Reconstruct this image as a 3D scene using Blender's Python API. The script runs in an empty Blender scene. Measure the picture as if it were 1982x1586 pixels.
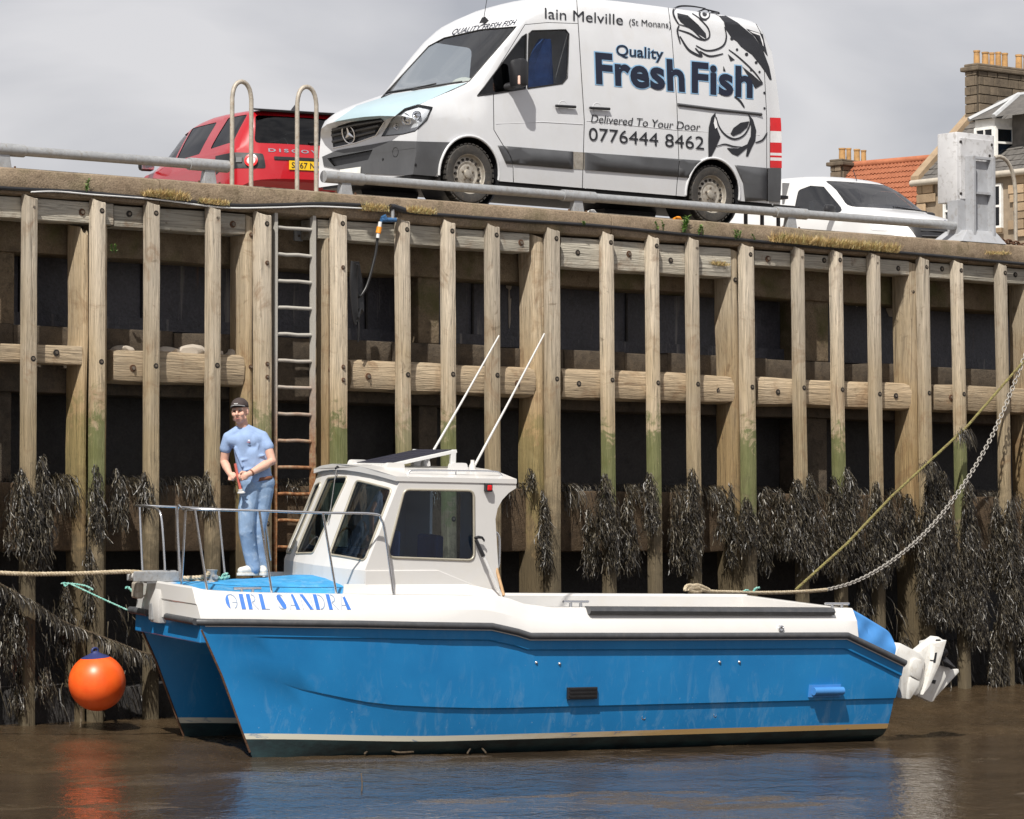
import bpy, bmesh, math, random
from mathutils import Vector, Matrix, noise as mnoise
from mathutils.bvhtree import BVHTree
R = math.radians
sc = bpy.context.scene
C = sc.collection
# ------------------------------------------------------------------ camera
F = 7000.0                      # focal length in pixels of a 1982 px wide frame
TH = R(38.57)                   # the quay recedes to the right by this angle
CAM = Vector((-25.07, -31.44, 1.95))
AL = math.atan((1077.0 - 793.0) / F)
cf = Vector((math.sin(TH) * math.cos(AL), math.cos(TH) * math.cos(AL), math.sin(AL)))
cr = Vector((math.cos(TH), -math.sin(TH), 0.0))
cu = cr.cross(cf)
cam = bpy.data.cameras.new('camera'); camo = bpy.data.objects.new('camera', cam); C.objects.link(camo)
cam.sensor_width = 36.0; cam.lens = 36.0 * F / 1982.0; cam.clip_start = 0.5; cam.clip_end = 3000.0
camo.matrix_world = Matrix(((cr.x, cu.x, -cf.x, CAM.x), (cr.y, cu.y, -cf.y, CAM.y), (cr.z, cu.z, -cf.z, CAM.z), (0, 0, 0, 1)))
sc.camera = camo
sc.render.resolution_x = 1024; sc.render.resolution_y = 819
# ------------------------------------------------------------------ sun and sky
SUN = Vector((-0.80, -0.60, 0.0)).normalized() * math.cos(R(51)) + Vector((0, 0, math.sin(R(51))))
sd = bpy.data.lights.new('sun', 'SUN'); sd.energy = 4.4; sd.angle = R(0.6); sd.color = (1.0, 0.955, 0.88)
so = bpy.data.objects.new('sun', sd); C.objects.link(so)
so.rotation_euler = SUN.to_track_quat('Z', 'Y').to_euler(); so.location = (-30, -30, 40)
world = bpy.data.worlds.new('World'); sc.world = world; world.use_nodes = True
wn = world.node_tree; wn.nodes.clear()
def wnode(t, **k):
    n = wn.nodes.new(t)
    for a, b in k.items(): setattr(n, a, b)
    return n
w_out = wnode('ShaderNodeOutputWorld'); w_bg = wnode('ShaderNodeBackground'); w_bg2 = wnode('ShaderNodeBackground'); w_mix = wnode('ShaderNodeMixShader')
w_sky = wnode('ShaderNodeTexSky', sky_type='NISHITA', sun_disc=False)
w_sky.sun_elevation = R(51); w_sky.sun_rotation = math.atan2(SUN.x, SUN.y); w_sky.air_density = 1.0; w_sky.dust_density = 2.5
w_bg.inputs['Strength'].default_value = 0.10
wn.links.new(w_sky.outputs[0], w_bg.inputs['Color'])
w_tc = wnode('ShaderNodeTexCoord'); w_map = wnode('ShaderNodeMapping'); w_map.inputs['Scale'].default_value = (1.0, 1.0, 2.6)
w_map.inputs['Location'].default_value = (0.35, 0.1, 0.0)
w_ns = wnode('ShaderNodeTexNoise'); w_ns.inputs['Scale'].default_value = 7.5; w_ns.inputs['Detail'].default_value = 5.0; w_ns.inputs['Roughness'].default_value = 0.45; w_ns.inputs['Distortion'].default_value = 0.4
w_rp = wnode('ShaderNodeValToRGB')
w_rp.color_ramp.elements[0].position = 0.34; w_rp.color_ramp.elements[0].color = (0.44, 0.44, 0.475, 1)
w_rp.color_ramp.elements[1].position = 0.62; w_rp.color_ramp.elements[1].color = (0.74, 0.72, 0.73, 1)
wn.links.new(w_tc.outputs['Generated'], w_map.inputs['Vector']); wn.links.new(w_map.outputs[0], w_ns.inputs['Vector'])
wn.links.new(w_ns.outputs['Fac'], w_rp.inputs['Fac']); wn.links.new(w_rp.outputs['Color'], w_bg2.inputs['Color'])
w_bg2.inputs['Strength'].default_value = 0.80
w_mix.inputs['Fac'].default_value = 0.88
wn.links.new(w_bg.outputs[0], w_mix.inputs[1]); wn.links.new(w_bg2.outputs[0], w_mix.inputs[2]); wn.links.new(w_mix.outputs[0], w_out.inputs['Surface'])
sc.view_settings.view_transform = 'Standard'; sc.view_settings.look = 'None'; sc.view_settings.exposure = 0.36; sc.view_settings.gamma = 1.0
sc.view_settings.use_curve_mapping = False
# ------------------------------------------------------------------ pixel -> place
def ray(px, py): return cf + cr * ((px - 991.0) / F) + cu * (-(py - 793.0) / F)
def PL(px, py, co, no):
    d = ray(px, py); no = Vector(no); t = (Vector(co) - CAM).dot(no) / d.dot(no); return CAM + d * t
def PY(px, py, Y=0.0): return PL(px, py, (0, Y, 0), (0, 1, 0))
def PZ(px, py, Z=0.0): return PL(px, py, (0, 0, Z), (0, 0, 1))
def PD(px, py, dep): return CAM + ray(px, py) * dep
# ------------------------------------------------------------------ object helpers
def tag(o, label=None, cat=None, group=None, kind=None):
    if label: o['label'] = label
    if cat: o['category'] = cat
    if group: o['group'] = group
    if kind: o['kind'] = kind
    return o
def thing(name, label, cat, loc=(0, 0, 0), rz=0.0, group=None, mat=None):
    o = bpy.data.objects.new(name, None); C.objects.link(o); o.empty_display_size = 0.2
    if mat is not None: o.matrix_world = mat
    else: o.location = loc; o.rotation_euler = (0, 0, rz)
    return tag(o, label, cat, group)
def world_of(p):
    m = Matrix.Identity(4)
    while p is not None: m = p.matrix_basis @ m; p = p.parent
    return m
def link(name, me, mats, parent=None, smooth=None):
    if mats is not None:
        for m in (mats if isinstance(mats, (list, tuple)) else [mats]): me.materials.append(m)
    o = bpy.data.objects.new(name, me); C.objects.link(o)
    if parent is not None: o.parent = parent
    if smooth is not None:
        for p in me.polygons: p.use_smooth = True
        if smooth < 3.1: me.set_sharp_from_angle(angle=smooth)
    return o
def copy_tree(o, parent=None):
    c = o.copy(); C.objects.link(c); c.parent = parent
    for ch in [x for x in bpy.data.objects if x.parent == o and x is not c]: copy_tree(ch, c)
    return c
class MB:
    """collects shapes; build() links them as one mesh object"""
    def __init__(s): s.v = []; s.f = []; s.m = []; s.mi = 0
    def add(s, vs, fs, M=None):
        n = len(s.v)
        s.v += [tuple(M @ Vector(v)) if M is not None else tuple(v) for v in vs]
        s.f += [tuple(i + n for i in f) for f in fs]; s.m += [s.mi] * len(fs)
        return s
    def box(s, c, d, M=None, bev=0.0):
        x, y, z = d[0] / 2, d[1] / 2, d[2] / 2
        c = Vector(c)
        if bev <= 0:
            vs = [c + Vector((i * x, j * y, k * z)) for k in (-1, 1) for j in (-1, 1) for i in (-1, 1)]
            return s.add(vs, [(0, 2, 3, 1), (4, 5, 7, 6), (0, 1, 5, 4), (2, 6, 7, 3), (0, 4, 6, 2), (1, 3, 7, 5)], M)
        bm = bmesh.new(); bmesh.ops.create_cube(bm, size=1.0)
        for v in bm.verts: v.co = Vector((v.co.x * d[0], v.co.y * d[1], v.co.z * d[2])) + c
        bmesh.ops.bevel(bm, geom=list(bm.edges), offset=bev, segments=2, affect='EDGES', profile=0.5)
        return s.bm(bm, M)
    def bm(s, bm, M=None):
        bm.verts.index_update()
        s.add([v.co.copy() for v in bm.verts], [[v.index for v in f.verts] for f in bm.faces], M); bm.free(); return s
    def bb(s, a, b, M=None, bev=0.0):
        return s.box([(a[i] + b[i]) / 2 for i in range(3)], [abs(b[i] - a[i]) for i in range(3)], M, bev)
    def tube(s, pts, r, n=8, caps=True, M=None, closed=False):
        pts = [Vector(p) for p in pts]; k = len(pts)
        rs = r if isinstance(r, (list, tuple)) else [r] * k
        t0 = (pts[1] - pts[0]).normalized(); ref = Vector((0, 0, 1)) if abs(t0.z) < 0.9 else Vector((1, 0, 0))
        u = t0.cross(ref).normalized(); vs = []; fs = []
        for i, p in enumerate(pts):
            if closed: t = (pts[(i + 1) % k] - pts[i - 1])
            else: t = (pts[min(i + 1, k - 1)] - pts[max(i - 1, 0)])
            t.normalize(); u = (u - t * u.dot(t)).normalized(); w = t.cross(u)
            for j in range(n):
                a = 2 * math.pi * j / n; vs.append(p + (u * math.cos(a) + w * math.sin(a)) * rs[i])
        for i in range(k if closed else k - 1):
            i2 = (i + 1) % k
            for j in range(n): fs.append((i * n + j, i * n + (j + 1) % n, i2 * n + (j + 1) % n, i2 * n + j))
        if caps and not closed: fs.append(tuple(range(n - 1, -1, -1))); fs.append(tuple((k - 1) * n + j for j in range(n)))
        return s.add(vs, fs, M)
    def cyl(s, a, b, r, n=12, r2=None, M=None): return s.tube([a, b], [r, r if r2 is None else r2], n, True, M)
    def lathe(s, prof, n=16, M=None, caps=True):
        """prof: (radius, height) about local Z"""
        vs = []; fs = []; k = len(prof)
        for r, z in prof:
            for j in range(n): a = 2 * math.pi * j / n; vs.append((r * math.cos(a), r * math.sin(a), z))
        for i in range(k - 1):
            for j in range(n): fs.append((i * n + j, i * n + (j + 1) % n, (i + 1) * n + (j + 1) % n, (i + 1) * n + j))
        if caps and prof[0][0] > 1e-5: fs.append(tuple(range(n - 1, -1, -1)))
        if caps and prof[-1][0] > 1e-5: fs.append(tuple((k - 1) * n + j for j in range(n)))
        return s.add(vs, fs, M)
    def prism(s, poly, h0, h1, M=None):
        """polygon in local XY extruded along Z from h0 to h1"""
        n = len(poly); vs = [(x, y, h0) for x, y in poly] + [(x, y, h1) for x, y in poly]
        fs = [tuple(range(n - 1, -1, -1)), tuple(range(n, 2 * n))] + [(i, (i + 1) % n, n + (i + 1) % n, n + i) for i in range(n)]
        return s.add(vs, fs, M)
    def hull(s, a, b):
        """loft between two same-length 3-D rings, capped"""
        n = len(a); fs = [tuple(range(n - 1, -1, -1)), tuple(range(n, 2 * n))] + [(i, (i + 1) % n, n + (i + 1) % n, n + i) for i in range(n)]
        return s.add(list(a) + list(b), fs)
    def loft(s, rings, closed=True, cap0=True, cap1=True):
        n = len(rings[0]); vs = [p for r in rings for p in r]; fs = []
        for i in range(len(rings) - 1):
            for j in range(n if closed else n - 1): fs.append((i * n + j, i * n + (j + 1) % n, (i + 1) * n + (j + 1) % n, (i + 1) * n + j))
        if cap0: fs.append(tuple(range(n - 1, -1, -1)))
        if cap1: fs.append(tuple((len(rings) - 1) * n + j for j in range(n)))
        return s.add(vs, fs)
    def build(s, name, mats, parent=None, smooth=None, bevel=None):
        me = bpy.data.meshes.new(name); me.from_pydata(s.v, [], s.f); me.update()
        if any(s.m): me.polygons.foreach_set('material_index', s.m)
        bm = bmesh.new(); bm.from_mesh(me); bmesh.ops.recalc_face_normals(bm, faces=bm.faces)
        if bevel: bmesh.ops.bevel(bm, geom=[e for e in bm.edges if e.is_manifold and e.calc_face_angle(0) > 0.5], offset=bevel, segments=2, affect='EDGES', profile=0.5, clamp_overlap=True)
        bm.to_mesh(me); bm.free()
        return link(name, me, mats, parent, smooth)
def frame(o, ex, ey, ez):
    ex, ey, ez = Vector(ex), Vector(ey), Vector(ez)
    return Matrix(((ex.x, ey.x, ez.x, o[0]), (ex.y, ey.y, ez.y, o[1]), (ex.z, ey.z, ez.z, o[2]), (0, 0, 0, 1)))
def look(o, z, x=None):
    """frame with local Z along z"""
    z = Vector(z).normalized(); x = Vector(x) if x is not None else (Vector((0, 0, 1)) if abs(z.z) < 0.9 else Vector((1, 0, 0)))
    x = (x - z * x.dot(z)).normalized(); return frame(o, x, z.cross(x), z)
def rrect(x0, y0, x1, y1, r, n=4):
    """rounded rectangle, counter-clockwise"""
    return rpoly([(x0, y0), (x1, y0), (x1, y1), (x0, y1)], r, n)
def rpoly(pts, r, n=4):
    out = []; k = len(pts)
    for i in range(k):
        p = Vector(pts[i]); a = Vector(pts[i - 1]); b = Vector(pts[(i + 1) % k])
        rr = r[i] if isinstance(r, (list, tuple)) else r
        if rr <= 0: out.append(tuple(p)); continue
        da = (a - p).normalized(); db = (b - p).normalized(); ang = da.angle(db)
        d = min(rr / math.tan(ang / 2), (a - p).length * 0.48, (b - p).length * 0.48)
        p0 = p + da * d; p1 = p + db * d
        for j in range(n + 1):
            t = j / n; out.append(tuple((p0 * (1 - t) + p * t) * (1 - t) + (p * (1 - t) + p1 * t) * t))
    return out
def inpoly(x, y, poly):
    c = False; n = len(poly)
    for i in range(n):
        x1, y1 = poly[i][:2]; x2, y2 = poly[i - 1][:2]
        if (y1 > y) != (y2 > y) and x < (x2 - x1) * (y - y1) / (y2 - y1) + x1: c = not c
    return c
def lerp(a, b, t): return a + (b - a) * t
def ss(a, b, x):
    t = max(0.0, min(1.0, (x - a) / (b - a))); return t * t * (3 - 2 * t)
def interp(tab, x):
    if x <= tab[0][0]: return tab[0][1]
    for i in range(len(tab) - 1):
        if x <= tab[i + 1][0]:
            a, b = tab[i], tab[i + 1]; return lerp(a[1], b[1], (x - a[0]) / (b[0] - a[0]))
    return tab[-1][1]
def spl(tab, x):
    """smooth (Catmull-Rom) interpolation of a table"""
    n = len(tab)
    if x <= tab[0][0]: return tab[0][1]
    if x >= tab[-1][0]: return tab[-1][1]
    for i in range(n - 1):
        if x <= tab[i + 1][0]:
            x0, y0 = tab[i]; x1, y1 = tab[i + 1]; h = x1 - x0; t = (x - x0) / h
            d = (y1 - y0) / h
            def slope(k):
                if k == 0 or k == n - 1: return None
                a = (tab[k][1] - tab[k - 1][1]) / (tab[k][0] - tab[k - 1][0]); b = (tab[k + 1][1] - tab[k][1]) / (tab[k + 1][0] - tab[k][0])
                return 0.0 if a * b <= 0 else 2 * a * b / (a + b)
            m0 = slope(i); m1 = slope(i + 1)
            m0 = d if m0 is None else m0; m1 = d if m1 is None else m1
            t2 = t * t; t3 = t2 * t
            return (2 * t3 - 3 * t2 + 1) * y0 + (t3 - 2 * t2 + t) * h * m0 + (-2 * t3 + 3 * t2) * y1 + (t3 - t2) * h * m1
# ---- carving regions (windows, trims, arches) out of a sheet
def carve(bm, M, poly, tagval, layer, zmin=-1e9, zmax=1e9, sel=None):
    """cut the outline of a convex polygon (local XY of frame M, looking along Z) into the faces whose local depth lies in range, mark faces inside with tagval"""
    Mi = M.inverted(); n = len(poly)
    xs = [p[0] for p in poly]; ys = [p[1] for p in poly]; bx = (min(xs), max(xs), min(ys), max(ys))
    def cand():
        out = []
        for f in bm.faces:
            if sel is not None and f[layer] not in sel: continue
            ps = [Mi @ v.co for v in f.verts]
            if max(p.x for p in ps) < bx[0] or min(p.x for p in ps) > bx[1] or max(p.y for p in ps) < bx[2] or min(p.y for p in ps) > bx[3]: continue
            c = Mi @ f.calc_center_median()
            if c.z < zmin or c.z > zmax: continue
            out.append(f)
        return out
    area = sum(poly[i - 1][0] * poly[i][1] - poly[i][0] * poly[i - 1][1] for i in range(n))
    sg = 1 if area > 0 else -1
    for i in range(n):
        a = Vector(poly[i - 1]); b = Vector(poly[i]); d = b - a
        if d.length < 1e-6: continue
        nn = Vector((d.y, -d.x)) * sg
        fs = cand()
        # only faces not already wholly outside of other edges
        co = M @ Vector((a.x, a.y, 0)); no = (M.to_3x3() @ Vector((nn.x, nn.y, 0))).normalized()
        geom = list({e for f in fs for e in f.edges} | {v for f in fs for v in f.verts}) + fs
        bmesh.ops.bisect_plane(bm, geom=geom, dist=1e-5, plane_co=co, plane_no=no)
    hit = []
    for f in cand():
        c = Mi @ f.calc_center_median()
        if inpoly(c.x, c.y, poly): f[layer] = tagval; hit.append(f)
    return hit
def split_layer(bm, layer, vals, name, mats, parent, smooth=0.6, off=0.0, solid=0.0):
    """a new mesh object from the faces whose layer value is in vals"""
    vm = {}; vs = []; fs = []
    for f in bm.faces:
        if f[layer] in vals:
            idx = []
            for v in f.verts:
                if v not in vm: vm[v] = len(vs); vs.append(v.co + v.normal * off)
                idx.append(vm[v])
            fs.append(idx)
    me = bpy.data.meshes.new(name); me.from_pydata(vs, [], fs); me.update()
    o = link(name, me, mats, parent, smooth)
    if solid:
        md = o.modifiers.new('thickness', 'SOLIDIFY'); md.thickness = solid; md.offset = -1
    return o
def rim_of(bm, layer, vals):
    """closed loops of border vertices round the marked faces"""
    es = [e for e in bm.edges if sum(1 for f in e.link_faces if f[layer] in vals) == 1]
    nx = {}
    for e in es:
        for v in e.verts: nx.setdefault(v, []).append(e.other_vert(v))
    loops = []; seen = set()
    for v in list(nx):
        if v in seen: continue
        lp = [v]; seen.add(v); cur = v
        while True:
            n = [w for w in nx[cur] if w not in seen]
            if not n: break
            cur = n[0]; seen.add(cur); lp.append(cur)
        if len(lp) > 3: loops.append([w.co.copy() for w in lp])
    return loops
# ---- lettering
def text_polys(txt, size, bold=0.0, shear=0.0, spacing=1.0):
    cu_ = bpy.data.curves.new('lettering', 'FONT'); cu_.body = txt; cu_.size = size; cu_.offset = bold; cu_.shear = shear; cu_.space_character = spacing
    cu_.resolution_u = 4; cu_.fill_mode = 'FRONT'
    o = bpy.data.objects.new('lettering', cu_); C.objects.link(o)
    dg = bpy.context.evaluated_depsgraph_get(); me = bpy.data.meshes.new_from_object(o.evaluated_get(dg))
    bpy.data.objects.remove(o); bpy.data.curves.remove(cu_)
    vs = [tuple(v.co[:2]) for v in me.vertices]; fs = [tuple(p.vertices) for p in me.polygons]
    bpy.data.meshes.remove(me); return vs, fs
def fit_text(txt, x0, x1, y0, y1, bold=0.0, shear=0.0, spacing=1.0):
    """lettering stretched to fill a box; returns verts, faces in that plane"""
    vs, fs = text_polys(txt, 1.0, bold, shear, spacing)
    ax = min(v[0] for v in vs); bx = max(v[0] for v in vs); ay = min(v[1] for v in vs); by = max(v[1] for v in vs)
    return [(lerp(x0, x1, (v[0] - ax) / (bx - ax)), lerp(y0, y1, (v[1] - ay) / (by - ay))) for v in vs], fs
def decal(name, vs, fs, mat, parent, fn, cuts=()):
    """flat print mapped onto a surface by fn(x, y) -> point; cuts = spacing of extra cut lines"""
    bm = bmesh.new(); vv = [bm.verts.new((v[0], v[1], 0)) for v in vs]
    for f in fs:
        try: bm.faces.new([vv[i] for i in f])
        except ValueError: pass
    if cuts:
        for ax in (0, 1):
            st = cuts[ax]
            if not st: continue
            lo = min(v[ax] for v in vs); hi = max(v[ax] for v in vs); p = math.ceil(lo / st) * st
            while p < hi:
                co = [0, 0, 0]; co[ax] = p; no = [0, 0, 0]; no[ax] = 1
                bmesh.ops.bisect_plane(bm, geom=list(bm.verts) + list(bm.edges) + list(bm.faces), dist=1e-6, plane_co=co, plane_no=no); p += st
    for v in bm.verts: v.co = Vector(fn(v.co.x, v.co.y))
    me = bpy.data.meshes.new(name); bm.to_mesh(me); bm.free()
    return link(name, me, mat, parent)
def ngon_tris(poly):
    from mathutils.geometry import tessellate_polygon
    return [tuple(t) for t in tessellate_polygon([[Vector((p[0], p[1], 0)) for p in poly]])]
# ------------------------------------------------------------------ materials
class NT:
    def __init__(s, name):
        s.m = bpy.data.materials.new(name); s.m.use_nodes = True; s.t = s.m.node_tree
        s.b = s.t.nodes['Principled BSDF']; s.out = s.t.nodes['Material Output']
    def n(s, t, **k):
        nd = s.t.nodes.new(t)
        for a, b in k.items():
            if a.startswith('i_'):
                key = a[2:]; nd.inputs[int(key) if key.isdigit() else key.replace('_', ' ')].default_value = b
            else: setattr(nd, a, b)
        return nd
    def l(s, a, b): s.t.links.new(a, b)
    def pos(s, scale=(1, 1, 1), obj=False, loc=(0, 0, 0)):
        mp = s.n('ShaderNodeMapping'); mp.inputs['Scale'].default_value = scale; mp.inputs['Location'].default_value = loc
        if obj: s.l(s.n('ShaderNodeTexCoord').outputs['Object'], mp.inputs['Vector'])
        else: s.l(s.n('ShaderNodeNewGeometry').outputs['Position'], mp.inputs['Vector'])
        return mp.outputs[0]
    def noise(s, vec, scale, detail=4.0, rough=0.55, dist=0.0):
        nd = s.n('ShaderNodeTexNoise'); nd.inputs['Scale'].default_value = scale; nd.inputs['Detail'].default_value = detail
        nd.inputs['Roughness'].default_value = rough; nd.inputs['Distortion'].default_value = dist
        s.l(vec, nd.inputs['Vector']); return nd.outputs['Fac']
    def ramp(s, fac, stops):
        nd = s.n('ShaderNodeValToRGB'); cr_ = nd.color_ramp
        while len(cr_.elements) < len(stops): cr_.elements.new(0.5)
        for e, (p, c) in zip(cr_.elements, stops):
            e.position = p; e.color = (*c, 1) if isinstance(c, (tuple, list)) else (c, c, c, 1)
        s.l(fac, nd.inputs['Fac']); return nd.outputs['Color']
    def mix(s, fac, a, b, mode='MIX'):
        nd = s.n('ShaderNodeMix', data_type='RGBA', blend_type=mode)
        for i, x in ((0, fac), (6, a), (7, b)):
            if isinstance(x, (int, float)): nd.inputs[i].default_value = x if i == 0 else (x, x, x, 1)
            elif isinstance(x, tuple): nd.inputs[i].default_value = (*x, 1)
            else: s.l(x, nd.inputs[i])
        return nd.outputs[2]
    def math(s, op, a, b=0.0):
        nd = s.n('ShaderNodeMath', operation=op)
        for i, x in ((0, a), (1, b)):
            if isinstance(x, (int, float)): nd.inputs[i].default_value = x
            else: s.l(x, nd.inputs[i])
        return nd.outputs[0]
    def bump(s, h, strength=0.3, dist=0.02, normal=None):
        nd = s.n('ShaderNodeBump'); nd.inputs['Strength'].default_value = strength; nd.inputs['Distance'].default_value = dist
        s.l(h, nd.inputs['Height'])
        if normal is not None: s.l(normal, nd.inputs['Normal'])
        s.l(nd.outputs[0], s.b.inputs['Normal']); return nd.outputs[0]
    def z(s):
        sx = s.n('ShaderNodeSeparateXYZ'); s.l(s.n('ShaderNodeNewGeometry').outputs['Position'], sx.inputs[0]); return sx.outputs
    def set(s, **k):
        for a, v in k.items():
            i = s.b.inputs[a.replace('_', ' ')]
            if hasattr(v, 'links') or isinstance(v, bpy.types.NodeSocket): s.l(v, i)
            else: i.default_value = (*v, 1) if isinstance(v, tuple) and len(v) == 3 else v
        return s
def plain(name, col, rough=0.5, metal=0.0, var=0.12, scale=6.0, coat=0.0, bump=0.0, bscale=60.0, dirt=None, obj=False):
    """one colour with slight uneven tone, uneven gloss and optional fine relief"""
    t = NT(name); v = t.pos(obj=obj); nz = t.noise(v, scale, 5.0, 0.6)
    c1 = tuple(c * (1 - var) for c in col); c2 = tuple(min(1, c * (1 + var)) for c in col)
    c = t.ramp(nz, [(0.3, c1), (0.7, c2)])
    if dirt:
        d = t.ramp(t.noise(v, scale * 2.3, 6.0, 0.65, 0.6), [(0.52, 0.0), (0.72, dirt[1])]); c = t.mix(d, c, dirt[0])
    t.set(Base_Color=c, Metallic=metal, Coat_Weight=coat)
    t.set(Roughness=t.math('ADD', t.math('MULTIPLY', t.noise(v, scale * 3, 4), 0.25), rough - 0.12))
    if bump: t.bump(t.noise(v, bscale, 4), bump, 0.01)
    return t.m
M = {}
def wood(name, top, low, alg=0.0, seed=0.0, zalg=(2.75, 3.45), along='Z', cracks=1.0):
    t = NT(name)
    sc_ = {'Z': (13, 13, 0.5), 'X': (0.5, 13, 13)}[along]
    oi = t.n('ShaderNodeObjectInfo'); cmb = t.n('ShaderNodeCombineXYZ')
    for i in range(3): t.l(t.math('MULTIPLY', oi.outputs['Random'], 37.0 + 11 * i + seed), cmb.inputs[i])
    mp = t.n('ShaderNodeMapping'); mp.inputs['Scale'].default_value = sc_; va = t.n('ShaderNodeVectorMath', operation='ADD')
    t.l(t.n('ShaderNodeNewGeometry').outputs['Position'], va.inputs[0]); t.l(cmb.outputs[0], va.inputs[1]); t.l(va.outputs[0], mp.inputs['Vector'])
    v = mp.outputs[0]
    g1 = t.noise(v, 2.2, 6.0, 0.6, 1.6); g2 = t.noise(v, 9.0, 4.0, 0.6, 0.5)
    zz = t.z()[2]
    big = t.noise(va.outputs[0], 1.1, 4.0, 0.6, 0.6)
    hz = t.math('ADD', zz, t.math('MULTIPLY', t.math('SUBTRACT', big, 0.5), 2.4))
    hf = t.ramp(t.math('DIVIDE', t.math('SUBTRACT', hz, 2.4), 3.4), [(0.25, 0.0), (0.85, 1.0)])
    base = t.mix(hf, low, top)
    tone = t.math('ADD', 0.78, t.math('MULTIPLY', oi.outputs['Random'], 0.4))
    gr = t.ramp(g1, [(0.28, 0.42), (0.48, 0.92), (0.72, 1.18)])
    c = t.mix(1.0, base, gr, 'MULTIPLY')
    cmb2 = t.n('ShaderNodeCombineXYZ')
    for i in range(3): t.l(tone, cmb2.inputs[i])
    c = t.mix(1.0, c, cmb2.outputs[0], 'MULTIPLY')
    ck = t.ramp(g2, [(0.30, 1.0), (0.38, 0.0)])
    c = t.mix(t.mix(1.0, ck, (0.65 * cracks,) * 3, 'MULTIPLY'), c, (0.05, 0.035, 0.022))
    # rust or tannin stains of their own shape
    st = t.ramp(t.noise(va.outputs[0], 2.3, 6, 0.7, 1.0), [(0.54, 0.0), (0.70, 0.6)])
    c = t.mix(st, c, (0.20, 0.10, 0.04))
    kn = t.ramp(t.noise(va.outputs[0], 5.0, 3, 0.6, 1.5), [(0.66, 0.0), (0.74, 0.5)]); c = t.mix(kn, c, (0.11, 0.075, 0.04))
    if alg:
        a = t.math('ADD', zz, t.math('MULTIPLY', t.math('SUBTRACT', t.noise(va.outputs[0], 6.0, 6, 0.72, 0.8), 0.5), 2.2))
        up = t.ramp(t.math('SUBTRACT', a, zalg[0] - 0.5), [(0.0, 0.0), (0.3, 1.0)])
        dn = t.ramp(t.math('SUBTRACT', a, zalg[1] - 0.5), [(0.35, 1.0), (0.6, 0.0)])
        alg_r = t.ramp(oi.outputs["Random"], [(0.35, 0.05), (0.6, 1.0)]); up = t.mix(1.0, up, alg_r, "MULTIPLY")
        am = t.mix(1.0, t.mix(1.0, up, dn, 'MULTIPLY'), (alg,) * 3, 'MULTIPLY'); c = t.mix(am, c, (0.075, 0.115, 0.022))
        wet = t.ramp(t.math('SUBTRACT', a, 1.9), [(0.0, 0.85), (0.95, 0.0)]); c = t.mix(wet, c, (0.07, 0.055, 0.03))
    t.set(Base_Color=c, Roughness=0.82)
    t.bump(t.math('ADD', g1, t.math('MULTIPLY', g2, 0.6)), 0.85, 0.02)
    return t.m
M['pile'] = wood('weathered_pile_timber', (0.60, 0.52, 0.41), (0.42, 0.325, 0.20), 0.75)
M['pile_back'] = wood('older_pile_timber', (0.50, 0.41, 0.29), (0.35, 0.24, 0.115), 0.35, 5.0)
M['waler'] = wood('waler_timber', (0.48, 0.40, 0.29), (0.40, 0.295, 0.18), 0.0, 2.0, along='X')
M['waler_top'] = wood('grey_waler_timber', (0.48, 0.445, 0.37), (0.40, 0.34, 0.25), 0.0, 3.0, along='X', cracks=0.7)
def concrete(name, a, b, stain, sc_=1.0, rough=0.88, moss=0.0, streak=0.0):
    t = NT(name); v = t.pos(); n1 = t.noise(v, 1.3 * sc_, 6, 0.65, 0.4); n2 = t.noise(v, 38 * sc_, 3, 0.7); n3 = t.noise(v, 6 * sc_, 5, 0.6)
    c = t.ramp(n1, [(0.3, a), (0.7, b)])
    c = t.mix(1.0, c, t.ramp(n2, [(0.3, 0.66), (0.7, 1.25)]), 'MULTIPLY')
    c = t.mix(t.ramp(n3, [(0.52, 0.0), (0.75, 0.8)]), c, stain)
    if moss: c = t.mix(t.ramp(t.noise(t.pos((1, 1, 1), loc=(7, 3, 1)), 2.2, 5, 0.6), [(0.5, 0.0), (0.68, moss)]), c, (0.075, 0.075, 0.02))
    if streak:
        sn = t.noise(t.pos((6, 6, 0.35)), 1.4, 5, 0.6); c = t.mix(t.ramp(sn, [(0.60, 0.0), (0.70, streak)]), c, (0.36, 0.34, 0.31))
        sn2 = t.noise(t.pos((7, 7, 0.4), loc=(3, 1, 0)), 1.1, 4, 0.6); c = t.mix(t.ramp(sn2, [(0.66, 0.0), (0.74, 0.55)]), c, (0.16, 0.07, 0.03))
    t.set(Base_Color=c, Roughness=rough); t.bump(t.math('ADD', n2, t.math('MULTIPLY', n3, 1.5)), 0.6, 0.015); return t.m
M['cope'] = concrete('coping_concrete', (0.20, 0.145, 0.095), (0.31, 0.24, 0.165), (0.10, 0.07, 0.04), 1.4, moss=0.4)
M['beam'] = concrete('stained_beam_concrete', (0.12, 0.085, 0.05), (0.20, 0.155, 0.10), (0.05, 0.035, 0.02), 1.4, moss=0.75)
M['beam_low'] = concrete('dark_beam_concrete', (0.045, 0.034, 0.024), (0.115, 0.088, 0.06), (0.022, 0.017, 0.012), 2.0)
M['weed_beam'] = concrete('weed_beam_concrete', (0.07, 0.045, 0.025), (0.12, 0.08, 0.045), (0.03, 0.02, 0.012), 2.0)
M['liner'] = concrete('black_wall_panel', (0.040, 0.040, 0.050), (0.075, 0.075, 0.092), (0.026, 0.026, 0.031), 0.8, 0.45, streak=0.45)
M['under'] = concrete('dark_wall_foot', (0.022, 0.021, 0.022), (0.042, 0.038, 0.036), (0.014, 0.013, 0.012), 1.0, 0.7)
M['deck'] = concrete('quay_deck_concrete', (0.22, 0.19, 0.15), (0.30, 0.26, 0.21), (0.14, 0.11, 0.08), 1.0)
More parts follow.
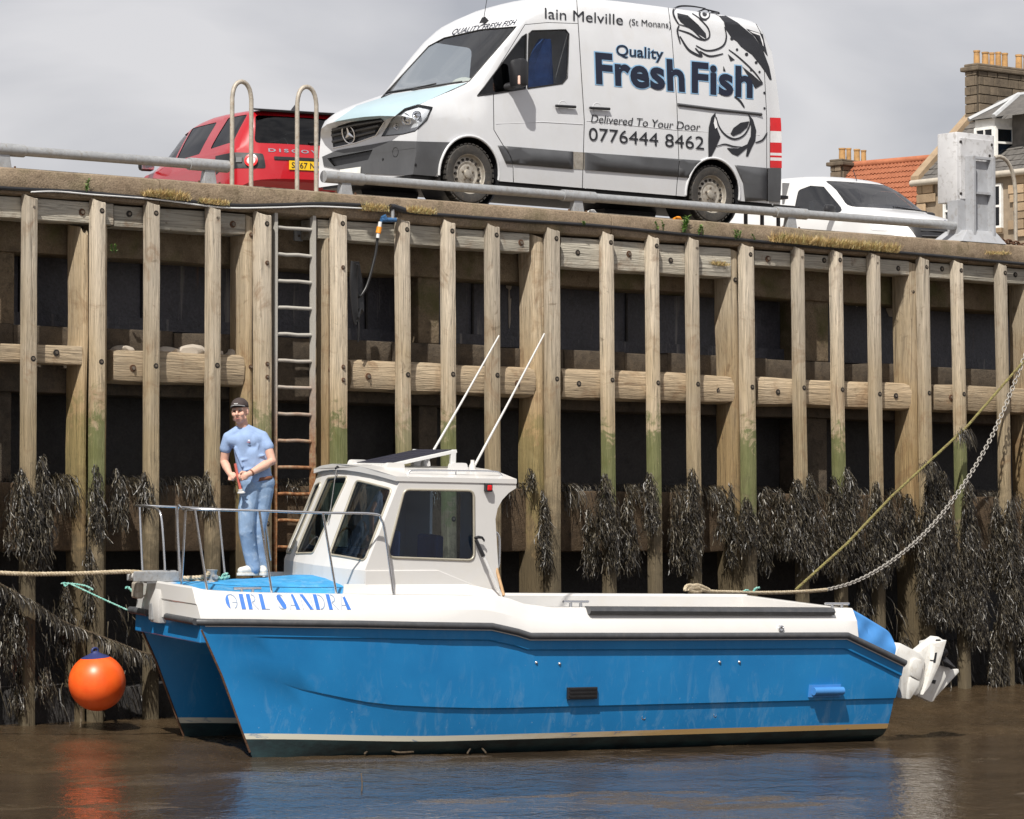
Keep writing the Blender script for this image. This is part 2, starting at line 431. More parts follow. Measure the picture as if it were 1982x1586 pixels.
M['peel'] = plain('peeled_render', (0.42, 0.37, 0.31), 0.9, var=0.2, bump=0.3)
M['galv'] = plain('galvanised_steel', (0.36, 0.37, 0.38), 0.48, 0.35, 0.14, 14, dirt=((0.24, 0.20, 0.15), 0.7))
M['galv_dull'] = plain('dull_galvanised_tube', (0.42, 0.38, 0.32), 0.55, 0.25, 0.2, 16, dirt=((0.25, 0.15, 0.08), 0.7))
def ladder_mat():
    t = NT('rusting_ladder_steel'); zz = t.z()[2]; v = t.pos(); n = t.noise(v, 5, 5, 0.65)
    h = t.math('ADD', zz, t.math('MULTIPLY', n, 1.2))
    f = t.ramp(t.math('DIVIDE', t.math('SUBTRACT', h, 2.4), 3.2), [(0.30, 1.0), (0.72, 0.0)])
    rc = t.ramp(t.noise(v, 22, 4), [(0.3, (0.14, 0.055, 0.02)), (0.5, (0.30, 0.13, 0.05)), (0.7, (0.33, 0.24, 0.13))])
    t.set(Base_Color=t.mix(f, (0.42, 0.40, 0.36), rc), Roughness=0.75, Metallic=0.1); t.bump(t.noise(v, 70, 3), 0.4, 0.006); return t.m
M['ladder'] = ladder_mat()
M['stainless'] = plain('polished_stainless', (0.66, 0.67, 0.69), 0.22, 0.95, 0.05, 10)
M['bolt'] = plain('bolt_steel', (0.17, 0.14, 0.11), 0.55, 0.5, 0.3, 30)
M['bolt_hole'] = plain('bolt_recess', (0.018, 0.014, 0.011), 0.8, 0.0, 0.3, 30)
M['rust'] = plain('rusty_iron', (0.11, 0.055, 0.03), 0.8, 0.2, 0.4, 25, bump=0.5)
M['black_rubber'] = plain('black_rubber', (0.012, 0.012, 0.013), 0.4, 0, 0.25, 12)
M['black_plastic'] = plain('black_plastic', (0.016, 0.016, 0.018), 0.38, 0, 0.2, 12)
M['fender'] = plain('grey_rubber_strake', (0.055, 0.058, 0.064), 0.5, 0, 0.2, 9, dirt=((0.12, 0.11, 0.10), 0.4))
M['chain'] = plain('galvanised_chain', (0.34, 0.32, 0.29), 0.55, 0.2, 0.25, 30)
M['blue_fit'] = plain('blue_pipe_fitting', (0.04, 0.12, 0.26), 0.45)
M['orange_fit'] = plain('orange_hose_lock', (0.75, 0.27, 0.02), 0.4)
def rope_mat(name, c, c2):
    t = NT(name); v = t.pos(); t.set(Base_Color=t.mix(t.ramp(t.noise(v, 26, 4), [(0.4, 0.0), (0.65, 1.0)]), c, c2), Roughness=0.85); return t.m
M['rope'] = rope_mat('cream_rope', (0.52, 0.44, 0.32), (0.34, 0.27, 0.17)); M['rope_green'] = rope_mat('weedy_rope', (0.23, 0.21, 0.07), (0.15, 0.11, 0.05))
M['rope_teal'] = rope_mat('teal_twine', (0.16, 0.42, 0.36), (0.28, 0.5, 0.44)); M['rope_dark'] = rope_mat('weed_covered_rope', (0.085, 0.06, 0.035), (0.04, 0.028, 0.016))
def glassy(name, col=(0.02, 0.025, 0.03), ior=1.6, rough=0.03):
    """tinted window glass: partly see-through, glossy"""
    t = NT(name); tr = t.n('ShaderNodeBsdfTransparent'); gl = t.n('ShaderNodeBsdfGlossy'); gl.inputs['Roughness'].default_value = rough
    tr.inputs[0].default_value = (*col, 1); fr = t.n('ShaderNodeFresnel'); fr.inputs['IOR'].default_value = ior; mx = t.n('ShaderNodeMixShader')
    t.l(fr.outputs[0], mx.inputs[0]); t.l(tr.outputs[0], mx.inputs[1]); t.l(gl.outputs[0], mx.inputs[2]); t.l(mx.outputs[0], t.out.inputs['Surface']); return t.m
M['glass'] = glassy('window_glass', (0.80, 0.85, 0.85), 2.1); M['glass_tint'] = glassy('tinted_glass', (0.34, 0.47, 0.60), 1.7); M['glass_dark'] = glassy('dark_privacy_glass', (0.03, 0.035, 0.04)); M['glass_clear'] = glassy('clear_lamp_lens', (0.9, 0.92, 0.94), 1.45)
# vehicle finishes
def paint(name, col, rough=0.35, coat=0.6, dirt=None):
    t = NT(name); v = t.pos(); n = t.noise(v, 2.2, 5, 0.6); c = t.ramp(n, [(0.3, tuple(x * 0.95 for x in col)), (0.7, tuple(min(1, x * 1.03) for x in col))])
    if dirt: c = t.mix(t.ramp(t.noise(t.pos((1, 1, 0.6)), 5.0, 6, 0.7, 0.6), [(0.5, 0.0), (0.8, dirt[1])]), c, dirt[0])
    t.set(Base_Color=c, Roughness=rough, Coat_Weight=coat, Coat_Roughness=0.05); t.bump(t.noise(v, 1.6, 2), 0.05, 0.02); return t.m
M['van_white'] = paint('white_van_paint', (0.62, 0.63, 0.65), 0.35, 0.4, ((0.55, 0.52, 0.47), 0.28))
M['white_car'] = paint('small_van_white_paint', (0.66, 0.66, 0.66), 0.3, 0.6)
M['red_car'] = paint('red_car_paint', (0.40, 0.004, 0.011), 0.3, 0.8)
M['green_car'] = paint('dark_green_car_paint', (0.01, 0.05, 0.045), 0.3, 0.8)
M['bonnet'] = paint('pale_blue_bonnet_film', (0.36, 0.48, 0.53), 0.4, 0.4)
M['cladding'] = plain('grey_bumper_plastic', (0.075, 0.077, 0.082), 0.5, 0, 0.12, 5)
M['chrome'] = plain('chrome', (0.75, 0.75, 0.77), 0.16, 1.0, 0.03)
M['reflector'] = plain('lamp_reflector', (0.80, 0.81, 0.83), 0.3, 0.1, 0.06)
M['tyre'] = plain('tyre_rubber', (0.040, 0.037, 0.034), 0.75, 0, 0.3, 12, bump=0.3, dirt=((0.12, 0.095, 0.07), 0.6))
M['rim'] = plain('steel_wheel_silver', (0.40, 0.37, 0.32), 0.5, 0.45, 0.2, 12, dirt=((0.19, 0.12, 0.07), 0.7))
M['alloy'] = plain('alloy_wheel', (0.5, 0.5, 0.51), 0.3, 0.8)
M['interior'] = plain('cab_interior', (0.16, 0.16, 0.165), 0.75); M['interior_light'] = plain('light_cab_lining', (0.40, 0.40, 0.40), 0.8)
M['lamp_red'] = plain('red_tail_lens', (0.62, 0.012, 0.014), 0.2, 0, 0.1); M['lamp_white'] = plain('white_tail_lens', (0.75, 0.74, 0.74), 0.2); M['lamp_amber'] = plain('amber_lens', (0.85, 0.55, 0.45), 0.25)
M['ink'] = plain('navy_vinyl_lettering', (0.006, 0.010, 0.028), 0.6); M['ink_halo'] = plain('pale_blue_vinyl_outline', (0.24, 0.42, 0.62), 0.4); M['ink_dark'] = plain('charcoal_vinyl', (0.016, 0.017, 0.022), 0.6); M['ink_white'] = plain('white_vinyl', (0.78, 0.78, 0.79), 0.4)
M['plate_yellow'] = plain('yellow_number_plate', (0.80, 0.50, 0.02), 0.4); M['plate_white'] = plain('white_number_plate', (0.75, 0.75, 0.72), 0.4)
M['jacket'] = plain('blue_work_jacket', (0.05, 0.14, 0.42), 0.85, 0, 0.25, 8); M['paper'] = plain('paper_and_cloth', (0.72, 0.72, 0.70), 0.9); M['teal'] = plain('teal_plastic', (0.03, 0.35, 0.28), 0.5)
# boat finishes
def hull_paint():
    t = NT('blue_hull_gelcoat'); v = t.pos(obj=True); n = t.noise(v, 1.4, 5, 0.6)
    c = t.ramp(n, [(0.3, (0.008, 0.165, 0.42)), (0.7, (0.014, 0.205, 0.49))])
    w = t.ramp(t.noise(t.pos((3, 3, 1.1), obj=True), 2.4, 6, 0.7, 0.8), [(0.52, 0.0), (0.76, 0.75)])
    sx = t.n('ShaderNodeSeparateXYZ'); t.l(t.n('ShaderNodeTexCoord').outputs['Object'], sx.inputs[0])
    lo = t.ramp(sx.outputs[2], [(0.25, 1.0), (0.95, 0.22)])
    c = t.mix(t.mix(1.0, w, lo, 'MULTIPLY'), c, (0.16, 0.33, 0.52))
    sp = t.ramp(t.noise(v, 34, 2, 0.5), [(0.73, 0.0), (0.78, 0.45)]); c = t.mix(t.mix(1.0, sp, lo, 'MULTIPLY'), c, (0.45, 0.55, 0.62))
    t.set(Base_Color=c, Roughness=0.38, Coat_Weight=0.15); t.bump(t.noise(v, 130, 3), 0.10, 0.004); return t.m
M['hull'] = hull_paint()
def bottom_paint():
    t = NT('antifouled_bottom'); v = t.pos(obj=True); sx = t.n('ShaderNodeSeparateXYZ'); t.l(t.n('ShaderNodeTexCoord').outputs['Object'], sx.inputs[0])
    n = t.noise(t.pos((1, 1, 2), obj=True), 4.0, 6, 0.7)
    c = t.ramp(n, [(0.35, (0.012, 0.02, 0.024)), (0.62, (0.022, 0.05, 0.055)), (0.8, (0.075, 0.08, 0.055))])
    t.set(Base_Color=c, Roughness=0.5); t.bump(n, 0.3, 0.01); return t.m
M['bottom'] = bottom_paint()
def stripe_paint():
    t = NT('worn_boot_stripe'); v = t.pos((1, 1, 5), obj=True); n = t.noise(v, 3.2, 6, 0.7, 0.6); sx = t.n('ShaderNodeSeparateXYZ'); t.l(t.n('ShaderNodeTexCoord').outputs['Object'], sx.inputs[0])
    aft = t.ramp(t.math('ADD', t.math('DIVIDE', sx.outputs[0], 7.4), t.math('MULTIPLY', n, 0.3)), [(0.55, 0.0), (0.85, 1.0)])
    c = t.mix(aft, (0.62, 0.60, 0.50), (0.42, 0.27, 0.11)); c = t.mix(t.ramp(n, [(0.60, 0.0), (0.68, 0.8)]), c, (0.02, 0.13, 0.30))
    t.set(Base_Color=c, Roughness=0.5); return t.m
M['stripe'] = stripe_paint()
M['gel'] = plain('white_gelcoat', (0.63, 0.62, 0.605), 0.32, 0, 0.03, 1.5, coat=0.25, dirt=((0.62, 0.58, 0.50), 0.3))
M['deck_blue'] = plain('blue_non_slip_deck', (0.03, 0.25, 0.52), 0.75, 0, 0.25, 3.5, dirt=((0.2, 0.40, 0.58), 0.5), bump=0.3, bscale=160)
M['seal'] = plain('window_seal', (0.40, 0.37, 0.30), 0.4, 0.3, 0.1)
M['tarp'] = plain('blue_tarpaulin', (0.055, 0.23, 0.56), 0.6, 0, 0.12, 3)
M['drive'] = plain('white_drive_leg', (0.66, 0.65, 0.62), 0.4, 0, 0.06, 6, dirt=((0.45, 0.38, 0.28), 0.5))
M['panel'] = plain('solar_cells', (0.010, 0.012, 0.028), 0.55, 0, 0.2, 5); M['alu'] = plain('white_aluminium_frame', (0.72, 0.72, 0.71), 0.35, 0.2, 0.05)
M['boat_name'] = plain('blue_name_lettering', (0.04, 0.16, 0.52), 0.4); M['pale_line'] = plain('pale_lettering', (0.22, 0.30, 0.44), 0.4)
M['seat_blue'] = plain('blue_seat_vinyl', (0.03, 0.13, 0.35), 0.5)
M['wood_handle'] = plain('varnished_handle', (0.45, 0.28, 0.14), 0.5, 0, 0.25, 20)
def buoy_mat():
    t = NT('orange_buoy_vinyl'); v = t.pos(obj=True); n = t.noise(v, 7, 5, 0.65); sx = t.n('ShaderNodeSeparateXYZ'); t.l(t.n('ShaderNodeTexCoord').outputs['Object'], sx.inputs[0])
    c = t.ramp(n, [(0.3, (0.84, 0.095, 0.012)), (0.7, (0.92, 0.135, 0.02))])
    c = t.mix(t.ramp(t.noise(v, 16, 5, 0.7, 1.0), [(0.68, 0.0), (0.78, 0.5)]), c, (0.20, 0.06, 0.03))
    t.set(Base_Color=c, Roughness=0.38); return t.m
M['buoy'] = buoy_mat(); M['buoy_top'] = plain('navy_buoy_cap', (0.025, 0.035, 0.13), 0.5)
# person
M['skin'] = plain('skin', (0.62, 0.36, 0.27), 0.55, 0, 0.08, 25); M['denim'] = plain('faded_denim', (0.19, 0.28, 0.42), 0.9, 0, 0.3, 5, dirt=((0.46, 0.53, 0.60), 0.55), bump=0.3, bscale=40)
M['tee'] = plain('light_blue_cotton', (0.25, 0.35, 0.55), 0.9, 0, 0.10, 11, bump=0.25, bscale=30); M['cap'] = plain('brown_black_cap', (0.045, 0.032, 0.03), 0.85, 0, 0.2, 20); M['shoe'] = plain('worn_white_trainers', (0.62, 0.60, 0.55), 0.75, 0, 0.12, 30)
M['belt'] = plain('brown_leather', (0.16, 0.06, 0.03), 0.55); M['flare'] = plain('red_plastic_tube', (0.55, 0.13, 0.10), 0.4); M['hair'] = plain('grey_stubble', (0.42, 0.34, 0.30), 0.8)
M['eye'] = plain('eye_dark', (0.03, 0.02, 0.018), 0.3); M['lip'] = plain('lips', (0.42, 0.16, 0.13), 0.5); M['mouth'] = plain('mouth_inside', (0.10, 0.03, 0.025), 0.6)
# vegetation
def strand(name, ramp):
    t = NT(name); at = t.n('ShaderNodeAttribute'); at.attribute_name = 'tone'; c = t.ramp(at.outputs['Fac'], ramp)
    t.set(Base_Color=c, Roughness=0.42); t.b.inputs['Specular IOR Level'].default_value = 0.5; return t.m
M['weed'] = strand('wet_bladder_wrack', [(0.0, (0.008, 0.006, 0.004)), (0.5, (0.026, 0.020, 0.012)), (0.8, (0.075, 0.060, 0.036)), (1.0, (0.13, 0.115, 0.085))])
M['dry_grass'] = strand('dry_moss_and_grass', [(0.0, (0.40, 0.26, 0.10)), (0.5, (0.56, 0.40, 0.19)), (1.0, (0.44, 0.42, 0.17))])
M['leaf'] = strand('green_leaf', [(0.0, (0.05, 0.13, 0.02)), (0.6, (0.12, 0.24, 0.045)), (1.0, (0.26, 0.36, 0.09))])
# houses
def stone_mat(name, a, b):
    t = NT(name); oi = t.n('ShaderNodeObjectInfo'); v = t.pos(); n = t.noise(v, 3.5, 6, 0.65)
    c = t.ramp(n, [(0.3, a), (0.7, b)]); c = t.mix(1.0, c, t.ramp(oi.outputs['Random'], [(0.0, 0.72), (1.0, 1.2)]), 'MULTIPLY')
    c = t.mix(t.ramp(t.noise(v, 11, 5, 0.7), [(0.58, 0.0), (0.75, 0.45)]), c, (0.09, 0.065, 0.045)); t.set(Base_Color=c, Roughness=0.92); t.bump(t.noise(v, 24, 4), 0.5, 0.02); return t.m
M['stone'] = stone_mat('sandstone_blocks', (0.30, 0.215, 0.135), (0.42, 0.31, 0.20)); M['stone_dark'] = stone_mat('sooty_sandstone', (0.10, 0.078, 0.055), (0.21, 0.165, 0.115))
M['mortar'] = plain('mortar', (0.27, 0.215, 0.155), 0.95, 0, 0.2, 4); M['mortar_dark'] = plain('sooty_mortar', (0.10, 0.082, 0.062), 0.95)
M['slate'] = stone_mat('grey_slates', (0.070, 0.066, 0.062), (0.135, 0.125, 0.115)); M['pantile'] = stone_mat('red_clay_pantiles', (0.26, 0.085, 0.04), (0.36, 0.13, 0.065)); M['tile_bed'] = plain('roof_underlay', (0.12, 0.05, 0.03), 0.9)
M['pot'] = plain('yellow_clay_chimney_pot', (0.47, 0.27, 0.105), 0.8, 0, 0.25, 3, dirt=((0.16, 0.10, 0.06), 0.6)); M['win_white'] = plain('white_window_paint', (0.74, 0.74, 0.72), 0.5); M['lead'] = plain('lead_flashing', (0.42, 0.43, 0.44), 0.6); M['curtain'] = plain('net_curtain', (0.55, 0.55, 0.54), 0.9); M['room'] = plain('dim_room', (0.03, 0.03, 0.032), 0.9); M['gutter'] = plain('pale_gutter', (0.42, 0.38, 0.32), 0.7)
M['cabinet'] = plain('chipped_white_cabinet_paint', (0.55, 0.55, 0.56), 0.55, 0, 0.08, 5, dirt=((0.22, 0.20, 0.18), 0.75)); M['grey_steel'] = plain('pale_grey_painted_steel', (0.36, 0.37, 0.39), 0.5, 0, 0.1, 6, dirt=((0.2, 0.17, 0.14), 0.5))
# ------------------------------------------------------------------ mud, water, quay
rnd = random.Random(11)
def fbm(x, y, z=0.0, o=4):
    return mnoise.fractal(Vector((x, y, z)), 1.0, 2.0, o)
def mud_z(x, y):
    sh = -3.05 - 0.15 * ss(-5.8, -8.5, x)
    d = y - sh
    z = 0.088 * d if d > 0 else max(0.030 * d, -0.022)
    z += 0.05 * ss(-1.0, 5.0, x) * ss(-5.0, -3.0, y)
    near = 1.0 - ss(4.0, 16.0, abs(x + 0) - 6)
    z += near * (0.046 * fbm(x * 0.42, y * 0.75, 3.1) + 0.012 * fbm(x * 2.3, y * 3.4, 1.7) + 0.006 * fbm(x * 7, y * 9, 5.0))
    return z
def axis(fine0, fine1, st, lo, hi):
    a = []; x = fine0; s = st
    while x > lo: a.append(x); x -= s; s *= 1.35
    a.append(lo); a = a[::-1]; x = fine0 + st
    while x < fine1: a.append(x); x += st
    s = st
    while x < hi: a.append(x); x += s; s *= 1.35
    a.append(hi); return a
gx = axis(-13, 12, 0.085, -900, 900); gy = axis(-11, 1.4, 0.085, -900, 900)
vs = [(x, y, mud_z(x, y) if (-200 < y < 30) else (-0.1 if y < 0 else 0.4)) for y in gy for x in gx]
nx = len(gx); fs = [(j * nx + i, j * nx + i + 1, (j + 1) * nx + i + 1, (j + 1) * nx + i) for j in range(len(gy) - 1) for i in range(nx - 1)]
def mud_mat():
    t = NT('wet_harbour_mud'); v = t.pos(); n1 = t.noise(v, 0.9, 6, 0.6, 0.5); n2 = t.noise(v, 9, 5, 0.6); n3 = t.noise(t.pos((1, 2.2, 1)), 26, 4, 0.65)
    c = t.ramp(n1, [(0.3, (0.040, 0.027, 0.015)), (0.7, (0.080, 0.054, 0.030))]); c = t.mix(1.0, c, t.ramp(n3, [(0.3, 0.7), (0.7, 1.2)]), 'MULTIPLY')
    t.set(Base_Color=c); t.l(t.ramp(n2, [(0.35, 0.08), (0.7, 0.36)]), t.b.inputs['Roughness'])
    t.bump(t.math('ADD', t.math('MULTIPLY', n2, 0.8), n3), 0.5, 0.009); return t.m
me = bpy.data.meshes.new('harbour_mud'); me.from_pydata(vs, [], fs); me.update()
tag(link('harbour_mud', me, mud_mat(), smooth=4), kind='structure')
def water_mat():
    t = NT('shallow_harbour_water'); v = t.pos((1.0, 1.0, 1)); mp = t.n('ShaderNodeMapping'); mp.inputs['Rotation'].default_value = (0, 0, -TH); t.l(t.n('ShaderNodeNewGeometry').outputs['Position'], mp.inputs['Vector'])
    m2 = t.n('ShaderNodeMapping'); m2.inputs['Rotation'].default_value = (0, 0, TH); t.l(t.n('ShaderNodeNewGeometry').outputs['Position'], m2.inputs['Vector'])
    m3 = t.n('ShaderNodeMapping'); m3.inputs['Scale'].default_value = (1.2, 0.55, 1); t.l(m2.outputs[0], m3.inputs['Vector'])
    n1 = t.noise(m3.outputs[0], 2.6, 4, 0.55, 0.6); n2 = t.noise(m3.outputs[0], 11, 4, 0.6, 0.3); n3 = t.noise(v, 0.7, 4, 0.6)
    t.set(Base_Color=t.ramp(n3, [(0.35, (0.050, 0.034, 0.021)), (0.7, (0.080, 0.055, 0.034))]), Roughness=0.05, IOR=1.33)
    t.l(t.ramp(n3, [(0.4, 0.03), (0.7, 0.12)]), t.b.inputs['Roughness'])
    t.bump(t.math('ADD', t.math('MULTIPLY', n1, 1.0), t.math('MULTIPLY', n2, 0.40)), 0.65, 0.030); return t.m
wm = MB(); wm.add([(-900, -900, 0), (900, -900, 0), (900, 0.9, 0), (-900, 0.9, 0)], [(0, 1, 2, 3)])
tag(wm.build('water', water_mat()), kind='structure')
# ground behind the quay edge (deck) and the street beyond
DZ = 5.93
dk = MB(); dk.bb((-120, 0.62, DZ - 0.5), (140, 160, DZ)); tag(dk.build('quay_deck', M['deck']), kind='structure')
# ---- the wall
wall = thing('quay_wall', 'tall concrete quay wall faced with upright timber piles and horizontal walers', 'quay wall')
X0, X1 = -11.0, 13.0
def zat(px, py, Y): return PY(px, py, Y).z
# recessed black panels between concrete columns
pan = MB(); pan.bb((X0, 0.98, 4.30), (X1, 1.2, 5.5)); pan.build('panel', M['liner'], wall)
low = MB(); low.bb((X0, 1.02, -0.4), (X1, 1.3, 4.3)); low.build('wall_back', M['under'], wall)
for xj in (-5.75, -4.25, -2.9, -1.3, 0.2, 1.0, 2.5, 4.2, 5.6, 7.2):       # upright joints of the panels
    j = MB(); j.bb((xj - 0.012, 0.955, 4.3), (xj + 0.012, 0.981, 5.4)); j.build('panel_joint', M['under'], wall)
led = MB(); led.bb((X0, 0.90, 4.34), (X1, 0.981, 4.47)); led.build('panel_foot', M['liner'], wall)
def rough_beam(name, x0, x1, y0, y1, z0, z1, mat, amp=0.012, r=0.03, n=None, flag=0.0):
    """a long baulk or beam with worn, uneven edges"""
    n = n or max(2, int((x1 - x0) / 0.22)); rings = []
    pr = rrect(y0, z0, y1, z1, r, 2)
    sd_ = rnd.random() * 50
    for i in range(n + 1):
        x = lerp(x0, x1, i / n)
        rings.append([(x, p[0] + amp * mnoise.noise((x * 2.1 + sd_, p[1] * 4, p[0] * 3)), p[1] + amp * mnoise.noise((x * 1.7 + 9 + sd_, p[1] * 5, p[0] * 3))) for p in pr])
    m = MB(); m.loft(rings); return m.build(name, mat, wall, smooth=0.7)
# coping: cast lengths with open joints
ends = [X0, -7.6, -4.62, -1.55, 1.5, 4.5, 7.3, 10.2, X1]
for a, b in zip(ends[:-1], ends[1:]): rough_beam('coping_block', a + 0.006, b - 0.006, 0.06, 0.66, 5.585, 5.862, M['cope'], 0.014, 0.07, 16)
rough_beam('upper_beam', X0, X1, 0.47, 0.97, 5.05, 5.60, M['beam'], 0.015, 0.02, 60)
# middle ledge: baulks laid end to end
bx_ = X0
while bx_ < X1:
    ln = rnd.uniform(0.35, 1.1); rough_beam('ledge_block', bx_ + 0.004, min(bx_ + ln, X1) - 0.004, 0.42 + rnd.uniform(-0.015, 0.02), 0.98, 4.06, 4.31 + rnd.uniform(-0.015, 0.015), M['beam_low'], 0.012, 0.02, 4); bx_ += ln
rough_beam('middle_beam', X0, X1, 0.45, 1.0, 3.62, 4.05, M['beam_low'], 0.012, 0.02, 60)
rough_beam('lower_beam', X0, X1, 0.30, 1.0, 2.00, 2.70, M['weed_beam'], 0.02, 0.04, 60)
rough_beam('foot_beam', X0, -2.0, 0.22, 1.0, 0.1, 0.62, M['under'], 0.03, 0.06, 40)
rough_beam('foot_beam', -2.0, X1, 0.35, 1.0, 0.1, 0.9, M['under'], 0.03, 0.06, 40)
for pxa, pxb in ((812, 853), (1561, 1606), (-8, 30), (2250, 2290)):
    a = PY(pxa, 600, 0.5).x; b = PY(pxb, 600, 0.5).x
    c = MB(); c.bb((a, 0.52, 4.31), (b, 0.979, 5.06), bev=0.015); c.build('column', M['beam'], wall)
    c = MB(); c.bb((a + 0.02, 0.53, 2.70), (b - 0.02, 1.018, 3.63), bev=0.015); c.build('column', M['beam_low'], wall)
# patches of pale render left under the upper beam
for pxa, pxb, py0, py1 in ((1636, 1672, 573, 592), (1710, 1738, 578, 612), (1815, 1832, 582, 600), (1872, 1883, 586, 603), (1318, 1326, 552, 572), (1385, 1393, 566, 580), (978, 990, 535, 560), (984, 989, 560, 640)):
    m = MB(); cx_ = (pxa + pxb) / 2; cy_ = (py0 + py1) / 2; pl = []
    for k in range(14):
        a = 2 * math.pi * k / 14; rr = 1.0 + 0.35 * rnd.uniform(-1, 1)
        p = PY(cx_ + math.cos(a) * (pxb - pxa) / 2 * rr, cy_ + math.sin(a) * (py1 - py0) / 2 * rr, 0.974); pl.append((p.x, p.z))
    m.prism(pl, -0.978, -0.972, Matrix(((1, 0, 0, 0), (0, 0, -1, 0), (0, 1, 0, 0), (0, 0, 0, 1)))); m.build('render_patch', M['peel'], wall)
# ---- piles and rubbing strips
def bolt(parent, x, y, z, hole=False, r=0.026):
    m = MB()
    if hole:
        m.cyl((x, y - 0.003, z), (x, y + 0.02, z), r * 1.15, 10); m.mi = 1; m.cyl((x, y - 0.010, z), (x, y + 0.01, z), r * 0.55, 6)
    else:
        m.cyl((x, y - 0.006, z), (x, y + 0.01, z), r * 1.25, 10); m.mi = 1; m.cyl((x, y - 0.02, z), (x, y + 0.01, z), r * 0.7, 6)
    return m.build('bolt', [M['bolt_hole'] if hole else M['rust'], M['bolt']], parent)
def pile(name, x0, x1, y0, y1, z0, z1, mat, lean=0.0, cham=0.035, wob=0.008, topcut=0.10, r=0.014):
    """upright squared timber, chamfered and slightly crooked; lean = shift in X per metre downwards"""
    n = max(6, int((z1 - z0) / 0.28)); rings = []; s1 = rnd.random() * 90
    pr = rpoly([(x0, y0), (x1, y0), (x1, y1), (x0, y1)], [cham, cham, r, r], 2)
    for i in range(n + 1):
        z = lerp(z0, z1, i / n); ring = []
        for px_, py_ in pr:
            w = wob * mnoise.noise((z * 0.8 + s1, px_ * 3, 1.0)) + 0.4 * wob * mnoise.noise((z * 4 + s1, px_ * 20, py_ * 20))
            w2 = wob * mnoise.noise((z * 0.9 + s1, 5.0, px_ * 2))
            zz = z
            if i == n: zz = z - topcut * max(0.0, (y0 + 0.06 - py_) / 0.06) * 0.35 - 0.03 * (px_ - x0) / (x1 - x0)
            ring.append((px_ + w + lean * (z1 - z), py_ + w2 * 0.6, zz))
        rings.append(ring)
    m = MB(); m.loft(rings); return m.build(name, mat, wall, smooth=0.6)
strips = [  # left px, right px at top, top py, lean
    (40.6, 74.5, 374, 0.0), (172.5, 206, 382, 0.0), (277, 311, 387, 0.002), (396, 429, 396, 0.002), (489, 528, 408, 0.004), (637, 673, 408, 0.006),
    (763, 796, 420, 0.008), (851, 883, 423, 0.006), (936, 969.5, 431, 0.006), (1052, 1085, 438, 0.004), (1159, 1189, 446, 0.010), (1247, 1278, 453, 0.010), (1324.5, 1354.5, 457, 0.010),
    (1427.5, 1461, 470, 0.012), (1529, 1558, 475, 0.016), (1603, 1632, 481, 0.017), (1677, 1704, 487, 0.017), (1773, 1799.5, 495, 0.018), (1839, 1866, 502, 0.02), (1924, 1951, 507, 0.02), (-46, -12, 366, 0.0), (2020, 2046, 516, 0.02)]
STRIPX = []
for k, (a, b, t, ln) in enumerate(strips):
    xr = PY(b, t, 0.0).x; xl = PY(a, t, 0.12).x
    if xr - xl < 0.13: xl = xr - 0.13
    zt = PY((a + b) / 2, t, 0.03).z
    dpt = 0.125
    o = pile('pile', xl, xr, 0.0, dpt, 0.15, zt, M['pile'], ln, cham=rnd.uniform(0.022, 0.04))
    STRIPX.append((xl, xr, zt, ln)); xm = (xl + xr) / 2 + 0.015
    bolt(o, xm, 0.002, zt - 0.14, True)
    zm = PY((a + b) / 2, 705 + (a - 200) * 0.042 + 14, 0).z
    if k not in (4, 5): bolt(o, xm + ln * (zt - zm), 0.0, 3.93 + rnd.uniform(-0.02, 0.03), True)
    else:
        for zz in (5.05, 3.98, 3.84, 2.6): bolt(o, xm + ln * (zt - zz), 0.0, zz, False, 0.02)
    if rnd.random() < 0.4: bolt(o, xm + ln * (zt - 2.3), 0.0, 2.3 + rnd.uniform(-0.1, 0.1), True)
backs = [(149, 172, 432, 0.0), (1024, 1056, 436, 0.004), (1404, 1431, 468, 0.012), (1747, 1776, 493, 0.018), (465, 492, 404, 0.002), (619, 640, 436, 0.004), (1973, 1998, 512, 0.02), (204, 218, 425, 0.0)]
for k, (a, b, t, ln) in enumerate(backs):
    yb0 = 0.127; xr = PY(b, t, yb0).x; xl = PY(a, t, yb0 + 0.10).x
    if k == 7: yb0 = 0.2; xl = PY(a, t, yb0).x - 0.1
    zt = min(PY((a + b) / 2, t, yb0).z, 5.575)
    o = pile('back_pile', xl, xr, yb0, yb0 + 0.30, 0.15, zt, M['pile_back'], ln, cham=0.05, wob=0.022 if k in (0, 1, 2, 3) else 0.008, topcut=0.3 if k == 0 else 0.05)
    if k in (4, 5):
        for zz in (5.35, 3.95): bolt(o, xl + 0.07, yb0 - 0.001, zz, False, 0.02)
    elif k in (2, 3): bolt(o, (xl + xr) / 2, yb0, 5.2, True)
# top walers, butted lengths
def waler(pxa, pxb, y0, y1, z0, z1, mat, name='waler', bolts=(), r=0.02, amp=0.010):
    xa = PY(pxa, 500, y0).x; xb = PY(pxb, 500, y0).x
    o = rough_beam(name, xa, xb, y0, y1, z0, z1, mat, amp, r)
    for bpx in bolts:
        bolt(o, PY(bpx, 500, y0).x, y0 - 0.002, (z0 + z1) / 2 + rnd.uniform(-0.03, 0.03), rnd.random() < 0.6, 0.03)
    return o
ty0, ty1 = 0.127, 0.44
waler(-120, 219, ty0, ty1, 5.355, 5.575, M['waler_top'], 'top_waler', (158,))
waler(221, 474, ty0 + 0.01, ty1, 5.345, 5.565, M['waler_top'], 'top_waler', (250, 450))
waler(615, 1024, ty0, ty1, 5.36, 5.57, M['waler_top'], 'top_waler', (1008,))
waler(1086, 1414, ty0 - 0.001, ty1, 5.22, 5.565, M['waler_top'], 'top_waler', (1118, 1217, 1298), 0.03)
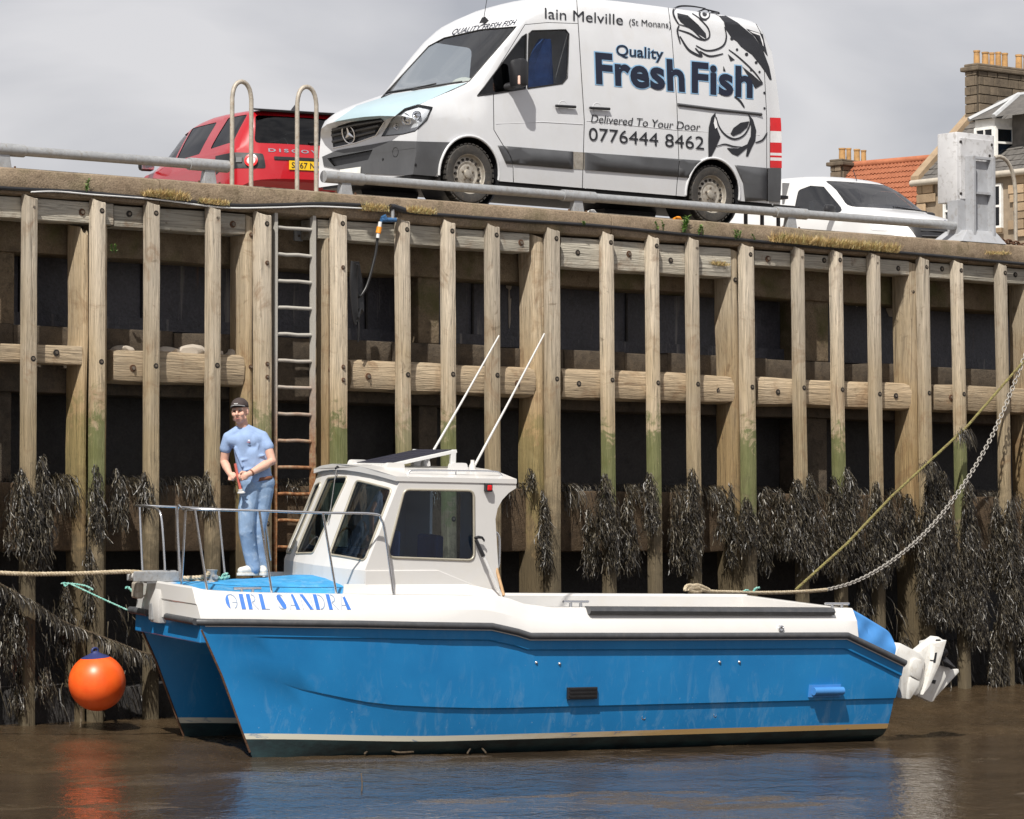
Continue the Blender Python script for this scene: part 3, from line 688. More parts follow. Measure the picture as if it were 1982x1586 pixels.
waler(1461, 1759, ty0, ty1, 5.39, 5.57, M['waler_top'], 'top_waler', (1486, 1595, 1738))
waler(1800, 2260, ty0, ty1, 5.38, 5.57, M['waler_top'], 'top_waler', (1823, 1965))
# main walers: half-round baulks
for a, b, bl in ((222, 474, (258,)), (681, 1036, (713, 1001)), (1089, 1420, (1120, 1390)), (1467, 1766, (1505, 1733)), (1808, 2280, (1840, 1950))):
    waler(a, b, 0.13, 0.44, 3.735, 4.075, M['waler'], 'main_waler', bl, r=0.10, amp=0.018)
waler(-120, 160, 0.135, 0.36, 3.90, 4.09, M['waler'], 'main_waler', (110,), 0.02)
# broken concrete lumps on the ledge at the left
for pxc, w_, h_ in ((240, 0.13, 0.05), (325, 0.16, 0.06), (375, 0.2, 0.09), (415, 0.12, 0.05), (455, 0.1, 0.06)):
    p = PY(pxc, 668, 0.38); bm = bmesh.new(); bmesh.ops.create_icosphere(bm, subdivisions=2, radius=1.0)
    for v in bm.verts: v.co = Vector((v.co.x * w_, v.co.y * 0.10, v.co.z * h_)) * (1 + 0.35 * mnoise.noise(v.co * 2.2 + Vector((pxc, 0, 0)))) + Vector((p.x, 0.40, 4.09))
    m = MB(); m.bm(bm); m.build('concrete_lump', M['peel'], wall, smooth=0.5)
# ---- ladder with its grab hoops
lad = thing('quay_ladder', 'rusting steel ladder set between two pairs of piles down the quay wall', 'ladder', PY(572, 1100, 0.1))
LO = Vector(lad.location); yl = 0.09
lxa = PY(535, 400, yl).x; lxb = PY(609, 400, yl).x; ztop = PY(570, 384, yl).z
for x in (lxa, lxb):
    m = MB(); n = 20; rings = []
    for i in range(n + 1):
        z = lerp(0.4, ztop, i / n); w = 0.010 * mnoise.noise((z * 3, x, 0)) if z < 4.3 else 0
        rings.append([(x - 0.02 + w - LO.x, yl - LO.y, z - LO.z), (x + 0.02 - w - LO.x, yl - LO.y, z - LO.z), (x + 0.02 - LO.x, yl + 0.06 - LO.y, z - LO.z), (x - 0.02 - LO.x, yl + 0.06 - LO.y, z - LO.z)])
    m.loft(rings); m.build('stile', M['ladder'], lad)
for k in range(18):
    z = PY(572, 391, yl).z - k * 0.2835
    m = MB(); m.tube([(lerp(lxa, lxb, t) - LO.x, yl + 0.03 - LO.y, z - LO.z + 0.004 * math.sin(9 * t + k)) for t in (0.05, 0.3, 0.6, 0.95)], 0.019, 8); m.build('rung', M['ladder'], lad, smooth=0.9)
m = MB(); pz = PY(594, 455, 0.3); m.box((pz.x - LO.x, 0.46 - LO.y, pz.z - LO.z), (0.11, 0.02, 0.11)); bp = m.build('fixing_plate', M['galv'], lad)
m = MB(); m.cyl((pz.x - LO.x, 0.44 - LO.y, pz.z - LO.z), (pz.x - LO.x, 0.452 - LO.y, pz.z - LO.z), 0.016, 6); m.build('nut', M['bolt'], bp)
def hoop(pxl, pxr, pyb, pyt, Y, label, Y2=None):
    pb = PY((pxl + pxr) / 2, pyb, Y); a = PY(pxl, pyb, Y); Y2 = Y if Y2 is None else Y2; b = PY(pxr, pyb, Y2)
    zt = PY((pxl + pxr) / 2, pyt, Y).z - 0.024; zb = 5.80
    o = thing('grab_hoop', label, 'handrail', (a.x, a.y, zb), 0, 'hooped handholds of quay ladders')
    ax = Vector((0, 0, 0)); bx2 = Vector((b.x - a.x, b.y - a.y, 0)); h = zt - zb; w = bx2.length / 2; pts = []
    pts += [ax + Vector((0, 0, z)) for z in (0, h * 0.3, h * 0.6, h - w * 1.5)]
    for k in range(1, 12):
        t = math.pi * k / 12; c = bx2 / 2 - bx2 / 2 * math.cos(t); pts.append(c * 0.96 + bx2 * 0.02 + Vector((0, 0, h - w * 1.5 + w * 1.5 * math.sin(t) ** 0.85)))
    pts += [bx2 + Vector((0, 0, z)) for z in (h - w * 1.5, h * 0.6, h * 0.3, 0)]
    m = MB(); m.tube(pts, 0.025, 10); m.build('tube', M['galv_dull'], o, smooth=0.9)
    for q in (ax, bx2):
        m = MB(); m.box((q.x, q.y, 0.063), (0.11, 0.11, 0.014), bev=0.003); f = m.build('foot_plate', M['galv_dull'], o)
    return o
hoop(449, 486, 356, 154, 0.28, 'hooped tube handhold at the ladder head next to the shorter pipe rail')
hoop(575, 612, 368, 164, 0.28, 'hooped tube handhold at the ladder head beside the van bumper')
hoop(1905, 1966, 470, 300, 0.45, 'hooped tube handhold standing behind the white cabinet')
# ---- tubular edge rails
def edge_rail(label, pts, brackets, sleeves, Y=0.34, r=0.052):
    P = [PY(x, y, Y) for x, y in pts]; o = thing('pipe_rail', label, 'guard rail', (P[0].x, Y, 5.86), 0, 'tube rails along the quay edge'); L = Vector(o.location)
    m = MB(); m.tube([p - L for p in P], r, 16); m.build('rail_tube', M['galv'], o, smooth=0.9)
    def at(px):
        a, b = P[0], P[-1]; xa, xb = pts[0][0], pts[-1][0]; X = PY(px, 400, Y).x; t = (X - a.x) / (b.x - a.x); return a.lerp(b, t)
    for a, b in sleeves:
        m = MB(); pa, pb = at(a) - L, at(b) - L; m.tube([pa, pb], r * 1.28, 16); m.build('sleeve', M['galv'], o, smooth=0.9)
    for px in brackets:
        p = at(px) - L; m = MB(); h = p.z - r * 1.0
        m.hull([(p.x - 0.085, -0.045, 0), (p.x + 0.085, -0.045, 0), (p.x + 0.085, 0.045, 0), (p.x - 0.085, 0.045, 0)], [(p.x - 0.062, -0.035, h), (p.x + 0.062, -0.035, h), (p.x + 0.062, 0.035, h), (p.x - 0.062, 0.035, h)])
        b = m.build('bracket', M['galv'], o, bevel=0.006)
        for sx in (-0.13, 0.13):
            m = MB(); m.lathe([(0.022, 0), (0.022, 0.02), (0.012, 0.03), (0.012, 0.05)], 6, Matrix.Translation((p.x + sx, -0.02, -0.003))); m.build('holding_bolt', M['rust'], b)
    return o
edge_rail('shorter galvanised pipe rail ending just before the ladder hoops', [(-160, 277), (440, 323)], (5, 403), ((-10, 45), (365, 440)))
edge_rail('long galvanised pipe rail running along the quay edge beneath the van', [(626, 342), (1850, 438)], (667, 1116, 1529), ((626, 702), (1088, 1150), (1500, 1560)))
# ------------------------------------------------------------------ seaweed, ropes, pipes and plants on the wall
class Strands:
    def __init__(s): s.v = []; s.f = []; s.t = []
    def add(s, p, d, ln, w, n=4, tone=0.5, wob=0.02, grav=1.0, taper=0.6, knob=False):
        """one ribbon from p, leaving along d and falling under gravity"""
        d = Vector(d); p = Vector(p); st = ln / n; a = rnd.uniform(0, math.pi); side = Vector((math.cos(a), math.sin(a) * 0.6, 0)) * w / 2
        b = len(s.v)
        for i in range(n + 1):
            k = (1.0 - taper * (i / n) ** 2) * (rnd.uniform(0.35, 1.35) if knob else 1.0)
            s.v += [tuple(p - side * k), tuple(p + side * k)]; tt = min(1.0, max(0.0, tone + (rnd.uniform(-0.5, 0.5) if knob else rnd.uniform(-0.15, 0.15)))); s.t += [tt, tt]
            d = (d + Vector((rnd.uniform(-1, 1) * wob, rnd.uniform(-1, 1) * wob, -grav * 0.5))).normalized(); p = p + d * st
        for i in range(n): s.f.append((b + 2 * i, b + 2 * i + 1, b + 2 * i + 3, b + 2 * i + 2))
    def build(s, name, mat, parent=None):
        me = bpy.data.meshes.new(name); me.from_pydata(s.v, [], s.f); me.update()
        at = me.attributes.new('tone', 'FLOAT', 'POINT'); at.data.foreach_set('value', s.t)
        return link(name, me, mat, parent)
def wtone():
    r_ = rnd.random(); return rnd.uniform(0.05, 0.45) if r_ < 0.62 else (rnd.uniform(0.4, 0.8) if r_ < 0.87 else rnd.uniform(0.8, 1.0))
W = Strands()
def beard(px, pt, pb, wpx, Y, dens=1.0):
    top = PY(px, pt, Y); bot = PY(px, pb, Y); H_ = top.z - bot.z; s_ = 170.0 * 0.78; w = wpx / s_
    n = int(1050 * H_ * (0.35 + w) * dens)
    for _ in range(n):
        t = rnd.random() ** 0.75; sp = 0.10 + 0.9 * min(1.0, t * 1.9)
        x = top.x + max(-0.5, min(0.5, rnd.gauss(0, 0.27))) * w * sp; z = top.z - t * H_ * 0.72
        ln = min(rnd.uniform(0.06, 0.22), z - bot.z + rnd.uniform(-0.08, 0.14))
        if ln < 0.05: continue
        W.add((x, Y - rnd.uniform(0, 0.07) - 0.05 * sp * rnd.random(), z), (rnd.uniform(-0.35, 0.35), rnd.uniform(-0.7, 0.1), -0.5), ln, rnd.uniform(0.008, 0.016), 6, wtone(), 0.60, 0.8, 0.4, True)
for b_ in ((38, 905, 1110, 52, -0.02), (78, 878, 1105, 26, -0.0), (62, 990, 1120, 40, 0.0), (180, 895, 1085, 22, 0.05, 0.8), (222, 905, 1045, 26, 0.12), (276, 912, 1000, 26, 0.1), (395, 908, 1010, 22, 0.1),
           (168, 1050, 1240, 20, 0.1, 0.7), (18, 1130, 1330, 40, -0.02, 0.8), (122, 1128, 1290, 16, 0.02, 0.9), (82, 1290, 1360, 34, 0.0, 0.7), (30, 1290, 1400, 30, 0.1, 0.6),
           (1046, 945, 1140, 20, 0.05, 0.9), (1022, 905, 950, 12, 0.12), (1166, 915, 1085, 44, -0.02, 1.2), (1135, 980, 1145, 26, 0.12), (1178, 990, 1130, 18, -0.02), (1210, 960, 1140, 34, 0.12), (1252, 912, 1055, 30, -0.01, 1.2), (1300, 960, 1135, 20, 0.1), (1335, 905, 1125, 34, -0.01), (1322, 970, 1140, 30, 0.1),
           (1408, 930, 1135, 14, 0.12, 0.8), (1440, 962, 1090, 46, -0.01, 1.2), (1470, 950, 1150, 20, 0.1), (1395, 960, 1060, 30, 0.14),
           (1538, 925, 1120, 60, -0.02, 1.5), (1563, 915, 1165, 50, -0.03, 1.4), (1505, 945, 1100, 56, 0.1, 1.2), (1610, 920, 1165, 46, -0.01, 1.4), (1636, 903, 1160, 56, -0.03, 1.5), (1690, 930, 1190, 54, -0.02, 1.5), (1715, 960, 1130, 40, 0.1, 1.2),
           (1752, 955, 1080, 50, 0.08, 1.2), (1796, 893, 1300, 62, -0.02, 1.6), (1820, 910, 1310, 60, -0.04, 1.5), (1868, 925, 1320, 54, -0.02, 1.6), (1882, 1010, 1330, 44, 0.0, 1.2), (1922, 960, 1190, 46, 0.08, 1.2), (1950, 965, 1320, 54, -0.02, 1.6), (1980, 980, 1370, 50, 0.0, 1.4), (1925, 1200, 1370, 44, 0.05, 1.0), (1660, 1120, 1260, 30, 0.1, 0.8), (1745, 1230, 1330, 40, 0.1, 0.7)):
    beard(*b_)
# fringe over the lower beam
def fringe(pa, pb_, drop=0.35, dens=1.0, y=0.30, zt=2.69):
    a = PY(pa, 940, y).x; b = PY(pb_, 940, y).x
    for _ in range(int((b - a) * 1100 * dens)):
        x = rnd.uniform(a, b)
        if mnoise.noise((x * 2.6, 9.0, 0)) + rnd.uniform(-0.12, 0.12) < -0.04: continue
        m_ = 0.5 + 0.7 * max(0, mnoise.noise((x * 3.1, 4, 0)) + 0.3)
        W.add((x, y + rnd.uniform(0.0, 0.30), zt + rnd.uniform(-0.02, 0.10)), (rnd.uniform(-0.7, 0.7), -1.0, rnd.uniform(0.0, 0.8)), rnd.uniform(0.12, 0.22 + drop) * m_, rnd.uniform(0.007, 0.012), 7, wtone(), 0.32, 0.9, 0.4, True)
for a, b, dr, de in ((-20, 140, 0.4, 0.8), (110, 172, 0.30, 1.2), (212, 400, 0.22, 1.0), (420, 620, 0.2, 0.8), (690, 960, 0.25, 0.6), (955, 1030, 0.32, 1.3), (1085, 1160, 0.35, 1.2), (1190, 1250, 0.3, 1.2), (1280, 1335, 0.35, 1.2), (1355, 1420, 0.28, 1.3), (1460, 1530, 0.25, 1.0), (1556, 1606, 0.25, 0.8), (1632, 1680, 0.25, 0.7), (1705, 1760, 0.25, 0.8), (1800, 1990, 0.25, 0.6)): fringe(a, b, dr, de)
# scattered weed against the foot of the wall
for _ in range(900):
    px_ = rnd.choice([rnd.uniform(-20, 300), rnd.uniform(1640, 1990)]); p = PY(px_, rnd.uniform(1150, 1360), rnd.uniform(0.05, 0.35)); W.add(p, (rnd.uniform(-.5, .5), -0.6, -0.2), rnd.uniform(0.08, 0.35), 0.013, 4, wtone(), 0.25)
tag(W.build('seaweed', M['weed']), 'dark bladder wrack hanging from the lower beam and pile feet', 'seaweed', kind='stuff')
# ---- service pipe, cable and hose along the coping
def path_y(pts, Y, lift=0.0, n=6):
    out = []
    P = [PY(x, y, Y) + Vector((0, 0, lift)) for x, y in pts]
    for i in range(len(P) - 1):
        for k in range(n): out.append(P[i].lerp(P[i + 1], k / n))
    out.append(P[-1]); return out
def smooth_path(P, n=8):
    P = [Vector(p) for p in P]; out = []
    for i in range(len(P) - 1):
        a = P[max(i - 1, 0)]; b = P[i]; c = P[i + 1]; d = P[min(i + 2, len(P) - 1)]
        for k in range(n):
            t = k / n; out.append(0.5 * ((2 * b) + (c - a) * t + (2 * a - 5 * b + 4 * c - d) * t * t + (3 * b - a - 3 * c + d) * t ** 3))
    out.append(P[-1]); return out
def single(name, mb, mat, label, cat, group=None, smooth=0.9, kind=None):
    o = mb.build(name, mat, None, smooth); return tag(o, label, cat, group, kind)
m = MB(); m.tube(smooth_path([PY(x, y, 0.045) for x, y in ((-150, 352), (0, 364), (150, 372), (260, 382), (360, 390), (460, 398), (540, 397), (640, 395), (752, 402), (790, 411), (900, 420), (1010, 428), (1150, 437), (1300, 452), (1450, 466), (1600, 480), (1760, 491), (1990, 512), (2200, 530))]), 0.021, 8)
single('water_pipe', m, M['black_plastic'], 'black water pipe running along the foot of the coping', 'pipe')
m = MB(); m.tube(smooth_path([PY(x, y, 0.03) for x, y in ((60, 372), (110, 371), (180, 377), (300, 386), (430, 402), (530, 402), (620, 400), (740, 406))]), 0.009, 6)
single('thin_cable', m, M['alu'], 'thin pale cable running beside the black water pipe', 'cable')
tp = thing('water_tap', 'blue and orange tap fitting hanging from the black water pipe', 'tap', PY(760, 412, -0.02)); TL = Vector(tp.location)
def tpart(name, pts, r, mat):
    m = MB(); m.tube([PY(x, y, -0.03) - TL for x, y in pts], r, 10); return m.build(name, mat, tp, smooth=0.9)
tpart('tee_piece', [(756, 401), (762, 401), (783, 408)], 0.034, M['black_plastic']); tpart('riser', [(760, 400), (760, 424)], 0.020, M['galv']); tpart('elbow', [(738, 426), (766, 426)], 0.026, M['blue_fit'])
tpart('valve_body', [(742, 418), (746, 426)], 0.032, M['blue_fit']); tpart('adapter', [(736, 430), (734.5, 440)], 0.022, M['alu']); tpart('hose_lock', [(734.5, 440), (732, 452)], 0.030, M['orange_fit']); tpart('adapter', [(732, 452), (731, 461)], 0.02, M['alu'])
hp = [PY(x, y, 0.0) for x, y in ((731, 460), (727, 490), (720, 520), (713, 545), (706, 562), (696, 574), (689, 560))]
m = MB(); m.tube(smooth_path(hp), 0.016, 7)
for k in range(7):
    a = 678 + k * 1.8; pts = [PY(a + 3, 506 + k, -0.02 - 0.012 * k), PY(a + 1, 540, -0.03), PY(a + 3, 590 + 4 * k, -0.02), PY(a + 9, 628 - 5 * k, -0.01), PY(a + 13, 600, 0.02), PY(a + 10, 545, 0.03), PY(a + 4, 507, 0.0)]
    m.tube(smooth_path(pts, 5), 0.015, 6)
m.tube(smooth_path([PY(692, 600, 0), PY(694, 635, 0), PY(693, 662, 0.02)], 5), 0.012, 6)
single('coiled_hose', m, M['black_rubber'], 'black coiled hose looped over the side of a pile', 'hose')
# ---- plants
def tuft(name, pts, label, cat, mat, hgt, n, Y=0.05, spread=0.04, group=None, w=0.008, grav=0.25, kind=None):
    s = Strands()
    for x, y in pts:
        p = PY(x, y, Y)
        for _ in range(n):
            q = p + Vector((rnd.gauss(0, spread), rnd.uniform(-0.02, 0.05), rnd.uniform(-0.01, 0.015)))
            s.add(q, (rnd.uniform(-0.8, 0.8), rnd.uniform(-0.8, 0.4), 1.0), rnd.uniform(0.4, 1.0) * hgt, w, 3, rnd.random(), 0.3, grav, 0.8)
    o = s.build(name, mat); return tag(o, label, cat, group, kind)
tuft('dry_moss', [(286 + k * 4, 380 + k * 0.3) for k in range(6)], 'small dry moss tuft on the coping ledge, above the third pile from the frayed pile', 'moss', M['dry_grass'], 0.09, 80, 0.02, 0.03, 'dry moss on the ledge')
tuft('dry_moss', [(312 + k * 5, 384 + k * 0.5) for k in range(10)], 'wide dry moss tuft on the ledge beneath the red car bonnet', 'moss', M['dry_grass'], 0.12, 90, 0.02, 0.03, 'dry moss on the ledge')
tuft('dry_moss', [(392 + k * 5, 393 + k * 0.5) for k in range(10)], 'low dry moss strip on the ledge beneath the shorter pipe rail bracket', 'moss', M['dry_grass'], 0.07, 70, 0.02, 0.03, 'dry moss on the ledge')
tuft('dry_moss', [(708 + k * 5, 407 + k * 0.3) for k in range(8)], 'yellow dry moss tuft on the ledge just beside the water tap', 'moss', M['dry_grass'], 0.10, 80, 0.0, 0.03, 'dry moss on the ledge')
tuft('dry_moss', [(795 + k * 5, 411 + k * 0.5) for k in range(9)], 'orange dry moss tuft on the ledge under the van front wheel', 'moss', M['dry_grass'], 0.09, 80, 0.0, 0.03, 'dry moss on the ledge')
tuft('dry_moss', [(1500 + k * 5, 468 + k * 0.45) for k in range(48)], 'long orange bank of dry moss on the ledge beneath the white van', 'moss', M['dry_grass'], 0.15, 60, 0.0, 0.04, 'dry moss on the ledge')
tuft('dry_moss', [(1380 + k * 4, 512 + k * 0.4) for k in range(7)], 'dry moss tuft growing from the thick waler beside a back pile', 'moss', M['dry_grass'], 0.06, 60, 0.11, 0.025, 'dry moss on the ledge')
tuft('dry_moss', [(1915 + k * 5, 492) for k in range(8)], 'greenish dry moss on the coping near the rusty chain', 'moss', M['dry_grass'], 0.05, 40, 0.03, 0.04, 'dry moss on the ledge')
def plant(px, py, h, n, label, Y=0.02):
    """upright leafy weed with a stem and lance-shaped leaves"""
    p = PY(px, py, Y); o = thing('leafy_weed', label, 'plant', p, 0, 'green weeds on the coping'); s = Strands()
    st = MB()
    for q in range(max(1, n // 22)):
        a = Vector((rnd.uniform(-0.05, 0.05), rnd.uniform(-0.02, 0.02), 0)); b = a + Vector((rnd.uniform(-0.06, 0.06), rnd.uniform(-0.05, 0.02), h * rnd.uniform(0.7, 1.0))); st.tube([a, a.lerp(b, 0.5) + Vector((0.01, 0, 0)), b], 0.004, 5)
        for _ in range(22):
            t = rnd.uniform(0.15, 1.0); c = a.lerp(b, t); an = rnd.uniform(0, 6.28); s.add(c, (math.cos(an), math.sin(an), 0.9), h * rnd.uniform(0.18, 0.36), rnd.uniform(0.016, 0.026), 4, rnd.random(), 0.1, 0.35, 0.9)
    st.build('stem', M['leaf'], o); s.build('leaves', M['leaf'], o)
for px, py, h, n, lb in ((1132, 438, 0.06, 44, 'tiny green weed on the coping, beside a small orange moss patch'), (1278, 446, 0.11, 44, 'short green weed on the coping beneath the van sill'), (1327, 450, 0.20, 110, 'largest leafy green weed on the coping, just before the van rear wheel'), (1356, 455, 0.12, 66, 'bushy green weed on the coping directly below the van rear wheel'), (1428, 464, 0.14, 66, 'green weed on the coping just beyond the van rear wheel'), (1466, 466, 0.09, 22, 'thin green sprout on the coping with reddish base'), (1510, 468, 0.08, 44, 'small green sprout at the start of the long dry moss bank'), (170, 377, 0.16, 22, 'dry wispy weed on the coping with small green leaves, above the frayed pile'), (222, 490, 0.10, 44, 'small fern sprouting under the top waler beside the frayed pile'), (1132, 1e9, 0, 0, '')):
    if n: plant(px, py, h, n, lb)
# ---- litter beneath the van
for k, (px, py, mt, lb) in enumerate(((1146, 405, 'paper', 'crumpled white paper lying by the rail bracket under the van'), (1312, 414, 'orange_fit', 'orange and white wrapper lying in front of the van rear wheel'))):
    p = PY(px, py, 0.5); bm = bmesh.new(); bmesh.ops.create_icosphere(bm, subdivisions=2, radius=0.05)
    for v in bm.verts: v.co = Vector((v.co.x * 1.3, v.co.y, v.co.z * 0.8)) * (1 + 0.5 * mnoise.noise(v.co * 30)) + Vector((p.x, 0.5, 5.905))
    m = MB(); m.bm(bm); single('litter', m, M[mt], lb, 'litter', None, 0.4)
# ------------------------------------------------------------------ the boat
ab = TH - R(30); hl = R(3.6)
bX = Vector((math.cos(ab), -math.sin(ab), 0)); bY0 = Vector((math.sin(ab), math.cos(ab), 0)); UP = Vector((0, 0, 1))
bY = bY0 * math.cos(hl) + UP * math.sin(hl); bZ = UP * math.cos(hl) - bY0 * math.sin(hl)
BO = Vector((-5.7803, -1.8257, 0.0)); BM = frame(BO, bX, bY, bZ); BMi = BM.inverted()
def BY(px, py, yb): return BMi @ PL(px, py, BO + bY * yb, bY)
def BX(px, py, xb): return BMi @ PL(px, py, BO + bX * xb, bX)
def BZ(px, py, zb): return BMi @ PL(px, py, BO + bZ * zb, bZ)
def hbm(x): return 0.755 + 0.425 * math.sin(math.pi / 2 * min(1, max(0, x) / 2.4))
def BS(px, py, ins=0.0):
    y = -1.0
    for _ in range(12): q = BY(px, py, y); y = -(hbm(q.x) - ins)
    return q
boat = thing('fishing_boat', 'small blue and white twin-hulled fishing boat with a wheelhouse, aground on mud', 'boat', mat=BM)
ZR = [(0, 1.375), (0.44, 1.378), (1.54, 1.373), (2.94, 1.343), (3.23, 1.284), (3.38, 1.241), (5.04, 1.223), (7.2, 1.205), (7.55, 1.066), (7.95, 0.905)]
ZT = [(0, 1.70), (0.12, 1.668), (0.5, 1.65), (1.92, 1.641), (3.12, 1.626), (3.3, 1.579), (3.48, 1.511), (7.35, 1.475)]
ZC = [(0, 0.86), (0.25, 0.86), (0.9, 0.70), (1.83, 0.56), (3.3, 0.513), (7.95, 0.518)]
ZK = [(0, 1.53), (0.4, 1.515), (2.9, 1.50), (3.15, 1.45), (3.42, 1.37), (7.35, 1.35)]
LB = 7.95
RK = [(0.0, 0.62), (0.31, 0.481), (0.861, 0.244), (1.33, 0.0), (2, 0.0)]
us = [0, 0.04, 0.10, 0.18, 0.3, 0.45, 0.62, 0.8, 1.0, 1.25, 1.5, 1.8, 2.1, 2.4, 2.8, 2.94, 3.1, 3.23, 3.38, 3.7, 4.2, 4.8, 5.4, 6.0, 6.6, 7.2, 7.38, 7.55, 7.75, 7.95]
def osm(u, L): return math.sin(math.pi / 2 * min(1.0, u / L))
def hull_ring(u, sgn):
    """outer rail -> keel -> inner side -> tunnel roof, for one hull (sgn -1 near, +1 far)"""
    zr = interp(ZR, u); zc = spl(ZC, u); s4 = 0.30 - 0.045 * ss(0, 2.5, u); s5 = s4 - 0.055; kz = 0.02 + 0.03 * ss(6, 8, u)
    B = [(zr - 0.012, 1.18, 2.4), (zr - 0.135, 1.165, 2.4), (zr - 0.15, 1.140, 2.4), (lerp(zr - 0.15, zc, 0.5), 1.125, 2.5), (zc + 0.012, 1.10, 2.7), (zc - 0.006, 1.075, 2.7),
         (lerp(zc, s4, 0.5), 1.055, 2.9), (s4, 1.03, 3.1), (s5, 1.015, 3.1), (0.13, 0.96, 3.2), (kz, 0.80, 3.2)]
    out = []
    for z, b, L in B: out.append((z, 0.755 + osm(u, L) * (b - 0.755)))
    zt = max(interp([(0, 1.19), (0.6, 1.12), (2, 0.85), (7.95, 0.78)], u), 0.5)
    zt = min(zt, zr - 0.19)
    for z, b, L in ((0.13, 0.68, 2.4), (s5, 0.62, 2.4), (s4, 0.60, 2.4), (0.5, 0.55, 2.0), (lerp(0.5, zt, 0.7), 0.48, 1.8)): out.append((z, 0.755 + osm(u, L) * (b - 0.755)))
    out.append((zt - 0.02, 0.755 + osm(u, 1.4) * (0.36 - 0.755))); out.append((zt, 0.755 + osm(u, 1.4) * (0.25 - 0.755) if u > 0 else 0.755)); 
    P = []
    for z, y in out:
        x = u + interp(RK, z) * max(0.0, 1 - u / 3.0)
        x -= 0.10 * ss(6.5, 7.95, u) * max(0, 0.9 - z) 
        P.append(Vector((x, sgn * y, z)))
    return P
NR = len(hull_ring(1.0, -1))
def hull_faces(sgn, lo, hi, name, mat, parent):
    rings = [hull_ring(u, sgn)[lo:hi + 1] for u in us]; m = MB(); m.loft(rings, closed=False, cap0=False, cap1=False); return m.build(name, mat, parent, smooth=0.42)
hull = None
for sgn in (-1, 1):
    h_ = hull_faces(sgn, 0, 7, 'hull', M['hull'], boat); hull_faces(sgn, 7, 8, 'boot_stripe', M['stripe'], h_); hull_faces(sgn, 8, 12, 'bottom', M['bottom'], h_)
    hull_faces(sgn, 12, 13, 'boot_stripe', M['stripe'], h_); hull_faces(sgn, 13, NR - 1, 'inner_side', M['hull'], h_)
    if sgn < 0: hull = h_
# tunnel roof, front beam and transom
m = MB(); m.loft([[hull_ring(u, -1)[-1], Vector((u, 0, hull_ring(u, -1)[-1].z + 0.03)), hull_ring(u, 1)[-1]] for u in us], closed=False, cap0=False, cap1=False); m.build('tunnel_roof', M['hull'], boat, smooth=0.5)
m = MB(); a = [Vector((-0.002, y, z)) for y, z in ((-0.757, 1.36), (0.757, 1.36), (0.757, 1.17), (-0.757, 1.17))]; b = [p + Vector((0.10, 0, 0)) for p in a]; m.hull(a, b); m.build('front_beam', M['hull'], boat, bevel=0.012)
for sgn in (-1, 1):
    r_ = hull_ring(LB, sgn); m = MB(); m.add([tuple(p) for p in r_] + [(r_[0].x, 0, r_[0].z), (r_[-1].x, 0, r_[-1].z + 0.03)], [tuple(list(range(len(r_))) + [len(r_) + 1, len(r_)])]); m.build('transom', M['hull'], boat)
# stem bands
for sgn in (-1, 1):
    m = MB(); m.tube([Vector((interp(RK, z) - 0.006, sgn * 0.755, z)) for z in (1.30, 1.1, 0.86, 0.6, 0.31, 0.12)], 0.011, 6); m.build('stem_band', M['rust'], boat, smooth=0.9)
# white topsides: rail, knuckle, top edge, side deck
def top_ring(u, sgn):
    b = hbm(u); zr = interp(ZR, u) + 0.005; zk = interp(ZK, u); zt = interp(ZT, u)
    fw = 1 - ss(0, 0.5, u); x = u
    return [Vector((x, sgn * (b + 0.004), zr - 0.02)), Vector((x, sgn * (b - 0.005), zr + 0.03)), Vector((x - 0.01 * fw, sgn * (b - 0.045 - 0.02 * fw), zk)), Vector((x - 0.02 * fw, sgn * (b - 0.055 - 0.02 * fw), zk + 0.012)),
            Vector((x - 0.03 * fw, sgn * (b - 0.125 - 0.02 * fw), zt - 0.015)), Vector((x - 0.025 * fw, sgn * (b - 0.14 - 0.02 * fw), zt)), Vector((x, sgn * (b - 0.24 - 0.02 * fw), zt + 0.002)), Vector((x, sgn * (b - 0.26 - 0.02 * fw), zt - 0.02)), Vector((x, sgn * (b - 0.27 - 0.02 * fw), zt - (0.05 if u < 3.2 else 0.50)))]
tu = [u for u in us if u <= 7.2] + [7.36]
for sgn in (-1, 1):
    m = MB(); m.loft([top_ring(u, sgn) for u in tu], closed=False, cap0=False, cap1=True); to_ = m.build('topsides', M['gel'], boat, smooth=0.35)
    if sgn < 0: b__ = bmesh.new(); b__.from_mesh(to_.data); ttree = BVHTree.FromBMesh(b__); b__.free()
# front face between the two bows, with the moulded anchor channel
fr_n = top_ring(0, -1); fr_f = top_ring(0, 1)
m = MB(); m.loft([fr_n, [Vector((p.x - 0.05, p.y * 0.5, p.z + 0.005)) for p in fr_n], [Vector((p.x - 0.05, p.y * 0.5, p.z + 0.005)) for p in fr_f], fr_f], closed=False, cap0=False, cap1=False); m.build('bow_face', M['gel'], boat, smooth=0.35)
ch = MB(); ch.add([(-0.065, 0.0, 1.69), (-0.065, 0.28, 1.69), (-0.10, 0.0, 1.50), (-0.10, 0.28, 1.50), (-0.075, 0.03, 1.30), (-0.075, 0.24, 1.30), (0.10, -0.02, 1.70), (0.10, 0.30, 1.70), (0.10, 0.02, 1.30), (0.10, 0.24, 1.30)],
   [(0, 1, 3, 2), (2, 3, 5, 4), (0, 2, 4, 8, 6), (1, 7, 9, 5, 3), (0, 6, 7, 1), (4, 5, 9, 8), (6, 8, 9, 7)]); cho = ch.build('anchor_channel', M['gel'], boat, bevel=0.012, smooth=0.6)
m = MB(); m.bb((-0.102, 0.15, 1.32), (-0.07, 0.225, 1.49), bev=0.012); m.build('channel_slot', M['galv'], cho)
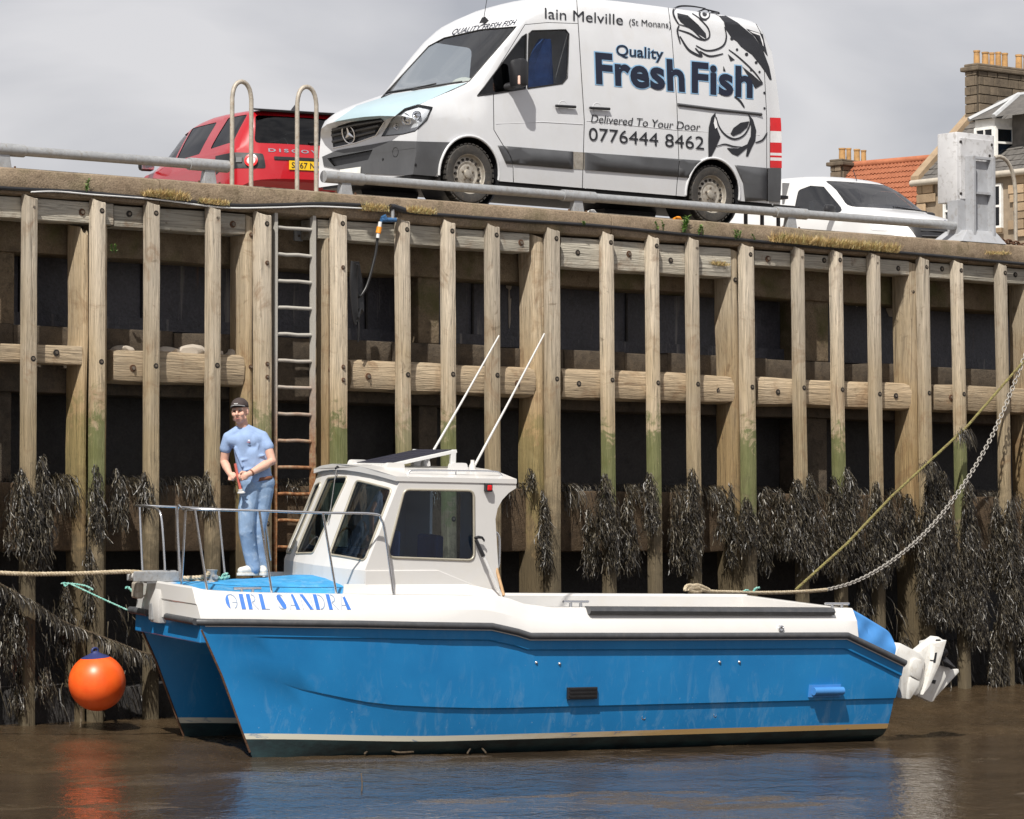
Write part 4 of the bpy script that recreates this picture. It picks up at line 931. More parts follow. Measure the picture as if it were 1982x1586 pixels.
# rubbing strake
for sgn in (-1, 1):
    P = [Vector((u, sgn * (hbm(u) + 0.022), interp(ZR, u) + 0.0)) for u in us]; m = MB()
    m.tube([Vector((-0.03, sgn * 0.74, 1.375))] + P[1:], 0.034, 10); m.build('rubbing_strake', M['fender'], boat, smooth=0.9)
    m = MB(); m.tube([Vector((u, sgn * (hbm(u) + 0.012), interp(ZR, u) - 0.037)) for u in us[1:]], 0.008, 6); m.build('strake_bead', M['gel'], boat, smooth=0.9)
for y0, y1 in ((-0.76, -0.10), (0.34, 0.76)):
    m = MB(); m.tube([Vector((-0.055, lerp(y0, y1, t), 1.378)) for t in (0, 0.5, 1)], 0.034, 10); m.build('rubbing_strake', M['fender'], boat, smooth=0.9)
# gunwale fender
a = BS(1137, 1182, 0.10); b = BS(1610, 1184, 0.10); m = MB()
m.loft([[Vector((x, -1.075 + dy, lerp(a.z, b.z, (x - a.x) / (b.x - a.x)) + dz)) for dy, dz in ((-0.05, -0.035), (-0.075, 0.0), (-0.05, 0.035), (0.05, 0.04), (0.06, -0.035))] for x in (a.x, lerp(a.x, b.x, 0.33), lerp(a.x, b.x, 0.66), b.x)]); m.build('gunwale_fender', M['fender'], boat, smooth=0.5)
# decks
def deck_z(x): return interp([(0, 1.66), (1.0, 1.70), (1.6, 1.74), (3.2, 1.66)], x)
xs_ = [0.02, 0.12, 0.3, 0.6, 0.9, 1.2, 1.5, 1.8, 2.2, 2.7, 3.2]
m = MB()
rings = []
for x in xs_:
    b_ = hbm(x) - 0.26; rings.append([Vector((x, y * b_, lerp(interp(ZT, x) - 0.03, deck_z(x) + 0.035, 1 - abs(y) ** 2.0))) for y in (-1, -0.85, -0.6, -0.3, 0, 0.3, 0.6, 0.85, 1)])
m.loft(rings, closed=False, cap0=False, cap1=False); m.build('foredeck', M['deck_blue'], boat, smooth=0.5)
m = MB(); m.bb((3.2, -0.93, 0.80), (7.34, 0.93, 0.84)); m.build('cockpit_floor', M['gel'], boat)
m = MB(); m.bb((7.28, -1.0, 0.82), (7.36, 1.0, 1.47), bev=0.01); m.build('cockpit_bulkhead', M['gel'], boat)
m = MB(); m.add([(7.36, -1.16, 1.13), (7.36, 1.16, 1.13), (7.93, 1.16, 0.89), (7.93, -1.16, 0.89)], [(0, 1, 2, 3)]); m.build('stern_deck', M['gel'], boat)
# raised moulding along the side of the wheelhouse foot on the side deck
# wheelhouse ------------------------------------------------------
cb = thing('tmp', 'x', 'x'); bpy.data.objects.remove(cb)
YS = 0.88
def cabin_side_poly():
    g = [(706, 1127), (706, 1105), (776, 926), (998, 931), (999, 945)]
    g += [(985, 954), (972, 968), (963, 985), (959, 1005)]
    g += [(960, 1060), (968, 1154)]
    P = [BY(x, y, -YS) for x, y in g]; P = [(p.x, p.z) for p in P]
    P[0] = (P[0][0], 1.63); P[1] = (P[1][0], 1.87)
    P.append((P[-1][0], 1.60)); P.append((P[0][0], 1.60)); return P[1:-1] + [P[-1]]
CP = cabin_side_poly()
topx0 = BY(776, 926, -YS).x; topz = BY(776, 926, -YS).z; fx = BY(706, 1105, -YS).x; fz = 1.87
bm = bmesh.new(); lay = bm.faces.layers.int.new('part')
def quad_sheet(bm, pts, val, n=1):
    f = bm.faces.new([bm.verts.new(p) for p in pts]); f[lay] = val; return f
for sgn, val in ((-1, 1), (1, 2)):
    top_at = lambda x: lerp(topz, BY(998, 931, -YS).z, (x - topx0) / (BY(998, 931, -YS).x - topx0)); cv_ = CP[3:8]; xa_, za_ = cv_[-1]
    main = [CP[0], CP[1], (xa_, top_at(xa_)), (xa_, za_), CP[-2], CP[-1]]
    quad_sheet(bm, [Vector((x, sgn * YS, z)) for x, z in main], val)
    for (x0_, z0_), (x1_, z1_) in zip(cv_[:-1], cv_[1:]): quad_sheet(bm, [Vector((x, sgn * YS, z)) for x, z in ((x1_, z1_), (x1_, top_at(x1_)), (x0_, top_at(x0_)), (x0_, z0_))], val)
    quad_sheet(bm, [Vector((x, sgn * YS, z)) for x, z in (cv_[0], (cv_[0][0], top_at(cv_[0][0])), CP[2])], val)
FXB = CP[-1][0]
NW = 8; fl = -1
base = [Vector((fx - 0.12 * (1 - (y / YS) ** 2), y, fz)) for y in [lerp(-YS, YS, k / NW) for k in range(NW + 1)]]
topr = [Vector((topx0 - 0.10 * (1 - (y / YS) ** 2), y, topz + 0.075 * (1 - (y / YS) ** 2))) for y in [lerp(-YS, YS, k / NW) for k in range(NW + 1)]]
foot = [Vector((p.x, p.y, 1.58)) for p in base]
for k in range(NW):
    quad_sheet(bm, [base[k], base[k + 1], topr[k + 1], topr[k]], 3); quad_sheet(bm, [foot[k], foot[k + 1], base[k + 1], base[k]], 4)
xb_ = 3.09
quad_sheet(bm, [Vector((xb_, -YS + 0.035, 1.2)), Vector((xb_, YS - 0.035, 1.2)), Vector((xb_ - 0.03, YS - 0.035, topz)), Vector((xb_ - 0.03, -YS + 0.035, topz))], 5)
bmesh.ops.remove_doubles(bm, verts=bm.verts, dist=0.0005); bmesh.ops.recalc_face_normals(bm, faces=bm.faces)
for f in bm.faces:
    c = f.calc_center_median()
    if f.normal.dot(c - Vector((2.5, 0, 2.2))) < 0: f.normal_flip()
# windows cut out of the sheets
sideM = Matrix(((1, 0, 0, 0), (0, 0, -1, 0), (0, 1, 0, 0), (0, 0, 0, 1)))      # local xy = boat x,z ; local z = -y
sw = [BY(x, y, -YS) for x, y in ((749, 1079), (918, 1085), (917, 950), (783, 948))]; sw = rpoly([(p.x, p.z) for p in sw], 0.07, 5)
carve(bm, sideM, sw, 11, lay, 0.5, 1.5, (1,)); carve(bm, sideM, sw, 12, lay, -1.5, -0.5, (2,))
carve(bm, Matrix(((0, 0, 1, 0), (1, 0, 0, 0), (0, 1, 0, 0), (0, 0, 0, 1))), rrect(-0.32, 1.25, 0.32, 2.62, 0.06), 18, lay, 2.5, 4, (5,))
fno = (base[0] - topr[0]).cross(Vector((0, 1, 0))).normalized()
if fno.x > 0: fno = -fno
fM = frame((base[4] + topr[4]) / 2, (0, 1, 0), fno.cross(Vector((0, 1, 0))), fno); fMi = fM.inverted()
def fpt(px, py):
    w0 = BM @ ((base[2] + topr[2]) / 2); n_ = BM.to_3x3() @ fno; q = fMi @ (BMi @ PL(px, py, w0, n_)); return (q.x, q.y)
for k, pl in enumerate((((540, 1064), (557, 1068), (619, 931), (600, 936)), ((569, 1071), (610, 1073), (679, 926), (634, 926)), ((640, 1075), (694, 1080), (747, 942), (694, 932)))):
    pp = [fpt(x, y) for x, y in pl]; carve(bm, fM, rpoly(pp, 0.05, 4), 13 + k, lay, -0.4, 0.4, (3,))
def cab_part(vals, name, mat, parent=boat, **k): return split_layer(bm, lay, vals, name, mat, parent, **k)
wh = cab_part((1, 2, 3, 4, 5), 'wheelhouse', M['gel'], boat, smooth=None, solid=0.03)
for v, nm in ((11, 'side_window'), (12, 'side_window'), (13, 'front_window'), (14, 'front_window'), (15, 'front_window')):
    w = cab_part((v,), nm, M['glass_tint'] if v < 13 else M['glass_tint'], boat, off=-0.012)
    for lp in rim_of(bm, lay, (v,)):
        m = MB(); m.tube([p + Vector((0, 0, 0)) for p in lp], 0.013, 6, closed=True); s = m.build('seal', M['seal'], w, smooth=1.5)
bm.free()
# roof slab with camber and aft visor
rxs = [topx0 - 0.06, topx0 + 0.05, 2.4, 2.7, 3.0, 3.2, BY(999, 938, -YS).x]; rings = []
for i, x in enumerate(rxs):
    zt_ = lerp(topz, BY(998, 931, -YS).z, (x - topx0) / (rxs[-1] - topx0)); th = 0.07
    ys_ = [-YS - 0.01, -0.6, -0.3, 0, 0.3, 0.6, YS + 0.01]; xo = lambda y: (-0.10 * (1 - (y / YS) ** 2) if i < 2 else 0)
    rings.append([Vector((x + xo(y), y, zt_ + 0.015 + 0.085 * (1 - (y / (YS + 0.02)) ** 2))) for y in ys_] + [Vector((x + xo(y), y, zt_ - 0.03 + 0.07 * (1 - (y / (YS + 0.02)) ** 2))) for y in ys_[::-1]])
m = MB(); m.loft(rings); roof = m.build('cabin_roof', M['gel'], boat, smooth=0.6)
# raised foot panel and deck-line moulding on the cabin side
pp = [BY(x, y, -YS) for x, y in ((706, 1105), (846, 1104), (962, 1151), (706, 1151))]; m = MB(); m.prism([(p.x, p.z) for p in pp], YS - 0.001, YS + 0.014, sideM); m.build('foot_panel', M['gel'], boat, bevel=0.004)
# sloping side deck fairing between topsides and wheelhouse
m = MB(); m.loft([[Vector((x, -YS - 0.01, 1.74 if x < 2.9 else 1.66)), Vector((x, -(hbm(x) - 0.20), interp(ZT, x) + 0.004)), Vector((x, -YS + 0.02, 1.60))] for x in (1.45, 1.7, 2.2, 2.8, 3.2)]); m.build('side_deck', M['gel'], boat, smooth=0.5)
m = MB(); m.loft([[Vector((x, (YS + 0.01), 1.74 if x < 2.9 else 1.66)), Vector((x, (hbm(x) - 0.20), interp(ZT, x) + 0.004)), Vector((x, YS - 0.02, 1.60))] for x in (1.45, 1.7, 2.2, 2.8, 3.2)]); m.build('side_deck', M['gel'], boat, smooth=0.5)
# inside: dash, seat, wheel
m = MB(); m.bb((1.75, -0.84, 1.62), (2.05, 0.84, 1.98), bev=0.02); m.build('dashboard', M['interior'], boat)
for y in (-0.45, 0.45):
    m = MB(); m.bb((2.25, y - 0.2, 1.75), (2.65, y + 0.2, 1.86), bev=0.03); m.bb((2.58, y - 0.2, 1.86), (2.68, y + 0.2, 2.2), bev=0.03); m.build('helm_seat', M['seat_blue'], boat)
m = MB(); m.tube([Vector((2.10 + 0.05 * math.sin(a), 0.42 + 0.17 * math.cos(a), 2.05 + 0.16 * math.sin(a))) for a in [k * math.pi / 8 for k in range(16)]], 0.012, 6, closed=True); m.build('steering_wheel', M['black_plastic'], boat)
m = MB(); m.bb((1.6, -0.86, 1.2), (3.2, 0.86, 1.24)); m.build('cabin_floor', M['interior'], boat)
# wiper
pw = [BMi @ PL(x, y, BM @ ((base[4] + topr[4]) / 2 + fno * 0.03), BM.to_3x3() @ fno) for x, y in ((652, 908), (648, 930), (640, 985), (634, 1010))]
m = MB(); m.tube(pw, 0.007, 6); m.tube([pw[0] + Vector((-0.01, 0, 0)), pw[0] + Vector((0.03, 0.02, 0.03))], 0.016, 6); m.build('wiper', M['black_plastic'], boat)
# solar panel
s0 = BY(755, 898, -0.35); s1 = BX(679, 897, s0.x); s2 = BY(884, 870, -0.35); s3 = BX(791, 868, s2.x); s3 = s1 + (s2 - s0)
q = [s0, s1, s3, s2]; nrm = (q[1] - q[0]).cross(q[3] - q[0]).normalized(); nrm = nrm if nrm.z > 0 else -nrm
m = MB(); m.hull([p - nrm * 0.035 for p in q], [p - nrm * 0.002 for p in q]); sp = m.build('solar_panel', M['alu'], boat, bevel=0.004)
cxn, cyn = 6, 4
for i in range(cxn):
    for j in range(cyn):
        def sp_at(u, v): return (q[0].lerp(q[3], u)).lerp(q[1].lerp(q[2], u), v)
        u0, u1 = 0.035 + 0.93 * i / cxn + 0.006, 0.035 + 0.93 * (i + 1) / cxn - 0.006; v0, v1 = 0.05 + 0.90 * j / cyn + 0.008, 0.05 + 0.90 * (j + 1) / cyn - 0.008
        m = MB(); m.hull([sp_at(u0, v0), sp_at(u1, v0), sp_at(u1, v1), sp_at(u0, v1)], [p + nrm * 0.004 for p in (sp_at(u0, v0), sp_at(u1, v0), sp_at(u1, v1), sp_at(u0, v1))]); m.build('solar_cell', M['panel'], sp)
zroof = topz + 0.07
for y in (-0.33, s1.y - 0.04):
    m = MB(); m.bb((s2.x - 0.06, y - 0.02, zroof - 0.02), (s2.x - 0.002, y + 0.02, s2.z - 0.03), bev=0.006); m.build('panel_leg', M['alu'], boat)
    m = MB(); m.prism(rpoly([(s0.x - 0.06, zroof - 0.03), (s0.x + 0.16, zroof - 0.03), (s0.x + 0.16, s0.z + 0.01), (s0.x - 0.03, s0.z + 0.01)], 0.04, 3), -y - 0.03, -y + 0.03, sideM); m.build('panel_foot', M['gel'], boat)
    m = MB(); m.prism(rpoly([(s2.x - 0.08, zroof - 0.05), (s2.x + 0.14, zroof - 0.05), (s2.x + 0.12, zroof + 0.07), (s2.x - 0.06, zroof + 0.07)], 0.03, 3), -y - 0.03, -y + 0.03, sideM); m.build('panel_foot', M['gel'], boat)
# whip aerials
for b0, b1, yb in (((820, 905), (966, 650), 0.25), ((914, 910), (1054, 646), -0.25)):
    a = BY(*b0, yb); b = BY(*b1, yb); m = MB(); m.tube([a, a.lerp(b, 0.5) + Vector((0.0, 0, -0.012)), b], [0.014, 0.012, 0.009], 8); w = m.build('whip_aerial', M['gel'], boat, smooth=0.9)
    m = MB(); m.lathe([(0.045, -0.06), (0.04, -0.02), (0.03, 0.0), (0.035, 0.04), (0.02, 0.07), (0.02, 0.10)], 10, Matrix.Translation(a)); m.build('aerial_mount', M['gel'], w, smooth=0.6)
# grab rails, lights, handles
def pipe(name, pts, r, mat='stainless', parent=boat, n=8, sm=True):
    m = MB(); m.tube(smooth_path(pts, 5) if sm else pts, r, n); return m.build(name, M[mat], parent, smooth=0.9)
yr = -0.74
pipe('roof_rail', [BY(x, y, yr) for x, y in ((786, 921), (792, 914), (803, 911), (880, 911.5), (955, 913), (968, 918), (974, 926))], 0.010); pipe('roof_rail_post', [BY(882, 912, yr), BY(882, 925, yr)], 0.008, sm=False)
p = BY(945, 944, -YS - 0.03); m = MB(); m.box(p, (0.075, 0.06, 0.085), bev=0.012); nl = m.build('navigation_light', M['black_plastic'], boat); m = MB(); m.box(p + Vector((0, -0.025, -0.002)), (0.05, 0.03, 0.055), bev=0.01); m.build('lens', M['lamp_red'], nl)
pipe('grab_handle', [BY(x, y, -YS + 0.05) for x, y in ((957, 1029), (964, 1035), (967, 1050), (966, 1090), (962, 1100))], 0.012)
# pulpit rails
def stan(parent, b, t): pipe('stanchion', [b, t], 0.0125, parent=parent, sm=False)
zr_ = 2.46
def dk(px, py): return BS(px, py, 0.19)
nt = [BX(355, 986, 0.0), BY(377, 986, -0.60), BY(502, 989, -0.86), BY(625, 993, -0.98), BY(722, 995, -1.0), BY(738, 1006, -1.0), BY(746, 1035, -1.0), BY(761, 1149, -1.0)]
rl = pipe('pulpit_rail', [BX(349, 1125, 0.02), BX(343, 990, -0.02)] + nt[:1] + nt[1:], 0.0125)
stan(rl, BX(351, 1137, 0.03), BX(359, 987, 0.0)); stan(rl, dk(401, 1143), nt[1]); stan(rl, dk(526, 1147), nt[2]); stan(rl, dk(651, 1150), nt[3])
ft = [BX(320, 1121, 0.03), BX(313, 1010, 0.0), BX(304, 986, 0.0), BX(285, 981, 0.0), BX(266, 979, 0.03), BY(345, 982, 0.76), BY(425, 986, 0.92), BY(495, 990, 0.98), BY(509, 997, 0.98), BY(515, 1020, 0.98), BY(524, 1085, 0.98)]
rl2 = pipe('pulpit_rail', ft, 0.0125)
stan(rl2, BX(276, 1117, 0.05), BX(270, 981, 0.03)); stan(rl2, BY(347, 1120, 0.70), BY(341, 982, 0.76)); stan(rl2, BY(435, 1113, 0.82), BY(423, 987, 0.92))
# bow roller, bollard, cleats
ar = MB(); ar.bb((-0.32, 0.10, 1.70), (0.20, 0.13, 1.80), bev=0.008); ar.bb((-0.32, 0.25, 1.70), (0.20, 0.28, 1.80), bev=0.008); ar.bb((-0.18, 0.11, 1.685), (0.30, 0.27, 1.702)); aro = ar.build('bow_roller', M['galv'], boat)
m = MB(); m.cyl((-0.27, 0.12, 1.75), (-0.27, 0.26, 1.75), 0.045, 12); m.build('roller', M['gel'], aro, smooth=0.9)
m = MB(); m.bb((-0.20, 0.30, 1.52), (-0.12, 0.44, 1.68), bev=0.02); m.build('roller_bracket', M['galv_dull'], aro)
m = MB(); pb = BY(410, 1128, 0.0); m.lathe([(0.06, 0), (0.06, 0.02), (0.04, 0.03), (0.045, 0.10), (0.055, 0.125), (0.0, 0.13)], 12, Matrix.Translation(pb)); m.cyl(pb + Vector((0, -0.10, 0.06)), pb + Vector((0, 0.10, 0.06)), 0.022, 10); m.build('mooring_bollard', M['galv'], boat, smooth=0.8)
def cleat(px0, px1, py, yb):
    a = BY(px0, py, yb); b = BY(px1, py, yb); m = MB(); d = b - a; m.tube([a, a.lerp(b, 0.5), b], 0.014, 8)
    for t in (0.3, 0.7): c = a.lerp(b, t); m.cyl(c, c + Vector((0.0, 0, -0.09)), 0.014, 8, 0.020)
    m.build('cleat', M['stainless'], boat, smooth=0.8)
cleat(452, 505, 1139.5, -0.62); cleat(1090, 1139, 1165, -0.98); cleat(1597, 1643, 1169, -1.0)
# hull fittings
def on_side(px, py, ins): return BS(px, py, ins)
for px, py in ((1041, 1254), (1085, 1254), (1038, 1283), (1083, 1285), (1397, 1253), (1434, 1253), (1393, 1282), (1431, 1282)):
    p = on_side(px, py, 0.045); m = MB(); m.lathe([(0.017, -0.01), (0.017, 0.002), (0.011, 0.010), (0.0, 0.012)], 10, look(p, (0, -1, 0))); m.build('bolt_head', M['stainless'], boat, smooth=0.8)
for px, py, r_ in ((1245, 1388, 0.030), (1383, 1384, 0.024), (1512, 1217, 0.034)):
    p = on_side(px, py, 0.135 if py > 1300 else 0.0); m = MB(); m.lathe([(r_, -0.03), (r_, 0.008), (r_ * 0.7, 0.014), (r_ * 0.55, 0.002), (0.0, -0.005)], 14, look(p, (0, -1, 0))); m.build('skin_fitting', M['stainless'], boat, smooth=0.8)
a = on_side(1098, 1331, 0.05); b = on_side(1155, 1353, 0.05); m = MB(); m.bb((a.x, -1.145, b.z), (b.x, -1.115, a.z), bev=0.006); vt = m.build('vent', M['black_plastic'], boat)
for k in range(3): m = MB(); z = lerp(b.z, a.z, (k + 0.6) / 3.2); m.bb((a.x + 0.02, -1.155, z), (b.x - 0.02, -1.14, z + 0.014)); m.build('slat', M['black_rubber'], vt)
a = on_side(1572, 1330, 0.05); b = on_side(1628, 1345, 0.05); m = MB(); m.tube([(a.x, -1.16, (a.z + b.z) / 2), (b.x, -1.16, (a.z + b.z) / 2)], 0.042, 12); m.bb((a.x - 0.03, -1.125, b.z - 0.02), (b.x, -1.10, a.z + 0.02)); m.build('boarding_step', M['tarp'], boat, smooth=0.7)
# name lettering, tall thick-and-thin capitals
def glyph(c):
    T = 0.42
    bar = lambda x0, x1, y0=0.0, y1=1.0: [(x0, y0), (x1, y0), (x1, y1), (x0, y1)]
    def arc(cx, cy, rx, ry, a0, a1, w, n=12):
        o = [(cx + rx * math.cos(lerp(a0, a1, k / n)), cy + ry * math.sin(lerp(a0, a1, k / n))) for k in range(n + 1)]
        i = [(cx + (rx - w) * math.cos(lerp(a0, a1, k / n)), cy + (ry - w) * math.sin(lerp(a0, a1, k / n))) for k in range(n + 1)]
        return [[o[k], o[k + 1], i[k + 1], i[k]] for k in range(n)]
    th = 0.075
    if c == 'I': return [bar(0, 0.36)], [], 0.36
    if c == 'G':
        f = [[(0.5 + 0.5 * math.cos(a), 0.5 + 0.5 * math.sin(a)) for a in [lerp(math.pi * 0.63, math.pi * 1.37, k / 8) for k in range(9)]]]
        return f, arc(0.5, 0.5, 0.5, 0.5, -1.15, 2.0, th) + [bar(0.55, 0.98, 0.42, 0.46)], 1.0
    if c == 'R': return [bar(0, 0.34)], arc(0.42, 0.73, 0.34, 0.27, -1.57, 1.57, th) + [[(0.36, 0.46), (0.42, 0.46), (0.86, 0.0), (0.80, 0.0)]], 0.86
    if c == 'L': return [bar(0, 0.34)], [bar(0.34, 0.70, 0, 0.05)], 0.70
    if c == 'S': return [[(0.05, 0.86), (0.20, 0.98), (0.42, 0.92), (0.80, 0.30), (0.78, 0.12), (0.62, 0.02), (0.42, 0.10), (0.05, 0.68)]], arc(0.38, 0.74, 0.36, 0.26, 0.6, 1.9, th, 6) + arc(0.42, 0.26, 0.40, 0.26, 3.3, 5.0, th, 6), 0.84
    if c == 'A': return [[(0.40, 1.0), (0.62, 1.0), (0.98, 0.0), (0.58, 0.0)]], [[(0.40, 1.0), (0.45, 1.0), (0.06, 0), (0.0, 0)], bar(0.16, 0.62, 0.26, 0.30)], 0.98
    if c == 'N': return [[(0.0, 1.0), (0.30, 1.0), (0.92, 0.0), (0.62, 0.0)]], [bar(0, 0.045), bar(0.88, 0.925)], 0.92
    if c == 'D': return [bar(0, 0.34)], arc(0.40, 0.5, 0.50, 0.5, -1.57, 1.57, th, 12), 0.90
txt = 'GIRL SANDRA'; adv = []; tot = 0
for c in txt:
    w_ = 0.42 if c == ' ' else glyph(c)[2] * (0.72 if c in 'SA' else 0.8); adv.append((c, tot, w_)); tot += w_ + (0 if c == ' ' else 0.20)
tot -= 0.20
q0 = BS(437, 1179, 0.07); q1 = BS(677, 1180, 0.07); h_ = BS(450, 1150, 0.12).z - q0.z
def name_map(x, y):
    X = lerp(q0.x, q1.x, x); Z = lerp(q0.z, q1.z, x) + y * h_
    zk = interp(ZK, X) + 0.012; zt = interp(ZT, X) - 0.015; h = ttree.ray_cast(Vector((X, -3, Z)), Vector((0, 1, 0))); return h[0] + Vector((0, -0.004, 0.001))
for c, x0, w_ in adv:
    if c == ' ': continue
    thick, thin, gw = glyph(c)
    for polys, mt, nm in ((thick, 'boat_name', 'name_letter'), (thin, 'pale_line', 'name_letter_line')):
        vs = []; fs = []
        for pl in polys:
            b_ = len(vs); vs += [((x0 + x / gw * w_) / tot, y) for x, y in pl]; fs += [tuple(b_ + i for i in t) for t in ngon_tris(pl)]
        if vs: decal(nm, vs, fs, M[mt], boat, name_map, (0.004, 0.2))
# stern drive leg
drv = thing('stern_drive', 'x', 'x'); del drv['label']; del drv['category']; drv.parent = boat
YD = -0.72
def dpoly(name, pts, th, mat='drive', parent=drv, bev=0.012, yc=YD):
    P = [BY(1640 + x / 6.896, 1150 + y / 6.896, yc) for x, y in pts]; m = MB(); m.prism([(p.x, p.z) for p in P], -yc - th, -yc + th, sideM); return m.build(name, M[mat], parent, bevel=bev, smooth=0.6)
dpoly('gimbal_housing', [(560, 800), (620, 640), (880, 770), (960, 860), (930, 1100), (700, 1390), (640, 1380), (640, 980)], 0.11)
dpoly('upper_gearcase', [(850, 775), (900, 760), (1050, 640), (1160, 560), (1225, 600), (1180, 800), (1100, 1040), (1000, 1210), (900, 1330), (860, 1350), (800, 1330), (930, 1080), (930, 860)], 0.075)
dpoly('cavitation_plate', [(1060, 640), (1225, 600), (1130, 930), (1000, 1215), (905, 1335), (960, 1180), (1050, 880)], 0.14, bev=0.008)
dpoly('lower_gearcase', [(1130, 930), (1345, 985), (1120, 1430), (1080, 1440), (900, 1350), (1000, 1215)], 0.05)
dpoly('skeg', [(1340, 1010), (1470, 1000), (1480, 1040), (1240, 1300), (1150, 1400)], 0.018, bev=0.004)
dpoly('trim_cylinder', [(760, 870), (800, 840), (880, 860), (905, 940), (870, 1120), (840, 1135), (745, 1080), (740, 960)], 0.15)
dpoly('trim_ram', [(740, 1090), (870, 1150), (860, 1220), (740, 1390), (700, 1390), (720, 1180)], 0.14)
dpoly('zinc_anode', [(1100, 1140), (1145, 1145), (1130, 1195), (1088, 1185)], 0.056, 'black_plastic', bev=None)
dpoly('model_badge', [(1065, 770), (1095, 765), (1072, 905), (1045, 905)], 0.1412, 'ink_dark', bev=None)
pc = BY(1818, 1268, YD)
m = MB(); m.lathe([(0.0, -0.10), (0.05, -0.08), (0.065, 0.0), (0.06, 0.08), (0.0, 0.10)], 12, look(pc, (0.75, 0, 0.55))); pr = m.build('propeller_hub', M['black_plastic'], drv, smooth=0.8)
for k in range(3):
    A = look(pc, (0.75, 0, 0.55)) @ Matrix.Rotation(k * 2.094 + 0.4, 4, 'Z'); m = MB(); m.add([A @ Vector(p) for p in ((0.04, -0.03, -0.05), (0.12, -0.09, -0.06), (0.21, -0.05, -0.02), (0.22, 0.03, 0.03), (0.13, 0.08, 0.06), (0.04, 0.04, 0.05))], [(0, 1, 2, 3, 4, 5)]); bl = m.build('propeller_blade', M['black_plastic'], drv)
    md = bl.modifiers.new('thickness', 'SOLIDIFY'); md.thickness = 0.012
# blue cover over the stern
ca = BS(1650, 1181, 0.14); cc = BS(1727, 1228, 0.10); xs2 = [7.345, 7.40, 7.48, 7.56, 7.64, 7.72, 7.79, cc.x, cc.x + 0.03]
rings = []
for i, x in enumerate(xs2):
    t = (x - xs2[0]) / (xs2[-1] - xs2[0]); zt = lerp(1.482, cc.z + 0.02, t ** 1.05) - (0.06 if i == len(xs2) - 1 else 0); zb = interp(ZR, x) + 0.03; row = []
    for k in range(25):
        v = k / 24; y0 = -1.10
        if v < 0.34:
            s_ = v / 0.34; y = y0 + 0.05 * s_; z = lerp(zb, zt, s_); w = 0.07 * mnoise.noise((x * 9, z * 5, 2)) * math.sin(math.pi * s_) + 0.035 * math.sin((x * 22 - z * 14)) * math.sin(math.pi * s_); row.append(Vector((x, y - w, z)))
        else: s_ = (v - 0.34) / 0.66; row.append(Vector((x, lerp(y0 + 0.05, 1.05, s_), zt - 0.03 * math.sin(math.pi * s_) + 0.012 * mnoise.noise((x * 6, s_ * 9, 5)))))
    rings.append(row)
m = MB(); m.loft(rings, closed=False, cap0=False, cap1=False); m.add([tuple(p) for p in rings[-1]], [tuple(range(25))]); cv = m.build('stern_cover', M['tarp'], None, smooth=0.9); cv.matrix_world = BM; tag(cv, 'creased blue fabric cover stretched over the boat stern', 'cover')
cv.modifiers.new('sub', 'SUBSURF').render_levels = 1
# boat hook and broom handle leaning on the wheelhouse corner
bh = thing('boat_hook', 'boat hook with black hooked head leaning against the white wheelhouse corner', 'boat hook', mat=BM)
a = BY(970, 1152, -1.02); b = BY(921, 1045, -YS - 0.05); m = MB(); m.cyl(a, a.lerp(b, 0.72), 0.014, 10); m.build('pole', M['alu'], bh, smooth=0.9)
m = MB(); m.tube([a.lerp(b, 0.70), a.lerp(b, 1.0)], [0.022, 0.018], 10); m.build('head_socket', M['black_plastic'], bh, smooth=0.9)
hk = [BY(x, y, -YS - 0.05) for x, y in ((919, 1042), (926, 1040), (933, 1041), (937, 1046), (937, 1049))]; m = MB(); m.tube(hk, [0.014, 0.016, 0.014, 0.010, 0.006], 8); m.build('hook', M['black_plastic'], bh, smooth=0.9)
m = MB(); m.tube([BY(975, 1153, -0.98), BY(959, 1093, -YS + 0.03)], 0.016, 10); o = m.build('wooden_handle', M['wood_handle'], None, 0.9); o.matrix_world = BM; tag(o, 'plain wooden tool handle propped behind the boat hook', 'handle')
# ------------------------------------------------------------------ the man on the foredeck
pf = BM @ BY(490, 1112, 0.15); dp = (pf - CAM).dot(Vector((math.sin(TH), math.cos(TH), 0))); S = F / dp
hx = Vector((math.cos(TH), -math.sin(TH), 0)); hy = Vector((math.sin(TH), math.cos(TH), 0))
PM = frame(pf, hx, hy, UP)
man = thing('person', 'man in a black cap, light blue t-shirt and faded jeans standing on the boat foredeck', 'person', mat=PM)
def Q(px, py, d=0.0): return Vector(((px - 490) / S, d, (1112 - py) / S))
class Blob(MB):
    def ball(s, c, r, sc_=(1, 1, 1), A=None, n=12):
        A = A or Matrix.Identity(3); pr = []
        for k in range(n + 1):
            t = -math.pi / 2 + math.pi * k / n; pr.append((max(1e-6, r * math.cos(t)), r * math.sin(t)))
        Mx = Matrix.Translation(Vector(c)) @ A.to_4x4() @ Matrix.Diagonal((*sc_, 1)); return s.lathe(pr, 16, Mx)
    def limb(s, pts, rs, flat=None):
        s.tube(pts, rs, 14)
        for p, r in zip(pts, rs): s.ball(p, r)
        return s
    def skin(s, name, mat, parent, vox=0.008, it=3):
        o = s.build(name, mat, parent); md = o.modifiers.new('merge', 'REMESH'); md.mode = 'VOXEL'; md.voxel_size = vox; md.use_smooth_shade = True
        sm = o.modifiers.new('soften', 'SMOOTH'); sm.iterations = it; sm.factor = 0.5; return o
